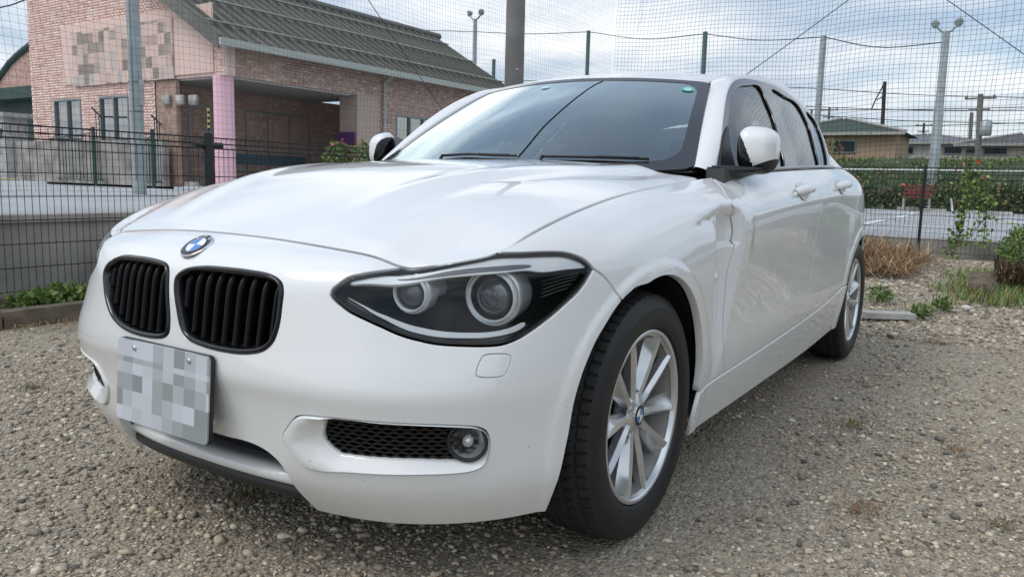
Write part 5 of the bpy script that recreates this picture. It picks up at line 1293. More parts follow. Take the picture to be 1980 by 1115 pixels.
# ------------------------------------------------------------------ ball nets on both boundaries
M_net = mat('net_twine', (.02, .035, .035), .8)
def net(name, p0, p1, z0, z1, cell, r, label, seed, warp=.05):
    rg = np.random.default_rng(seed); p0 = np.array([*p0, 0.0]); p1 = np.array([*p1, 0.0]); L = np.linalg.norm(p1-p0); d = (p1-p0)/L; nr = np.array([-d[1], d[0], 0])
    ph = rg.uniform(0, 6.28, 8)
    def W(s, z):
        ds = warp*(.5*np.sin(.9*s+ph[0]+.7*z)+.35*np.sin(2.3*s-1.1*z+ph[1])+.2*np.sin(4.1*z+ph[2]+s))
        dz = warp*(.6*np.sin(1.1*s+ph[3])+.35*np.sin(2.9*s+.8*z+ph[4])+.2*np.sin(1.7*z+ph[5]))
        dn = warp*1.6*np.sin(.7*s+.5*z+ph[6])*np.sin(.9*z+ph[7])
        return (p0+(s+ds)[..., None]*d+dn[..., None]*nr)+np.stack([0*s, 0*s, z+dz], -1)
    V = []; F = []
    def line(P):
        k = len(V)//1; n = len(P); T = np.gradient(P, axis=0); T /= np.linalg.norm(T, axis=1, keepdims=True)
        U = np.cross(T, nr); U /= np.maximum(np.linalg.norm(U, axis=1, keepdims=True), 1e-6)
        tri = np.stack([P+nr*r, P-nr*r*.5+U*r*.87, P-nr*r*.5-U*r*.87], 1).reshape(-1, 3); base = sum(len(v) for v in V2); V2.append(tri)
        i = np.arange(n-1)*3
        for a, b in ((0, 1), (1, 2), (2, 0)): F2.append(np.stack([base+i+a, base+i+b, base+i+3+b, base+i+3+a], 1))
    V2, F2 = [], []
    for s in np.arange(0, L, cell):
        z = np.arange(z0, z1, .22); ss = s+np.cumsum(rg.normal(0, .0016, len(z))); line(W(ss, z))
    for zc in np.arange(z0, z1, cell):
        s = np.arange(0, L, .28); zz_ = zc+np.cumsum(rg.normal(0, .0014, len(s))); line(W(s, zz_))
    # snagged, torn double threads
    for _ in range(int(L*.9)):
        s0 = rg.uniform(0, L); z_ = rg.uniform(z0+1.2, z1-.5); n = 14; zt = z_-np.linspace(0, rg.uniform(.3, 1.1), n); st = s0+np.cumsum(rg.normal(0, .016, n)); line(W(st, zt))
    V = np.concatenate(V2); F = np.concatenate(F2)
    me = bpy.data.meshes.new(name); me.vertices.add(len(V)); me.vertices.foreach_set('co', V.ravel()); me.loops.add(F.size); me.loops.foreach_set('vertex_index', F.ravel().astype(np.int32))
    me.polygons.add(len(F)); me.polygons.foreach_set('loop_start', np.arange(0, F.size, 4, dtype=np.int32)); me.polygons.foreach_set('loop_total', np.full(len(F), 4, np.int32)); me.update(calc_edges=True); me.materials.append(M_net)
    o = link(bpy.data.objects.new(name, me)); tag(o, label, 'net'); return o
net('ball_net', (1.6, -4.25), (-9.9, -4.25), .75, 5.2, .052, .0009, 'tall dark ball net hung along the left side in front of the brick nursery', 3, .05)
net('ball_net', (-9.95, -4.25), (-9.95, 2.6), .45, 6.2, .062, .0021, 'tall dark ball net hung behind the car across the open sky', 5, .06)
def cable(name, pts, r, m, label, cat='cable'):
    o = MB().tube(crv(np.array(pts), step=.4), r, 6).build(name, m, smooth=True); tag(o, label, cat); return o
M_cable = mat('cable', (.05, .055, .06), .6)
cable('guy_wire', [at(1660, -14, 0, -10.0), at(1546, 70, 0, -10.0), at(1440, 147, 0, -10.0)], .006, M_cable, 'thin grey guy wire slanting down to the car roof behind the net')
cable('guy_wire', [at(1805, -18, 0, -10.0), at(1902, 50, 0, -10.0), at(2020, 134, 0, -10.0)], .006, M_cable, 'thin grey guy wire in the upper right corner of the sky')
cable('guy_wire', [at(700, -18, 1, -4.1), at(740, 42, 1, -4.1), at(868, 232, 1, -4.1)], .004, M_cable, 'thin guy wire crossing the nursery roof towards the windscreen')
cable('guy_wire', [at(-30, 22, 1, -4.1), at(30, 8, 1, -4.1), at(70, -8, 1, -4.1)], .005, M_cable, 'thick dark wire in the upper left corner')
# ------------------------------------------------------------------ concrete pole at the net
M_pole = mat('pole_concrete', (.20, .19, .185), .85, noise=.25, nscale=3, bump=.2, bscale=50)
M_galv = mat('galvanised', (.36, .40, .40), .5, metal=.4, noise=.2, nscale=4)
M_lgreen = mat('green_steel', (.10, .17, .16), .5, noise=.15)
P0 = at(994, 155, 1, -4.15)
pp = empty('utility_pole', (P0[0], P0[1], 0), label='thick grey concrete pole standing behind the car roof', cat='pole')
MB().tube([(0, 0, -.1), (0, 0, 3), (0, 0, 7)], [.135, .122, .105], 24).build('shaft', M_pole, pp, auto=50)
for z in (2.02, 2.04): MB().tube([(0, 0, z), (0, 0, z+.010)], .128, 20).build('band', M_galv, pp, auto=50)
MB().box((.08, .1, 2.34), (.06, .012, .010)).build('step_bolt', M_white, pp)
P0 = at(262, 160, 1, -9.0)
pp = empty('steel_pole', (P0[0], P0[1], lotz(P0[0])), label='grey steel pole standing in front of the brick nursery wall', cat='pole')
MB().tube([(0, 0, 0), (0, 0, 4.2)], [.092, .082], 20).build('shaft', M_galv, pp, auto=50)
for z in (1.15, 1.55, 2.7): MB().tube([(0, 0, z), (0, 0, z+.02)], .094, 20).build('band', M_lgreen, pp, auto=50)
MB().box((-.02, .10, 1.42), (.06, .05, .34)).build('switch_box', M_concl, pp); MB().tube([(.09, .05, .2), (.09, .05, 4.2)], .012, 6).build('conduit', M_galv, pp)
# ------------------------------------------------------------------ brick nursery building
def brick_mat(name, a, b, c, mo):
    m = bpy.data.materials.new(name); m.use_nodes = True; nt = m.node_tree; bs = nt.nodes['Principled BSDF']; L = nt.links.new
    tc = nt.nodes.new('ShaderNodeTexCoord'); sp_ = nt.nodes.new('ShaderNodeSeparateXYZ'); L(tc.outputs['Object'], sp_.inputs[0])
    ad = nt.nodes.new('ShaderNodeMath'); L(sp_.outputs[0], ad.inputs[0]); L(sp_.outputs[1], ad.inputs[1]); cb_ = nt.nodes.new('ShaderNodeCombineXYZ'); L(ad.outputs[0], cb_.inputs[0]); L(sp_.outputs[2], cb_.inputs[1])
    br = nt.nodes.new('ShaderNodeTexBrick'); L(cb_.outputs[0], br.inputs['Vector']); br.inputs['Scale'].default_value = 1; br.inputs['Brick Width'].default_value = .235; br.inputs['Row Height'].default_value = .085; br.inputs['Mortar Size'].default_value = .006
    br.inputs['Color1'].default_value = (*a, 1); br.inputs['Color2'].default_value = (*b, 1); br.inputs['Mortar'].default_value = (*mo, 1)
    sn = nt.nodes.new('ShaderNodeVectorMath'); sn.operation = 'SNAP'; sn.inputs[1].default_value = (.1175, .085, 1); L(cb_.outputs[0], sn.inputs[0]); wn = nt.nodes.new('ShaderNodeTexWhiteNoise'); wn.noise_dimensions = '2D'; L(sn.outputs[0], wn.inputs['Vector'])
    mx = nt.nodes.new('ShaderNodeMix'); mx.data_type = 'RGBA'; L(br.outputs['Color'], mx.inputs['A']); mx.inputs['B'].default_value = (*c, 1)
    gt = nt.nodes.new('ShaderNodeMapRange'); gt.inputs['From Min'].default_value = .6; gt.inputs['To Max'].default_value = .8; L(wn.outputs['Value'], gt.inputs[0]); L(gt.outputs[0], mx.inputs['Factor']); L(mx.outputs['Result'], bs.inputs['Base Color']); bs.inputs['Roughness'].default_value = .85
    bp = nt.nodes.new('ShaderNodeBump'); bp.invert = True; bp.inputs['Strength'].default_value = .6; bp.inputs['Distance'].default_value = .01; L(br.outputs['Fac'], bp.inputs['Height']); L(bp.outputs[0], bs.inputs['Normal']); return m
M_brick = brick_mat('pink_brick', (.46, .26, .21), (.55, .35, .28), (.66, .46, .38), (.38, .27, .23))
M_brick2 = brick_mat('brown_brick', (.36, .23, .18), (.42, .29, .23), (.50, .37, .30), (.30, .22, .18))
M_mortar = mat('mortar_pink', (.74, .56, .50), .9); M_mortar2 = mat('mortar_brown', (.46, .36, .31), .9)
M_roof = mat('roof_metal', (.155, .155, .135), .6, noise=.25, nscale=1.2)
M_gut = mat('gutter_grey', (.40, .42, .38), .5)
M_pink = mat('pink_paint', (.86, .52, .60), .5)
M_soffit = mat('soffit', (.30, .28, .25), .8)
M_frame = mat('window_frame_grey', (.22, .26, .26), .4, metal=.4)
M_pane = thin_glass('pane_glass', (.25, .30, .31), boost=.22, body=(.04, .05, .05), bodyfac=.45)
M_curt = mat('curtain', (.30, .32, .33), .9, noise=.15, nscale=8)
M_green = mat('green_trim', (.02, .055, .045), .5)
BZ = .58
nb = empty('nursery_building', (-10.25, -14.6, BZ), label='brick nursery building with brown ribbed metal roof and pink column', cat='building')
def lp(x, y, z): return (x+10.25, y+14.6, z-BZ)
def lbox(x0, x1, y0, y1, z0, z1, mi=0, mb=None):
    c = lp((x0+x1)/2, (y0+y1)/2, (z0+z1)/2); return (mb or MB()).box(c, (abs(x1-x0), abs(y1-y0), abs(z1-z0)), mi=mi)
# gable wall facing the gravel (x = -10.25), with the roof line rising to the left
gp = [(-14.45, BZ), (-14.45, 3.95), (-17.9, 6.22), (-17.9, 8.2), (-23.6, 8.2), (-23.6, BZ)]
V = [lp(-10.25, y, z) for y, z in gp]+[lp(-10.50, y, z) for y, z in gp]; n = len(gp)
# openings: leave two windows and the porch return: wall in pieces
wz0, wz1 = 1.5, 2.93
win = [(-22.35, -20.90), (-19.95, -18.55)]
m_ = MB()
def gpoly(pts, mb): 
    V = [lp(-10.25, y, z) for y, z in pts]+[lp(-10.50, y, z) for y, z in pts]; n = len(pts)
    mb.add(V, [tuple(range(n)), tuple(range(n, 2*n))[::-1]]+[(i, n+i, n+(i+1) % n, (i+1) % n) for i in range(n)])
gpoly([(-23.6, wz1), (-17.3, wz1), (-17.3, 3.24), (-14.45, 3.24), (-14.45, 3.95), (-17.9, 6.22), (-17.9, 8.2), (-23.6, 8.2)], m_)
gpoly([(-23.6, BZ), (-22.35, BZ), (-22.35, wz1), (-23.6, wz1)], m_); gpoly([(-20.90, BZ), (-19.95, BZ), (-19.95, wz1), (-20.90, wz1)], m_); gpoly([(-18.55, BZ), (-17.3, BZ), (-17.3, wz1), (-18.55, wz1)], m_)
gpoly([(-22.35, BZ), (-20.90, BZ), (-20.90, wz0), (-22.35, wz0)], m_); gpoly([(-19.95, BZ), (-18.55, BZ), (-18.55, wz0), (-19.95, wz0)], m_)
m_.build('gable_wall', M_mortar, nb)
def brickm(name, stops):
    m = bpy.data.materials.new(name); m.use_nodes = True; nt = m.node_tree; b = nt.nodes['Principled BSDF']; g = nt.nodes.new('ShaderNodeNewGeometry'); oi = nt.nodes.new('ShaderNodeObjectInfo')
    ad = nt.nodes.new('ShaderNodeMath'); nt.links.new(g.outputs['Random Per Island'], ad.inputs[0]); nt.links.new(oi.outputs['Random'], ad.inputs[1]); fr = nt.nodes.new('ShaderNodeMath'); fr.operation = 'FRACT'; nt.links.new(ad.outputs[0], fr.inputs[0])
    nt.links.new(ramp(nt, fr.outputs[0], stops), b.inputs['Base Color']); b.inputs['Roughness'].default_value = .85; return m
M_bk1 = brickm('brick_pink', [(0, (.70, .44, .37)), (.3, (.84, .58, .50)), (.6, (.90, .66, .58)), (.85, (.78, .51, .44)), (1, (.92, .78, .71))])
M_bk2 = brickm('brick_brown', [(0, (.46, .30, .25)), (.35, (.58, .41, .34)), (.7, (.50, .35, .29)), (1, (.72, .57, .49))])
BW, BH = .158, .072
def brickwork(poly, holes, M, name, m, single):
    """bricks laid proud of a wall; poly and holes in wall coordinates (u, z), M maps (u, out, z) to the building"""
    poly = np.array(poly, float); C = []; r = 0; z = poly[:, 1].min()+BH/2
    while z < poly[:, 1].max():
        u = poly[:, 0].min()+(BW/2 if r % 2 else 0)
        while u < poly[:, 0].max(): C.append((u, z)); u += BW
        z += BH; r += 1
    C = np.array(C); k = np.ones(len(C), bool)
    for du in (-BW*.47, BW*.47):
        for dz in (-BH*.45, BH*.45):
            k &= inside(C+[du, dz], poly)
            for h in holes: k &= ~inside(C+[du, dz], np.array(h, float))
    C = C[k]; W = np.array([M(u, .0, z) for u, z in C])
    wp = W+np.array([-10.25, -14.6, BZ]); q = proj(wp); d = (wp-CAM)@cf; vis = (q[:, 0] > -60) & (q[:, 0] < PW+60) & (q[:, 1] > -60); C = C[vis]; d = d[vis]; C = C[np.argsort(d)]
    O = np.array(M(0, 0, 0)); ex, en, ez = np.array(M(1, 0, 0))-O, np.array(M(0, 1, 0))-O, np.array(M(0, 0, 1))-O
    hx, hy, hz = BW/2-.006, .009, BH/2-.006
    cs = np.array([(x, y, z) for x in (-hx, hx) for y in (-hy, hy) for z in (-hz, hz)]); B = cs[:, :1]*ex+cs[:, 1:2]*en+cs[:, 2:]*ez; Fb = np.array([(0, 1, 3, 2), (4, 6, 7, 5), (0, 4, 5, 1), (2, 3, 7, 6), (0, 2, 6, 4), (1, 5, 7, 3)])
    me = bpy.data.meshes.new('brick'); me.from_pydata([tuple(v) for v in B], [], [tuple(int(i) for i in f) for f in Fb]); me.materials.append(m)
    for (u, z) in C[:single]:
        o = link(bpy.data.objects.new('brick', me), nb); o.location = Vector(M(u, random.uniform(-.001, .002), z))
    C = C[single:]
    if len(C):
        P = np.array([M(u, 0, z) for u, z in C]); V = (P[:, None]+B[None]).reshape(-1, 3); F = (Fb[None]+(np.arange(len(P))*8)[:, None, None]).reshape(-1, 4); o = rawmesh('bricks', V, F, [m], None, nb); o['kind'] = 'stuff'
brickwork([(-23.6, BZ), (-23.6, 8.2), (-17.9, 8.2), (-17.9, 6.2), (-14.47, 3.93), (-14.47, 3.26), (-17.3, 3.26), (-17.3, BZ)], [[(-22.37, wz0-.02), (-20.88, wz0-.02), (-20.88, wz1+.02), (-22.37, wz1+.02)], [(-19.97, wz0-.02), (-18.53, wz0-.02), (-18.53, wz1+.02), (-19.97, wz1+.02)]], lambda u, n, z: (n+.002, u+14.6, z-BZ), 'brick', M_bk1, 170)
brickwork([(-22, 3.25), (-22, 3.99), (-10.3, 3.99), (-10.3, 3.25)], [], lambda u, n, z: (u+10.25, n+.002, z-BZ), 'brick', M_bk2, 110)
brickwork([(-22, BZ), (-22, 3.24), (-14.70, 3.24), (-14.70, BZ)], [[(-18.32, 1.88), (-16.33, 1.88), (-16.33, 2.85), (-18.32, 2.85)]], lambda u, n, z: (u+10.25, n-.012, z-BZ), 'brick', M_bk2, 0)
def window(P, along, w, h, parent, nd=2, curtain=None, mf=None):
    """window in a wall: P lower corner (world), along unit vector, normal = outward"""
    P = np.array(P); a = np.array(along, float); nrm = np.array([-a[1], a[0], 0]) if False else np.array([a[1], -a[0], 0]); o = np.array(lp(*P))
    f = MB(); t = .05
    def bar(u0, u1, v0, v1, d0=-.06, d1=.02):
        c = o+a*(u0+u1)/2+np.array([0, 0, (v0+v1)/2])+nrm*(d0+d1)/2; R = np.array([a, nrm, [0, 0, 1]]).T; f.box(c, (u1-u0, d1-d0, v1-v0), R)
    bar(0, w, 0, t); bar(0, w, h-t, h); bar(0, t, t, h-t); bar(w-t, w, t, h-t)
    for k in range(1, nd): bar(w*k/nd-t/2, w*k/nd+t/2, t, h-t)
    fr = f.build('window', mf or M_frame, parent)
    for k in range(nd):
        u0, u1 = w*k/nd+.02, w*(k+1)/nd-.02; c = o+a*(u0+u1)/2+np.array([0, 0, h/2])-nrm*.05; R = np.array([a, nrm, [0, 0, 1]]).T
        MB().box(c, (u1-u0, .012, h-.06), R).build('pane', M_pane, fr)
        if curtain and curtain[k]:
            n = 14; uu = np.linspace(u0+.03, u1-.03, n); Vc = [o+a*u_+np.array([0, 0, z_])-nrm*(.12+.02*math.sin(i*1.9)) for z_ in (.05, h-.05) for i, u_ in enumerate(uu)]
            mk('curtain', Vc, [(i, i+1, n+i+1, n+i) for i in range(n-1)], M_curt, fr)
    return fr
window((-10.25, -22.35, wz0), (0, 1, 0), 1.45, 1.43, nb, 2, (0, 1)); window((-10.25, -19.95, wz0), (0, 1, 0), 1.40, 1.43, nb, 2, (1, 0))
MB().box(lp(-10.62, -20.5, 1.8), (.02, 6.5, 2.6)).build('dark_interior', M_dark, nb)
# long side: beam, porch, pier and wall
lbox(-22, -10.5, -14.85, -14.6, 3.24, 4.0).build('porch_beam', M_mortar2, nb)
lbox(-15.62, -14.70, -15.3, -14.6, BZ, 3.24).build('pier', M_mortar2, nb)
mw = MB(); lbox(-16.35, -15.62, -14.85, -14.62, BZ, 3.24, mb=mw); lbox(-22, -18.3, -14.85, -14.62, BZ, 3.24, mb=mw); lbox(-18.3, -16.35, -14.85, -14.62, BZ, 1.9, mb=mw); lbox(-18.3, -16.35, -14.85, -14.62, 2.83, 3.24, mb=mw)
lbox(-22, -21.8, -21, -14.85, BZ, 4.0, mb=mw)
mw.build('side_wall', M_mortar2, nb)
window((-16.35, -14.62, 1.9), (-1, 0, 0), 1.95, .93, nb, 3)
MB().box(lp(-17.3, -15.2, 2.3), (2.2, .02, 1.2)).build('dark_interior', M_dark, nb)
lbox(-22, -10.5, -17.6, -17.35, BZ, 3.24).build('porch_back_wall', M_brick2, nb)
lbox(-15.62, -10.5, -17.4, -14.85, 3.20, 3.235).build('soffit', M_soffit, nb)
for (x, w_, cu_) in ((-11.2, 1.3, (0, 1)), (-13.0, 2.4, (0, 0, 1))): window((x, -17.35, .75), (-1, 0, 0), w_, 2.0, nb, len(cu_), cu_)
lbox(-14.62, -14.60, -15.29, -14.62, 1.0, 2.2).build('purple_banner', mat('purple_cloth', (.10, .03, .14), .8), nb)
# return wall beyond the gable end on the porch with three round lamps
mrl = MB(); [mrl.lathe([(.17, .0), (.16, .06), (.08, .10), (.0001, .11)], 20, frame(lp(-10.25, y, 2.83), (1, 0, 0), (0, 0, 1))) for y in ()]
for px in (325, 351, 377):
    P = at(px, 194, 0, -10.25); o = MB().prism(rrect(.15, .12, .04), 0, .07, frame(lp(-10.24, P[1], P[2]), (1, 0, 0), (0, 1, 0))).build('wall_lamp', M_concl, nb, smooth=True)
MB().box(lp(-10.30, -16.9, 1.9), (.10, .9, 2.65)).build('porch_side_wall', M_brick2, nb)
# sign board on the gable with its blurred lettering
sm = mat('sign_print', (.5, .36, .3), .7); nt = sm.node_tree; tc = nt.nodes.new('ShaderNodeTexCoord'); sn = nt.nodes.new('ShaderNodeVectorMath'); sn.operation = 'SNAP'; sn.inputs[1].default_value = (.27, .27, .27)
wn = nt.nodes.new('ShaderNodeTexWhiteNoise'); nt.links.new(tc.outputs['Object'], sn.inputs[0]); nt.links.new(sn.outputs[0], wn.inputs['Vector']); nt.links.new(ramp(nt, wn.outputs['Value'], [(0, (.26, .22, .19)), (.22, (.42, .33, .28)), (.45, (.72, .52, .45)), (.8, (.70, .50, .43)), (1, (.50, .46, .44))]), nt.nodes['Principled BSDF'].inputs['Base Color'])
a_, b_ = at(138, 65, 0, -10.2), at(338, 152, 0, -10.2); sy, sz_ = sorted((a_[1], b_[1])), sorted((a_[2], b_[2]))
fl_ = mat('sign_field', (.78, .57, .50), .8, noise=.05, nscale=1); c_, d_ = at(117, 44, 0, -10.2), at(412, 150, 0, -10.2); ty, tz = sorted((c_[1], d_[1])), sorted((c_[2], d_[2]))
sb = MB().box(lp(-10.225, (ty[0]+min(ty[1], -14.6))/2, (tz[0]+tz[1])/2), (.04, min(ty[1], -14.6)-ty[0], tz[1]-tz[0]-.25)).build('sign_field', fl_, nb)
MB().box(lp(-10.19, sum(sy)/2, sum(sz_)/2), (.03, sy[1]-sy[0], sz_[1]-sz_[0])).build('sign_lettering', sm, nb)
MB().tube([lp(-10.45, -14.85, BZ), lp(-10.45, -14.85, 3.24)], .24, 28).build('pink_column', M_pink, nb, auto=50)
# roof: pan, standing seams, ridge cap, snow rails, gutter, downpipe
rx0, rx1 = -9.75, -22.3; ey, ez = -14.05, 3.98; ry, rz = -18.0, 6.30
Rv = [lp(rx0, ey, ez), lp(rx1, ey, ez), lp(rx1-.2, ry, rz), lp(rx0, ry, rz)]
nrm_r = np.array([0, (rz-ez), -(ry-ey)]); nrm_r = nrm_r/np.linalg.norm(nrm_r)
Rv2 = [tuple(np.array(v)-nrm_r*.12) for v in Rv]
MB().add(Rv+Rv2, [(0, 1, 2, 3), (7, 6, 5, 4), (0, 4, 5, 1), (3, 2, 6, 7), (0, 3, 7, 4), (1, 5, 6, 2)]).build('roof', M_roof, nb)
rf = bpy.data.objects['roof.001'] if 'roof.001' in bpy.data.objects else kids(nb)[-1]
sl_v = np.array([0, ry-ey, rz-ez]); Ls = np.linalg.norm(sl_v); sl_u = sl_v/Ls
x = rx0-.05; first = None; Rr = np.array([[1, 0, 0], sl_u, nrm_r]).T
while x > rx1:
    if first is None:
        first = MB().box((0, 0, 0), (.05, Ls, .07), Rr).build('roof_seam', M_roof, rf); q = first
    else: q = first.copy(); link(q, rf)
    q.location = Vector(lp(x, (ey+ry)/2, (ez+rz)/2))+Vector(nrm_r)*.035; x -= .36
for t in (.16, .50, .80):
    P = np.array(lp(rx0-.1, ey, ez))+sl_v*t+nrm_r*.12; o = MB().tube([P, P+[rx1-rx0+.3, 0, 0]], .022, 6).build('snow_rail', M_gut, rf)
    P2 = P-nrm_r*.04+sl_u*.08; MB().tube([P2, P2+[rx1-rx0+.3, 0, 0]], .02, 6).build('snow_rail', M_frame, rf)
MB().tube([lp(rx0, ry, rz+.06), lp(rx1-.3, ry, rz+.06)], .12, 8).build('ridge_cap', M_roof, rf)
lbox(rx1, rx0, ey-.02, ey+.10, ez-.16, ez+.0).build('gutter', M_gut, nb)
V = [lp(rx0+.02, ey-.0, ez-.25), lp(rx0+.02, ey, ez+.05), lp(rx0+.02, ry, rz+.05), lp(rx0+.02, ry, rz-.25)]; V += [tuple(np.array(v)-[.06, 0, 0]) for v in V]
MB().add(V, [(0, 1, 2, 3), (7, 6, 5, 4), (0, 4, 5, 1), (3, 2, 6, 7), (0, 3, 7, 4), (1, 5, 6, 2)]).build('barge_board', M_roof, nb)
MB().tube([lp(-15.75, -14.52, BZ), lp(-15.75, -14.52, 3.7), lp(-15.75, -14.1, 3.9)], .045, 8).build('downpipe', M_gut, nb)
# lower left wing with a curved roof edge, and a small shed
lw = empty('side_wing', (-14, -26, BZ), label='pale brick annex with curved dark green roof edge at the left edge', cat='building')
def lq(x, y, z): return (x+14, y+26, z-BZ)
cur = [at(px, py, 0, -14.0) for px, py in ((-60, 215), (-20, 172), (0, 150), (20, 122), (40, 103), (62, 86), (90, 70))]
pts = [lq(*p) for p in cur]; low = [lq(-14, cur[0][1], BZ), lq(-14, cur[-1][1], BZ)]
n = len(pts); V = pts+[lq(-14, p[1], 4.15) for p in cur]; MB().add(V, [(i, i+1, n+i+1, n+i) for i in range(n-1)]).build('gable_wall', M_brick, lw)
MB().tube(pts, .14, 8).build('roof_edge', M_green, lw, smooth=True)
MB().box(lq(-14.3, (cur[0][1]+cur[-1][1])/2, 3.95), (.7, abs(cur[0][1]-cur[-1][1]), .45)).build('fascia', M_green, lw)
MB().box(lq(-14.9, (cur[0][1]+cur[-1][1])/2, 2.2), (.2, abs(cur[0][1]-cur[-1][1]), 3.3)).build('recess_wall', M_green, lw)
p = at(15, 215, 0, -12.5); sh_ = empty('meter_cabinet', (p[0], p[1], BZ), label='small pale roofed cabinet with a dark panel at the far left edge', cat='cabinet')
MB().box((0, 0, 1.1), (.8, 1.1, 2.2)).build('cabinet_body', M_concl, sh_); MB().box((0, 0, 2.28), (1.0, 1.5, .16)).build('cabinet_roof', M_concl, sh_); MB().box((.41, .1, 1.62), (.03, .5, .34)).build('dark_panel', M_black, sh_); MB().tube([(.45, .1, 1.45), (.45, .1, .9)], .03, 8).build('stem', M_black, sh_)
# green courtyard fence in front of the nursery
cf_ = empty('courtyard_fence', (-9, -20.5, .58), label='dark green post and rail fence with slatted panels before the nursery', cat='fence')
pxs = [(87, 250, 350), (185, 245, 358), (242, 262, 347), (298, 250, 363), (348, 265, 352)]
prev = None
for (px, ya, yb) in pxs:
    T_ = at(px, yb, 2, .585); Hh = .913; top = at(px, ya, 0, T_[0]); o = MB().tube([(T_[0]+9, T_[1]+20.5, 0), (T_[0]+9, T_[1]+20.5, top[2]-.58)], .045, 8).build('post', M_fgreen, cf_)
    if prev is not None:
        for z in (.12, top[2]-.72): MB().tube([(prev[0]+9, prev[1]+20.5, z), (T_[0]+9, T_[1]+20.5, z)], .022, 6).build('rail', M_fgreen, cf_)
        for k in range(1, 16):
            q = prev+(T_-prev)*k/16; MB().tube([(q[0]+9, q[1]+20.5, .12), (q[0]+9, q[1]+20.5, top[2]-.72)], .012, 4).build('slat', M_fgreen, cf_)
    prev = T_
wall('low_wall', (-10.0, -16.6), (-10.0, -24), BZ, 1.75, .18, M_conc, 'stained grey block wall below the nursery windows', 'wall')
# wheel stops and steel parts on the left lot, benches in the porch
ws0 = None
def stop(P, rz, sc, label, grp):
    global ws0
    if ws0 is None:
        o = MB().prism([(-.075, 0), (.075, 0), (.055, .11), (-.055, .11)], -.3, .3, frame((0, 0, 0), (1, 0, 0), (0, 1, 0))).build('wheel_stop', M_concl); ws0 = o
    else: o = ws0.copy(); link(o)
    o.location = P; o.rotation_euler = (0, 0, rz); tag(o, label, 'wheel stop', grp); return o
for px, py in ((690, 404), (1690, 403), (1754, 406.5), (1807, 411), (1871, 413.5), (1932, 416.5)):
    if px < 1000: continue
    stop(at(px, py, 2, .31), R_(90+12), 1, {1690: 'white wheel stop at the far car park edge nearest the rear of the car', 1754: 'white wheel stop directly in front of the red bench', 1807: 'white wheel stop just right of the tall lamp foot', 1871: 'white wheel stop behind the climbing vine at the far edge', 1932: 'rightmost white wheel stop at the far car park edge'}[px], 'white wheel stops at the far edge of the car park')
for px, py in ((270, 352), (368, 360)): stop(at(px, py, 2, .60), R_(90), 1, ('pale wheel stop on the raised lot left of the thick fence post' if px > 300 else 'pale wheel stop on the raised lot beside the grey steel pole'), 'pale wheel stops before the nursery')
M_bl = mat('blue_steel', (.008, .035, .055), .4)
bn = empty('bench', (-12.4, -15.9, BZ), label='blue bench under the nursery porch behind the pink column', cat='bench')
MB().box((0, 0, .42), (3.4, .35, .04)).build('seat', M_bl, bn); MB().box((0, -.2, .75), (3.4, .04, .28)).build('backrest', M_bl, bn)
for x in (-1.5, 0, 1.5): MB().box((x, 0, .2), (.05, .3, .4)).build('leg', M_bl, bn)
# ------------------------------------------------------------------ foliage tools
def leafmat(name, c, v=.35, rough=.6):
    m = bpy.data.materials.new(name); m.use_nodes = True; nt = m.node_tree; b = nt.nodes['Principled BSDF']; L = nt.links.new
    g = nt.nodes.new('ShaderNodeNewGeometry'); mr = nt.nodes.new('ShaderNodeMapRange'); mr.inputs['To Min'].default_value = 1-v; mr.inputs['To Max'].default_value = 1+v*1.3; L(g.outputs['Random Per Island'], mr.inputs[0])
    mx = nt.nodes.new('ShaderNodeMix'); mx.data_type = 'RGBA'; mx.blend_type = 'MULTIPLY'; mx.inputs['Factor'].default_value = 1; mx.inputs['A'].default_value = (*c, 1); L(mr.outputs[0], mx.inputs['B']); L(mx.outputs['Result'], b.inputs['Base Color'])
    b.inputs['Roughness'].default_value = rough; return m
M_leaf = leafmat('leaf_green', (.075, .135, .035)); M_leafd = leafmat('leaf_dark', (.035, .07, .022)); M_leafy = leafmat('leaf_light', (.20, .26, .08)); M_dry = leafmat('dry_stalk', (.27, .165, .085), .5, .9); M_grass = leafmat('grass_blade', (.15, .23, .05), .4); M_flow = leafmat('flower_orange', (.70, .14, .04), .4); M_flowp = leafmat('flower_pink', (.60, .14, .16), .4); M_stem = mat('stem_brown', (.10, .07, .045), .9)
def leaves(name, P, size, ms, probs, parent=None, up=.3, aspect=.55, seed=1):
    """many small folded leaves at the given points"""
    rg = np.random.default_rng(seed); n = len(P); d = rg.normal(size=(n, 3)); d[:, 2] += up; d /= np.linalg.norm(d, axis=1, keepdims=True)
    e = rg.normal(size=(n, 3)); e -= d*np.sum(e*d, 1, keepdims=True); e /= np.linalg.norm(e, axis=1, keepdims=True); s = size*rg.uniform(.6, 1.4, (n, 1))
    nn = np.cross(d, e)
    V = np.stack([P, P+d*s*.5+e*s*aspect*.5+nn*s*.08, P+d*s, P+d*s*.5-e*s*aspect*.5+nn*s*.08], 1).reshape(-1, 3); i = np.arange(n)*4
    F = np.concatenate([np.stack([i, i+1, i+2], 1), np.stack([i, i+2, i+3], 1)]); mi = rg.choice(len(ms), n, p=probs); o = rawmesh(name, V, F, ms, np.concatenate([mi, mi]), parent); o['kind'] = 'stuff'; return o
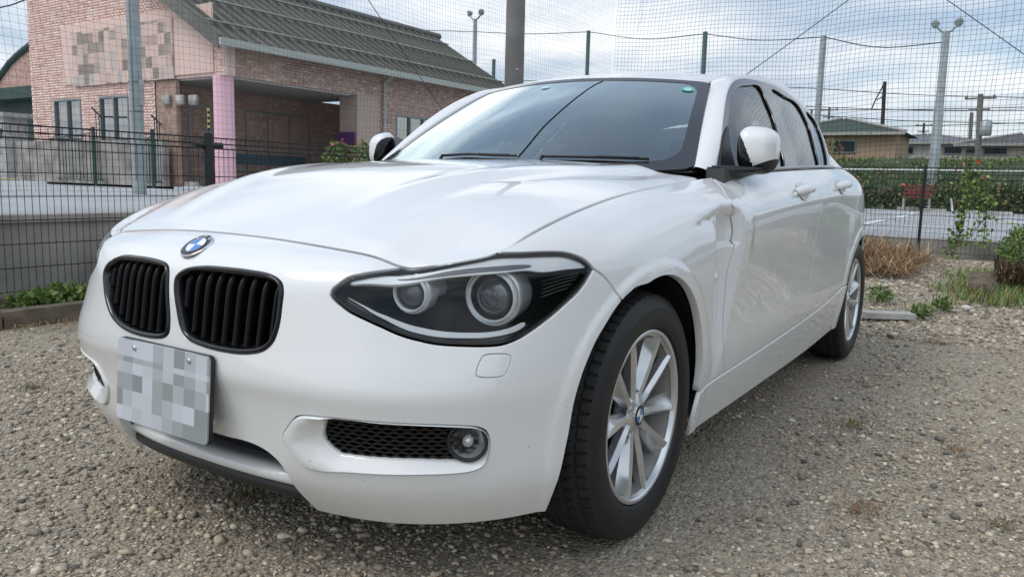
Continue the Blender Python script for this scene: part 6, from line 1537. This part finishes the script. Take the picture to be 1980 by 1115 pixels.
def blades(name, P, h, w, ms, probs, lean=.4, parent=None, seed=2, sag=.5):
    rg = np.random.default_rng(seed); n = len(P); a = rg.uniform(0, 6.283, n); l = lean*rg.uniform(.2, 1.3, n); H_ = h*rg.uniform(.5, 1.3, n)
    dx, dy = np.cos(a)*l, np.sin(a)*l; sx, sy = -np.sin(a)*w/2, np.cos(a)*w/2; V = []
    for t, k in ((0, 1), (.5, .8), (1, .12)):
        cx = P[:, 0]+dx*H_*t**1.6; cy = P[:, 1]+dy*H_*t**1.6; cz = P[:, 2]+H_*(t-sag*l*t*t*.6); V += [np.stack([cx-sx*k, cy-sy*k, cz], 1), np.stack([cx+sx*k, cy+sy*k, cz], 1)]
    V = np.stack(V, 1).reshape(-1, 3); i = np.arange(n)*6; F = np.concatenate([np.stack([i, i+1, i+3, i+2], 1), np.stack([i+2, i+3, i+5, i+4], 1)]); mi = rg.choice(len(ms), n, p=probs)
    o = rawmesh(name, V, F, ms, np.concatenate([mi, mi]), parent); o['kind'] = 'stuff'; return o
def blob(c, r, n, rg, pw=.5):
    d = rg.normal(size=(n, 3)); d /= np.linalg.norm(d, axis=1, keepdims=True); return np.asarray(c)+d*np.asarray(r)*(rg.uniform(.25, 1, (n, 1))**pw)
# ------------------------------------------------------------------ planting
rg = np.random.default_rng(11)
def grp(name, loc, label, cat, group=None): return empty(name, loc, label=label, cat=cat, **({'group': group} if group else {}))
# plants between the kerbs on the left
for (px, n, r, lab) in ((118, 520, (.16, .10, .07), 'pale leafy plant between the kerbs beside the bumper'), (62, 300, (.16, .08, .045), 'low bright green weed between the kerbs at the left'), (150, 260, (.12, .08, .08), 'small dark leafy weed between the kerbs nearest the headlight')):
    c = at(px, 577 if px > 100 else 590, 1, -3.60); P = blob((0, 0, .05), r, n, rg); root = grp('leafy_plant', (c[0], -3.60, .05), lab, 'plant')
    leaves('leaves', P, .042, [M_leafy if px != 62 else M_grass, M_leaf], [.7, .3], root, up=.6, aspect=.7, seed=px)
    MB().tube([(0, 0, -.02), (0, .01, .05)], .006, 5).build('stem', M_stem, root)
# dead stalks heaped in front of the rear fence
n = 5200; P = np.stack([rg.uniform(-9.3, -7.1, n), rg.uniform(-1.2, .62, n), np.zeros(n)], 1); Hm = .26*np.exp(-(((P[:, 0]+8.5)/.8)**2+((P[:, 1]+.15)/.62)**2))+.02; P[:, 2] = rg.uniform(0, 1, n)**.8*Hm+.03
o = blades('dead_stalks', P, .26, .009, [M_dry, leafmat('dry_straw', (.42, .31, .18), .4, .9)], [.72, .28], lean=1.8, sag=.8, seed=4); tag(o, 'heap of dead brown stalks against the foot of the rear mesh fence', kind='stuff')
n = 5200; P = np.stack([rg.uniform(-8.6, -5.6, n), rg.normal(1.55, .50, n), np.zeros(n)], 1); P = P[P[:, 1] > .98+.12*np.sin(P[:, 0]*5)]; P[:, 2] = .0
o = blades('green_grass', P, .11, .007, [M_grass, M_leaf, M_dry], [.6, .2, .2], lean=.8, seed=5); tag(o, 'bright green grass spreading at the right edge of the gravel', kind='stuff')
n = 2600; P = np.stack([rg.uniform(-7.6, -3.6, n), rg.uniform(-.2, 2.6, n), np.zeros(n)], 1); k_ = np.sin(P[:, 0]*2.3+P[:, 1]*1.7)+np.sin(P[:, 1]*4.1-P[:, 0]); P = P[k_ > .75]
o = blades('sparse_grass', P, .035, .004, [M_grass, M_dry, M_leaf], [.3, .5, .2], lean=1.2, seed=6); tag(o, 'thin patchy weeds in the gravel beyond the rear wheel', kind='stuff')
n = 3000; P = np.stack([rg.uniform(-2.6, -.2, n), rg.uniform(-3.35, -2.2, n), np.zeros(n)], 1); k_ = np.sin(P[:, 0]*3.3+P[:, 1]*2.7)+P[:, 1]*-.7-2.2; P = P[k_ > .25]; P[:, 2] = .003
o = blades('dry_litter', P, .05, .004, [M_dry, M_grass], [.8, .2], lean=2.2, sag=.9, seed=8); tag(o, 'dry brown litter along the kerb at the left', kind='stuff')
# shrub at the right edge and weeds in the gravel
root = grp('shrub', (-7.0, 1.72, 0), 'rounded shrub with green top and brown base at the right edge', 'shrub')
P = blob((0, 0, .30), (.36, .34, .36), 5200, rg, .35); t_ = P[:, 2] > .36+.08*np.sin(P[:, 1]*9)
leaves('green_leaves', P[t_], .045, [M_grass, M_leaf, M_leafy], [.4, .4, .2], root, up=.9, aspect=.35, seed=9); blades('brown_stalks', P[~t_]*[1, 1, .8], .10, .010, [M_dry, leafmat('dead_leaf', (.10, .06, .04)), M_leafd], [.3, .5, .2], lean=.9, parent=root, seed=10)
for k in range(7): a = k*.9; MB().tube([(0, 0, 0), (.10*math.cos(a), .10*math.sin(a), .18), (.22*math.cos(a), .2*math.sin(a), .40)], [.010, .007, .003], 5).build('stem', M_stem, root)
WE = ((1702, 583, .13, 'small upright green weed just behind the rear wheel'), (1782, 612, .10, 'bushy green weed beside the pale slab in the gravel'), (1822, 598, .09, 'low green weed farther right of the pale slab'), (1650, 822, .07, 'faded green weed tuft in the open gravel right of the front wheel'), (1935, 1012, .05, 'tiny weed tuft near the lower right corner'), (1665, 985, .06, 'dry yellowish weed tuft in the lower right gravel'), (1850, 870, .045, 'small weed tuft in the gravel at the middle right'), (1810, 665, .07, 'reddish dry weed tuft near the right edge'), (470, 960, .05, 'tiny green weed in the shade under the front lip'), (60, 750, .06, 'sparse weed tuft in the gravel at the left edge'))
for k, (px, py, r, lab) in enumerate(WE):
    c = at(px, py, 2, 0); root = grp('weed', (c[0], c[1], 0), lab, 'weed'); dry = k in (5, 7, 6)
    P = np.stack([rg.normal(0, r*.5, 90), rg.normal(0, r*.5, 90), np.zeros(90)], 1); blades('blades', P, r*(.8 if k < 3 else .4), .0025+.01*r, [M_dry if dry else M_leaf, M_grass if k < 3 else M_dry], [.5, .5], lean=1.1, parent=root, seed=k+20)
    if k < 3: leaves('leaves', blob((0, 0, r*.5), (r*.8, r*.8, r*.5), 220, rg), .03, [M_leaf, M_grass], [.5, .5], root, seed=k)
P0, P1 = at(1668, 612, 2, .0), at(1762, 615, 2, .0); d = P1-P0; L_ = np.linalg.norm(d); o = MB().box((0, 0, .02), (L_, .14, .04)).build('flat_slab', M_concl); o.location = (P0+P1)/2; o.rotation_euler = (0, 0, math.atan2(d[1], d[0])); tag(o, 'pale flat concrete strip lying in the gravel behind the rear wheel', 'slab')
for (px, py, s, lab) in ((1868, 597, .035, 'white rounded stone in front of the green grass'),):
    c = at(px, py, 2, 0); bm = bmesh.new(); bmesh.ops.create_icosphere(bm, subdivisions=2, radius=s)
    for v in bm.verts: v.co *= random.uniform(.85, 1.1); v.co.z *= .6
    me = bpy.data.meshes.new('stone'); bm.to_mesh(me); bm.free(); me.materials.append(mat('pale_stone', (.6, .58, .54), .8)); o = link(bpy.data.objects.new('stone', me)); o.location = (c[0], c[1], .01); tag(o, lab, 'stone')
# dark rubble under the shrub
for k in range(5):
    bm = bmesh.new(); bmesh.ops.create_icosphere(bm, subdivisions=2, radius=.09+.03*(k % 3))
    for v in bm.verts: v.co *= random.uniform(.75, 1.12)
    me = bpy.data.meshes.new('rubble_stone'); bm.to_mesh(me); bm.free(); me.materials.append(M_kerb); o = link(bpy.data.objects.new('rubble_stone', me)); o.location = (-7.35+.22*k, 1.30+.06*(k % 2), .04); tag(o, ['dark broken stone farthest left at the foot of the right shrub', 'second dark broken stone from the left under the right shrub', 'middle dark broken stone under the right shrub', 'dark broken stone right of the middle one under the shrub', 'dark broken stone farthest right under the right shrub'][k], 'stone', 'dark stones under the shrub')
# vine on the rear fence
root = grp('vine', (-9.62, .95, .1), 'light green vine climbing the rear mesh fence in front of the car park', 'vine')
P = []; stems = []
for (x0, z0, x1, z1, n) in ((1880, 330, 1850, 480, 260), (1850, 480, 1905, 420, 60), (1875, 350, 1925, 395, 90), (1905, 350, 1900, 480, 90), (1845, 455, 1840, 500, 50), (1725, 480, 1722, 500, 20)):
    a_, b_ = at(x0, z0, 0, -9.56), at(x1, z1, 0, -9.56); t = rg.uniform(0, 1, (n, 1)); P.append(a_*(1-t)+b_*t+rg.normal(0, .045, (n, 3))*[.4, 1, 1]); stems.append((a_, b_))
leaves('leaves', np.concatenate(P)-[-9.62, .95, .1], .055, [M_leafy, M_grass, M_leaf], [.35, .35, .3], root, aspect=.8, seed=31); m_ = MB()
for a_, b_ in stems: m_.tube([a_-[-9.62, .95, .1], (a_+b_)/2-[-9.62, .95, .1]+[0, .03, 0], b_-[-9.62, .95, .1]], .004, 4)
m_.build('stems', M_stem, root)['kind'] = 'stuff'
# flowering planters by the nursery porch and a black bin beside the mirror
for (px, py, yy, lab) in ((655, 290, -5.6, 'orange flowering shrub beyond the left mesh fence'), (705, 290, -5.3, 'yellow green shrub beyond the fence next to the far mirror')):
    c = at(px, py, 1, yy); root = grp('flower_shrub', (c[0], yy, .6), lab, 'shrub'); P = blob((0, 0, c[2]-.70), (.18, .2, .20), 700, rg, .4)
    leaves('leaves', P, .05, [M_leaf, M_leafy], [.6, .4] if px < 700 else [.3, .7], root, seed=px); leaves('flowers', blob((0, .02, c[2]-.64), (.19, .2, .16), 26, rg, .2), .035, [M_flow, M_flowp], [.7, .3], root, seed=px+1, aspect=.9)
    MB().lathe([(.10, 0), (.15, .28), (.13, .28), (.0001, .25)], 20).build('pot', M_conc, root, smooth=True); MB().tube([(0, 0, .2), (0, 0, c[2]-.75)], .012, 6).build('stem', M_stem, root)
# ------------------------------------------------------------------ beyond the car park: fence of flowers, bank, houses
xb = -27.4
root = mesh_fence('far_fence', (xb, -12), (xb, 8), .35, 1.66, (2, 5, 8, 11, 14, 17, 19.5), 'dark green mesh fence overgrown with vines at the far side of the car park', m=M_fgreen, dv=.12, r=.006, rails=[.5, .9, 1.3])
wr = MB().tube([(xb-.25, -14, 1.62), (xb-.25, 12, 1.60)], .035, 8).build('white_rail', M_white); tag(wr, 'long white rail running along the top of the overgrown far fence', 'rail')
spec = [(-10.6, .9, M_leafd), (-9.1, 1.0, M_leafd), (-7.7, 1.1, M_leaf), (-6.2, .95, M_leafd), (-4.9, .9, M_leaf), (-3.6, .85, M_leafd), (-2.3, .8, M_leafd), (-1.1, .9, M_leaf), (.2, 1.0, M_leaf), (1.5, 1.0, M_leafd), (2.9, 1.0, M_leaf)]
labs = ['dark shrub on the far fence hidden behind the car', 'dark shrub on the far fence behind the tail of the car', 'green bushy shrub on the far fence just right of the car', 'dark vine clump on the far fence left of the red bench', 'green vine clump with pink flowers above the red bench', 'dark vine clump on the far fence at the foot of the tall lamp', 'dark brownish vine clump right of the tall lamp', 'green vine clump with orange flowers on the far fence', 'bright green clump on the far fence behind the climbing vine', 'dark green clump on the far fence near the right edge', 'green clump on the far fence at the right edge of the photo']
for k, (y, h, ml) in enumerate(spec):
    root = grp('vine_shrub', (xb+.35, y, .3), labs[k], 'shrub'); P = np.stack([rg.normal(0, .22, 1500), rg.uniform(-.85, .85, 1500), rg.uniform(.05, 1.0, 1500)**.9*(h*.80+.45*rg.uniform(0, 1, 1500)**4)], 1)
    keep = (np.sin(P[:, 1]*5+k)+np.sin(P[:, 2]*6+2*k)) > -1.15; leaves('leaves', P[keep], .10, [ml, M_leafd, M_leafy, M_dry], [.5, .25, .10, .15], root, seed=50+k, aspect=.8)
    nf = rg.integers(2, 6); leaves('flowers', np.stack([rg.normal(.25, .05, nf), rg.uniform(-.8, .8, nf), rg.uniform(.8, 1.35, nf)*h*1.1], 1), .13, [M_flow, M_flowp], [.5, .5], root, seed=80+k, aspect=1)
    MB().tube([(0, 0, 0), (.05, .1, h)], .03, 5).build('trunk', M_stem, root)
# grassy bank rising to the houses
xs = np.linspace(-29, -58, 30); ys2 = np.linspace(-34, 16, 50); X, Y = np.meshgrid(xs, ys2); Z = .3+1.95*sstep(-X, 29, 38)+.10*np.sin(Y*1.3)+.06*np.sin(X*.9+Y*.5); n_ = len(xs); i = (np.arange(len(ys2)-1)[:, None]*n_+np.arange(n_-1)[None]).ravel()
bk = mk('grass_bank', np.stack([X, Y, Z], -1).reshape(-1, 3), np.stack([i, i+1, i+n_+1, i+n_], 1), mat('bank_soil', (.05, .075, .028), .95, noise=.5, nscale=.9)); tag(bk, kind='structure')
n = 16000; P = np.stack([rg.uniform(-44, -29, n), rg.uniform(-14, 5, n), np.zeros(n)], 1); P[:, 2] = .3+1.95*sstep(-P[:, 0], 29, 38)+.25*np.maximum(0, np.sin(P[:, 1]*1.7+P[:, 0])*np.sin(P[:, 1]*.6))*rg.uniform(0, 1, n)
o = leaves('bank_greenery', P, .15, [M_leaf, M_leafd, M_grass, M_dry], [.45, .15, .3, .10], up=1.0, aspect=.4, seed=77); tag(o, 'rough green growth covering the bank below the houses', kind='stuff')
# brown tangle right of the car in front of the green roofed house
root = grp('brown_bush', (-31, -7.0, 1.15), 'loose brown and green bush in front of the green roofed house', 'bush'); P = blob((0, 0, 1.0), (1.0, 2.6, 1.15), 3600, rg, .5); leaves('leaves', P, .12, [M_dry, M_leaf, M_grass], [.5, .35, .15], root, seed=91, up=.6); MB().tube([(0, 0, -.8), (.1, .2, 1.2)], .04, 6).build('trunk', M_stem, root)
# red bench and white post in front of the far fence
a_ = at(1745, 386, 0, -25.6); b_ = at(1801, 386, 0, -25.6); root = grp('red_bench', (-25.6, (a_[1]+b_[1])/2, .32), 'faded red bench standing before the far fence by the tall lamp', 'bench'); wd = abs(b_[1]-a_[1]); M_rb = mat('red_paint', (.20, .04, .04), .8)
MB().box((0, 0, .42), (.35, wd, .05)).build('seat', M_rb, root); 
for z in (.55, .66, .77): MB().box((-.18, 0, z-.02), (.03, wd, .07)).build('back_slat', M_rb, root)
for s in (-1, 1): MB().box((0, s*wd*.44, .2), (.3, .05, .42)).build('leg', M_concl, root)
a_ = at(1843, 398, 0, -26); o = MB().tube([(0, 0, 0), (-.05, -.08, .42)], .03, 8).build('white_stake', M_white); o.location = (-26, a_[1], .3); tag(o, 'short white leaning stake at the edge of the car park', 'stake')
# tall flood lamps and net poles
def flood(name, px_top, py_top, X_, z0, dia, label, h_px=None):
    T_ = at(px_top, py_top, 0, X_); root = grp(name, (X_, T_[1], z0), label, 'flood lamp'); H_ = T_[2]-z0; s = abs(X_)/34.0
    MB().tube([(0, 0, 0), (0, 0, H_*.55), (0, 0, H_*.56), (0, 0, H_)], [dia/2, dia*.45, dia*.40, dia*.34], 16).build('pole', M_galv, root, auto=40)
    for sg in (-1, 1):
        ar = MB().tube([(0, 0, H_), (0, sg*.18*s, H_+.03*s), (0, sg*.34*s, H_+.20*s)], .045*s, 8).build('arm', M_galv, root)
        Mh = frame((0, sg*.40*s, H_+.34*s), (.85, sg*.35, -.25)); MB().lathe([(.0001, -.20*s), (.07*s, -.18*s), (.13*s, -.08*s), (.17*s, .03*s), (.155*s, .04*s), (.0001, .035*s)], 20, Mh).build('lamp_head', M_galv, ar, smooth=True)
    return root
flood('flood_lamp', 1830, 62, -28.6, .3, .34, 'tall twin headed flood lamp on a grey green pole at the right')
flood('flood_lamp', 919, 38, -46, .3, .42, 'twin headed flood lamp above the nursery roof left of the concrete pole')
for (px, py, X_, r, ml, lab) in ((1593, 70, -29.5, .11, M_galv, 'grey green net pole right of the car roof with a drooping line'), (1364, 62, -36, .12, M_lgreen, 'net pole wrapped in vine above the right end of the windscreen'), (1138, 60, -38, .11, M_lgreen, 'green net pole above the middle of the windscreen'), (955, 115, -42, .12, M_lgreen, 'short green net pole above the end of the nursery roof')):
    T_ = at(px, py, 0, X_); o = MB().tube([(0, 0, 0), (0, 0, T_[2])], r, 12).build('net_pole', ml, auto=40); o.location = (X_, T_[1], 0); tag(o, lab, 'pole')
for q, (pts, X_) in enumerate((([(800, 58), (920, 62), (1030, 66), (1138, 62)], -38), ([(1138, 62), (1250, 76), (1364, 66)], -38), ([(1364, 66), (1470, 78), (1593, 72)], -33), ([(1593, 72), (1700, 92), (1826, 82)], -29.2))):
    cable('droop_line', [at(*p, 0, X_) for p in pts], .022, M_lgreen, ['thin line from the left flood lamp to the green net pole', 'thin line sagging above the windscreen between two net poles', 'thin line sagging between the vine pole and the grey green pole', 'thin line sagging from the grey green pole to the tall flood lamp'][q])
# streets beyond: power poles, wires
M_pd = mat('dark_pole', (.035, .033, .032), .8)
def ppole(px, py, X_, zb, r, ml, label, arms=True, lean=0.0, box=False):
    T_ = at(px, py, 0, X_); B_ = T_[1]+lean; root = grp('power_pole', (X_, B_, zb), label, 'power pole'); H_ = T_[2]-zb
    MB().tube([(0, 0, 0), (0, -lean, H_)], [r, r*.7], 10).build('shaft', ml, root, auto=40)
    if arms:
        for z in (.25, .9): MB().box((0, -lean*.95, H_-z), (.10, 1.6 if z < .5 else 1.1, .10)).build('crossarm', ml, root)
        for y in (-.7, .7): MB().lathe([(.06, 0), (.09, .06), (.05, .14), (.0001, .18)], 8, frame((0, y-lean, H_-.2), (0, 0, 1), (1, 0, 0))).build('insulator', M_concl, root)
    if box: MB().lathe([(.28, -.5), (.32, -.4), (.32, .3), (.1, .42)], 14, frame((.15, .45-lean, H_-1.9), (0, 0, 1), (1, 0, 0))).build('transformer', M_galv, root, smooth=True)
    return root
ppole(1896, 182, -52, 0, .20, M_pole, 'leaning concrete power pole with crossarms and transformer at the right', lean=.35, box=True)
ppole(1879, 218, -60, 0, .16, M_pole, 'thinner power pole just left of the transformer pole', arms=False, lean=.2)
r_ = ppole(1711, 158, -45, 0, .13, M_pd, 'thin black pole with a bent bracket rising beside the green roof', arms=False, lean=.18)
T_ = at(1711, 158, 0, -45); zb = T_[2]; MB().tube([(0, 0-.18, zb-.05), (0, -.55, zb-.9), (0, -.72, zb-1.4)], .035, 6).build('bracket', M_pd, r_); MB().tube([(0, -.18, zb-.75), (0, -.5, zb-.95)], .03, 6).build('brace', M_pd, r_)
ppole(1604, 208, -80, 0, .16, M_pole, 'distant power pole behind the green roofed house'); ppole(1787, 238, -95, 0, .16, M_pd, 'distant dark power pole between the black pole and the tall lamp'); ppole(1930, 270, -110, 0, .14, M_pole, 'tiny distant power pole above the right hand house'); ppole(1682, 246, -90, 0, .10, M_pd, 'small distant pole left of the black bracket pole', arms=False)
ppole(1570, 212, -70, 0, .10, M_pd, 'small dark pole just behind the rear quarter window', arms=False)
for q, (ya, yb) in enumerate(((212, 206), (222, 240), (246, 236), (170, 190), (206, 214))):
    cable('power_line', [at(1000, ya-14, 0, -60), at(1550, ya, 0, -60), at(1760, (ya+yb)/2+3, 0, -60), at(2040, yb, 0, -60)], .030, M_cable, ['highest', 'second', 'third', 'uppermost slack', 'middle'][q]+' dark power line crossing the sky behind the right hand net')
# unseen greenery added on the viewer's side to darken the car's flank
nhd = grp('shade_hedge', (-3.5, 9.0, 0), 'clipped evergreen hedge closing the gravel on the viewer\'s side', 'shade_hedge')
leaves('foliage', np.stack([rg.uniform(-7, 6, 9000), rg.normal(0, .35, 9000), rg.uniform(.05, 2.4, 9000)], 1), .16, [M_leafd, M_leaf], [.6, .4], nhd, seed=301); MB().box((-.5, 0, 1.1), (13, .3, 2.2)).build('core', M_leafd, nhd)
# houses
def house(loc, L, D, H_, hr, rcol, wcol, label, rz=0.0, hip=1.2, wins=()):
    root = grp('house', loc, label, 'house'); root.rotation_euler = (0, 0, rz)
    mw = mat('house_wall', wcol, .85, noise=.08); mr_ = mat('house_roof', rcol, .75, noise=.25, nscale=1.5, stretch=(1, 6, 1))
    MB().box((0, 0, H_/2), (D, L, H_)).build('wall', mw, root); o = .45; V = [(-D/2-o, -L/2-o, H_), (D/2+o, -L/2-o, H_), (D/2+o, L/2+o, H_), (-D/2-o, L/2+o, H_), (0, -L/2+hip*D/2, H_+hr), (0, L/2-hip*D/2, H_+hr)]
    r = MB().add(V, [(0, 1, 4), (1, 2, 5, 4), (2, 3, 5), (3, 0, 4, 5), (3, 2, 1, 0)]).build('roof', mr_, root)
    MB().box((D/2+o, 0, H_-.05), (.10, L+2*o, .16)).build('eaves_board', M_concl, r)
    for a, b in ((V[1], V[4]), (V[2], V[5])): MB().tube([np.array(a)+[0, 0, .05], np.array(b)+[0, 0, .05]], .09, 6).build('ridge_tile', M_concl, r)
    for (y, z, w, h) in wins:
        f = MB().box((D/2+.03, y, z), (.08, w, h)).build('window', M_frame, root); MB().box((D/2+.08, y, z), (.03, w-.16, h-.16)).build('pane', M_pane, f)
    return root
p = at(1622, 318, 0, -44); house((-46, p[1]-.3, 0), 6.2, 5.0, 3.9, .95, (.045, .07, .055), (.42, .30, .20), 'tan house with dark green hipped roof behind the rear of the car', wins=((.6, 3.2, 1.2, .7), (-1.5, 3.2, 1.2, .7)))
p = at(1778, 300, 0, -62); house((-66, p[1], 0), 7.4, 6, 4.45, .75, (.17, .18, .20), (.50, .48, .44), 'long low house with pale grey roof between the black pole and the tall lamp', wins=((2.3, 3.9, 1.8, .6), (-1.2, 3.9, 1.4, .6)))
p = at(1935, 300, 0, -54); house((-57, p[1]+1.2, 0), 6.6, 5, 3.85, .75, (.10, .10, .10), (.52, .46, .36), 'cream house with grey hipped roof and a window at the right edge', wins=((-1.5, 3.45, 1.3, .5), (-2.8, 3.45, .6, .4), (.8, 3.45, 1.6, .5)))
p = at(1850, 300, 0, -70); house((-74, p[1], 0), 3.0, 5, 4.6, .6, (.06, .065, .07), (.30, .29, .27), 'small dark roofed house squeezed between two larger houses', wins=((0, 2.5, 1.0, .8),))
# distant tree line
for k, (y, h, r) in enumerate(((-75, 6, 8), (-60, 5, 7), (-44, 6, 8), (14, 5, 6), (24, 6, 8), (38, 6, 8))):
    root = grp('far_tree', (-105, y, 0), ['rounded dark tree far beyond the nursery roof, first from the left', 'rounded dark tree far beyond the nursery roof, second from the left', 'rounded dark tree far behind the concrete pole', 'rounded dark tree far beyond the right edge', 'tall dark tree outside the right edge', 'last dark tree far outside the right edge'][k], 'tree')
    leaves('crown', blob((0, 0, h*.5), (r*.6, r, h*.5), 1800, rg, .5), .5, [M_leafd, M_leaf], [.6, .4], root, seed=200+k); MB().tube([(0, 0, 0), (0, 0, h*.5)], .25, 8).build('trunk', M_stem, root)
# ------------------------------------------------------------------ loose stones of the gravel
def stones(name, n, box, s0, s1, seed, label, marg=260):
    rg = np.random.default_rng(seed); x = rg.uniform(box[0], box[1], n); y = rg.uniform(box[2], box[3], n); P = np.stack([x, y, np.zeros(n)], 1)
    q = proj(P); d = (P-CAM)@cf; ok = (d > .3) & (q[:, 0] > -marg) & (q[:, 0] < PW+marg) & (q[:, 1] < PH+marg)
    tr = np.exp(-((y-.80)/.20)**2)*sstep(x, 1.0, .0)*sstep(x, -3.2, -1.5)+.9*np.exp(-(((x+.55)/.45)**2+((y-.92)/.25)**2))
    ok &= rg.uniform(0, 1, n) > tr*.8
    P = P[ok]; n = len(P); P[:, 2] = gz(P[:, 0], P[:, 1])+.06*sstep(P[:, 0], -7.0, -9.3)
    bm = bmesh.new(); bmesh.ops.create_icosphere(bm, subdivisions=1, radius=1.0); V0 = np.array([tuple(v.co) for v in bm.verts]); F0 = np.array([[v.index for v in f.verts] for f in bm.faces]); bm.free()
    s = np.exp(rg.normal(0, .50, n))*s0; s = np.clip(s, s0*.4, s1); el = rg.uniform(.6, 1.0, (n, 1, 3)); el[:, :, 2] *= .58; el[:, :, 0] *= 1.25
    V = V0[None]*rg.uniform(.78, 1.16, (n, len(V0), 1))*el*s[:, None, None]; a = rg.uniform(0, 6.283, n); t = rg.normal(0, .35, n); c, s_ = np.cos(a), np.sin(a)
    V = np.stack([V[..., 0], V[..., 1]*np.cos(t)[:, None]-V[..., 2]*np.sin(t)[:, None], V[..., 1]*np.sin(t)[:, None]+V[..., 2]*np.cos(t)[:, None]], -1)
    V = np.stack([V[..., 0]*c[:, None]-V[..., 1]*s_[:, None], V[..., 0]*s_[:, None]+V[..., 1]*c[:, None], V[..., 2]], -1)+(P+np.stack([0*s, 0*s, s*rg.uniform(-.1, .45, n)], 1))[:, None]
    F = (F0[None]+(np.arange(n)*len(V0))[:, None, None]).reshape(-1, 3); o = rawmesh(name, V.reshape(-1, 3), F, [M_stone], None); tag(o, label, kind='stuff'); return o
M_stone = bpy.data.materials.new('gravel_stone'); M_stone.use_nodes = True; nt = M_stone.node_tree; b = nt.nodes['Principled BSDF']; g = nt.nodes.new('ShaderNodeNewGeometry')
c1 = ramp(nt, g.outputs['Random Per Island'], [(0, (.12, .11, .095)), (.12, (.23, .20, .165)), (.28, (.44, .345, .235)), (.42, (.30, .27, .23)), (.56, (.56, .455, .32)), (.70, (.27, .24, .20)), (.82, (.58, .49, .36)), (1, (.76, .68, .54))]); 
tc = nt.nodes.new('ShaderNodeTexCoord'); n_ = nt.nodes.new('ShaderNodeTexNoise'); n_.inputs['Scale'].default_value = 150; nt.links.new(tc.outputs['Object'], n_.inputs['Vector']); mm = nt.nodes.new('ShaderNodeMix'); mm.data_type = 'RGBA'; mm.blend_type = 'MULTIPLY'; mm.inputs['Factor'].default_value = .6; nt.links.new(c1, mm.inputs['A']); nt.links.new(ramp(nt, n_.outputs['Fac'], [(.35, (.6, .6, .6)), (.65, (1.15, 1.15, 1.15))]), mm.inputs['B']); nt.links.new(mm.outputs['Result'], b.inputs['Base Color']); b.inputs['Roughness'].default_value = .8
stones('loose_gravel', 78000, (-1.6, 1.6, -2.6, 2.3), .0044, .016, 1, 'loose rounded gravel around the front of the car')
stones('loose_gravel', 52000, (-5.0, 1.4, -3.36, 3.0), .0060, .020, 2, 'loose rounded gravel along both sides of the car')
stones('loose_gravel', 16000, (-9.4, -3.5, -1.0, 2.9), .012, .030, 3, 'coarser gravel towards the rear fence')
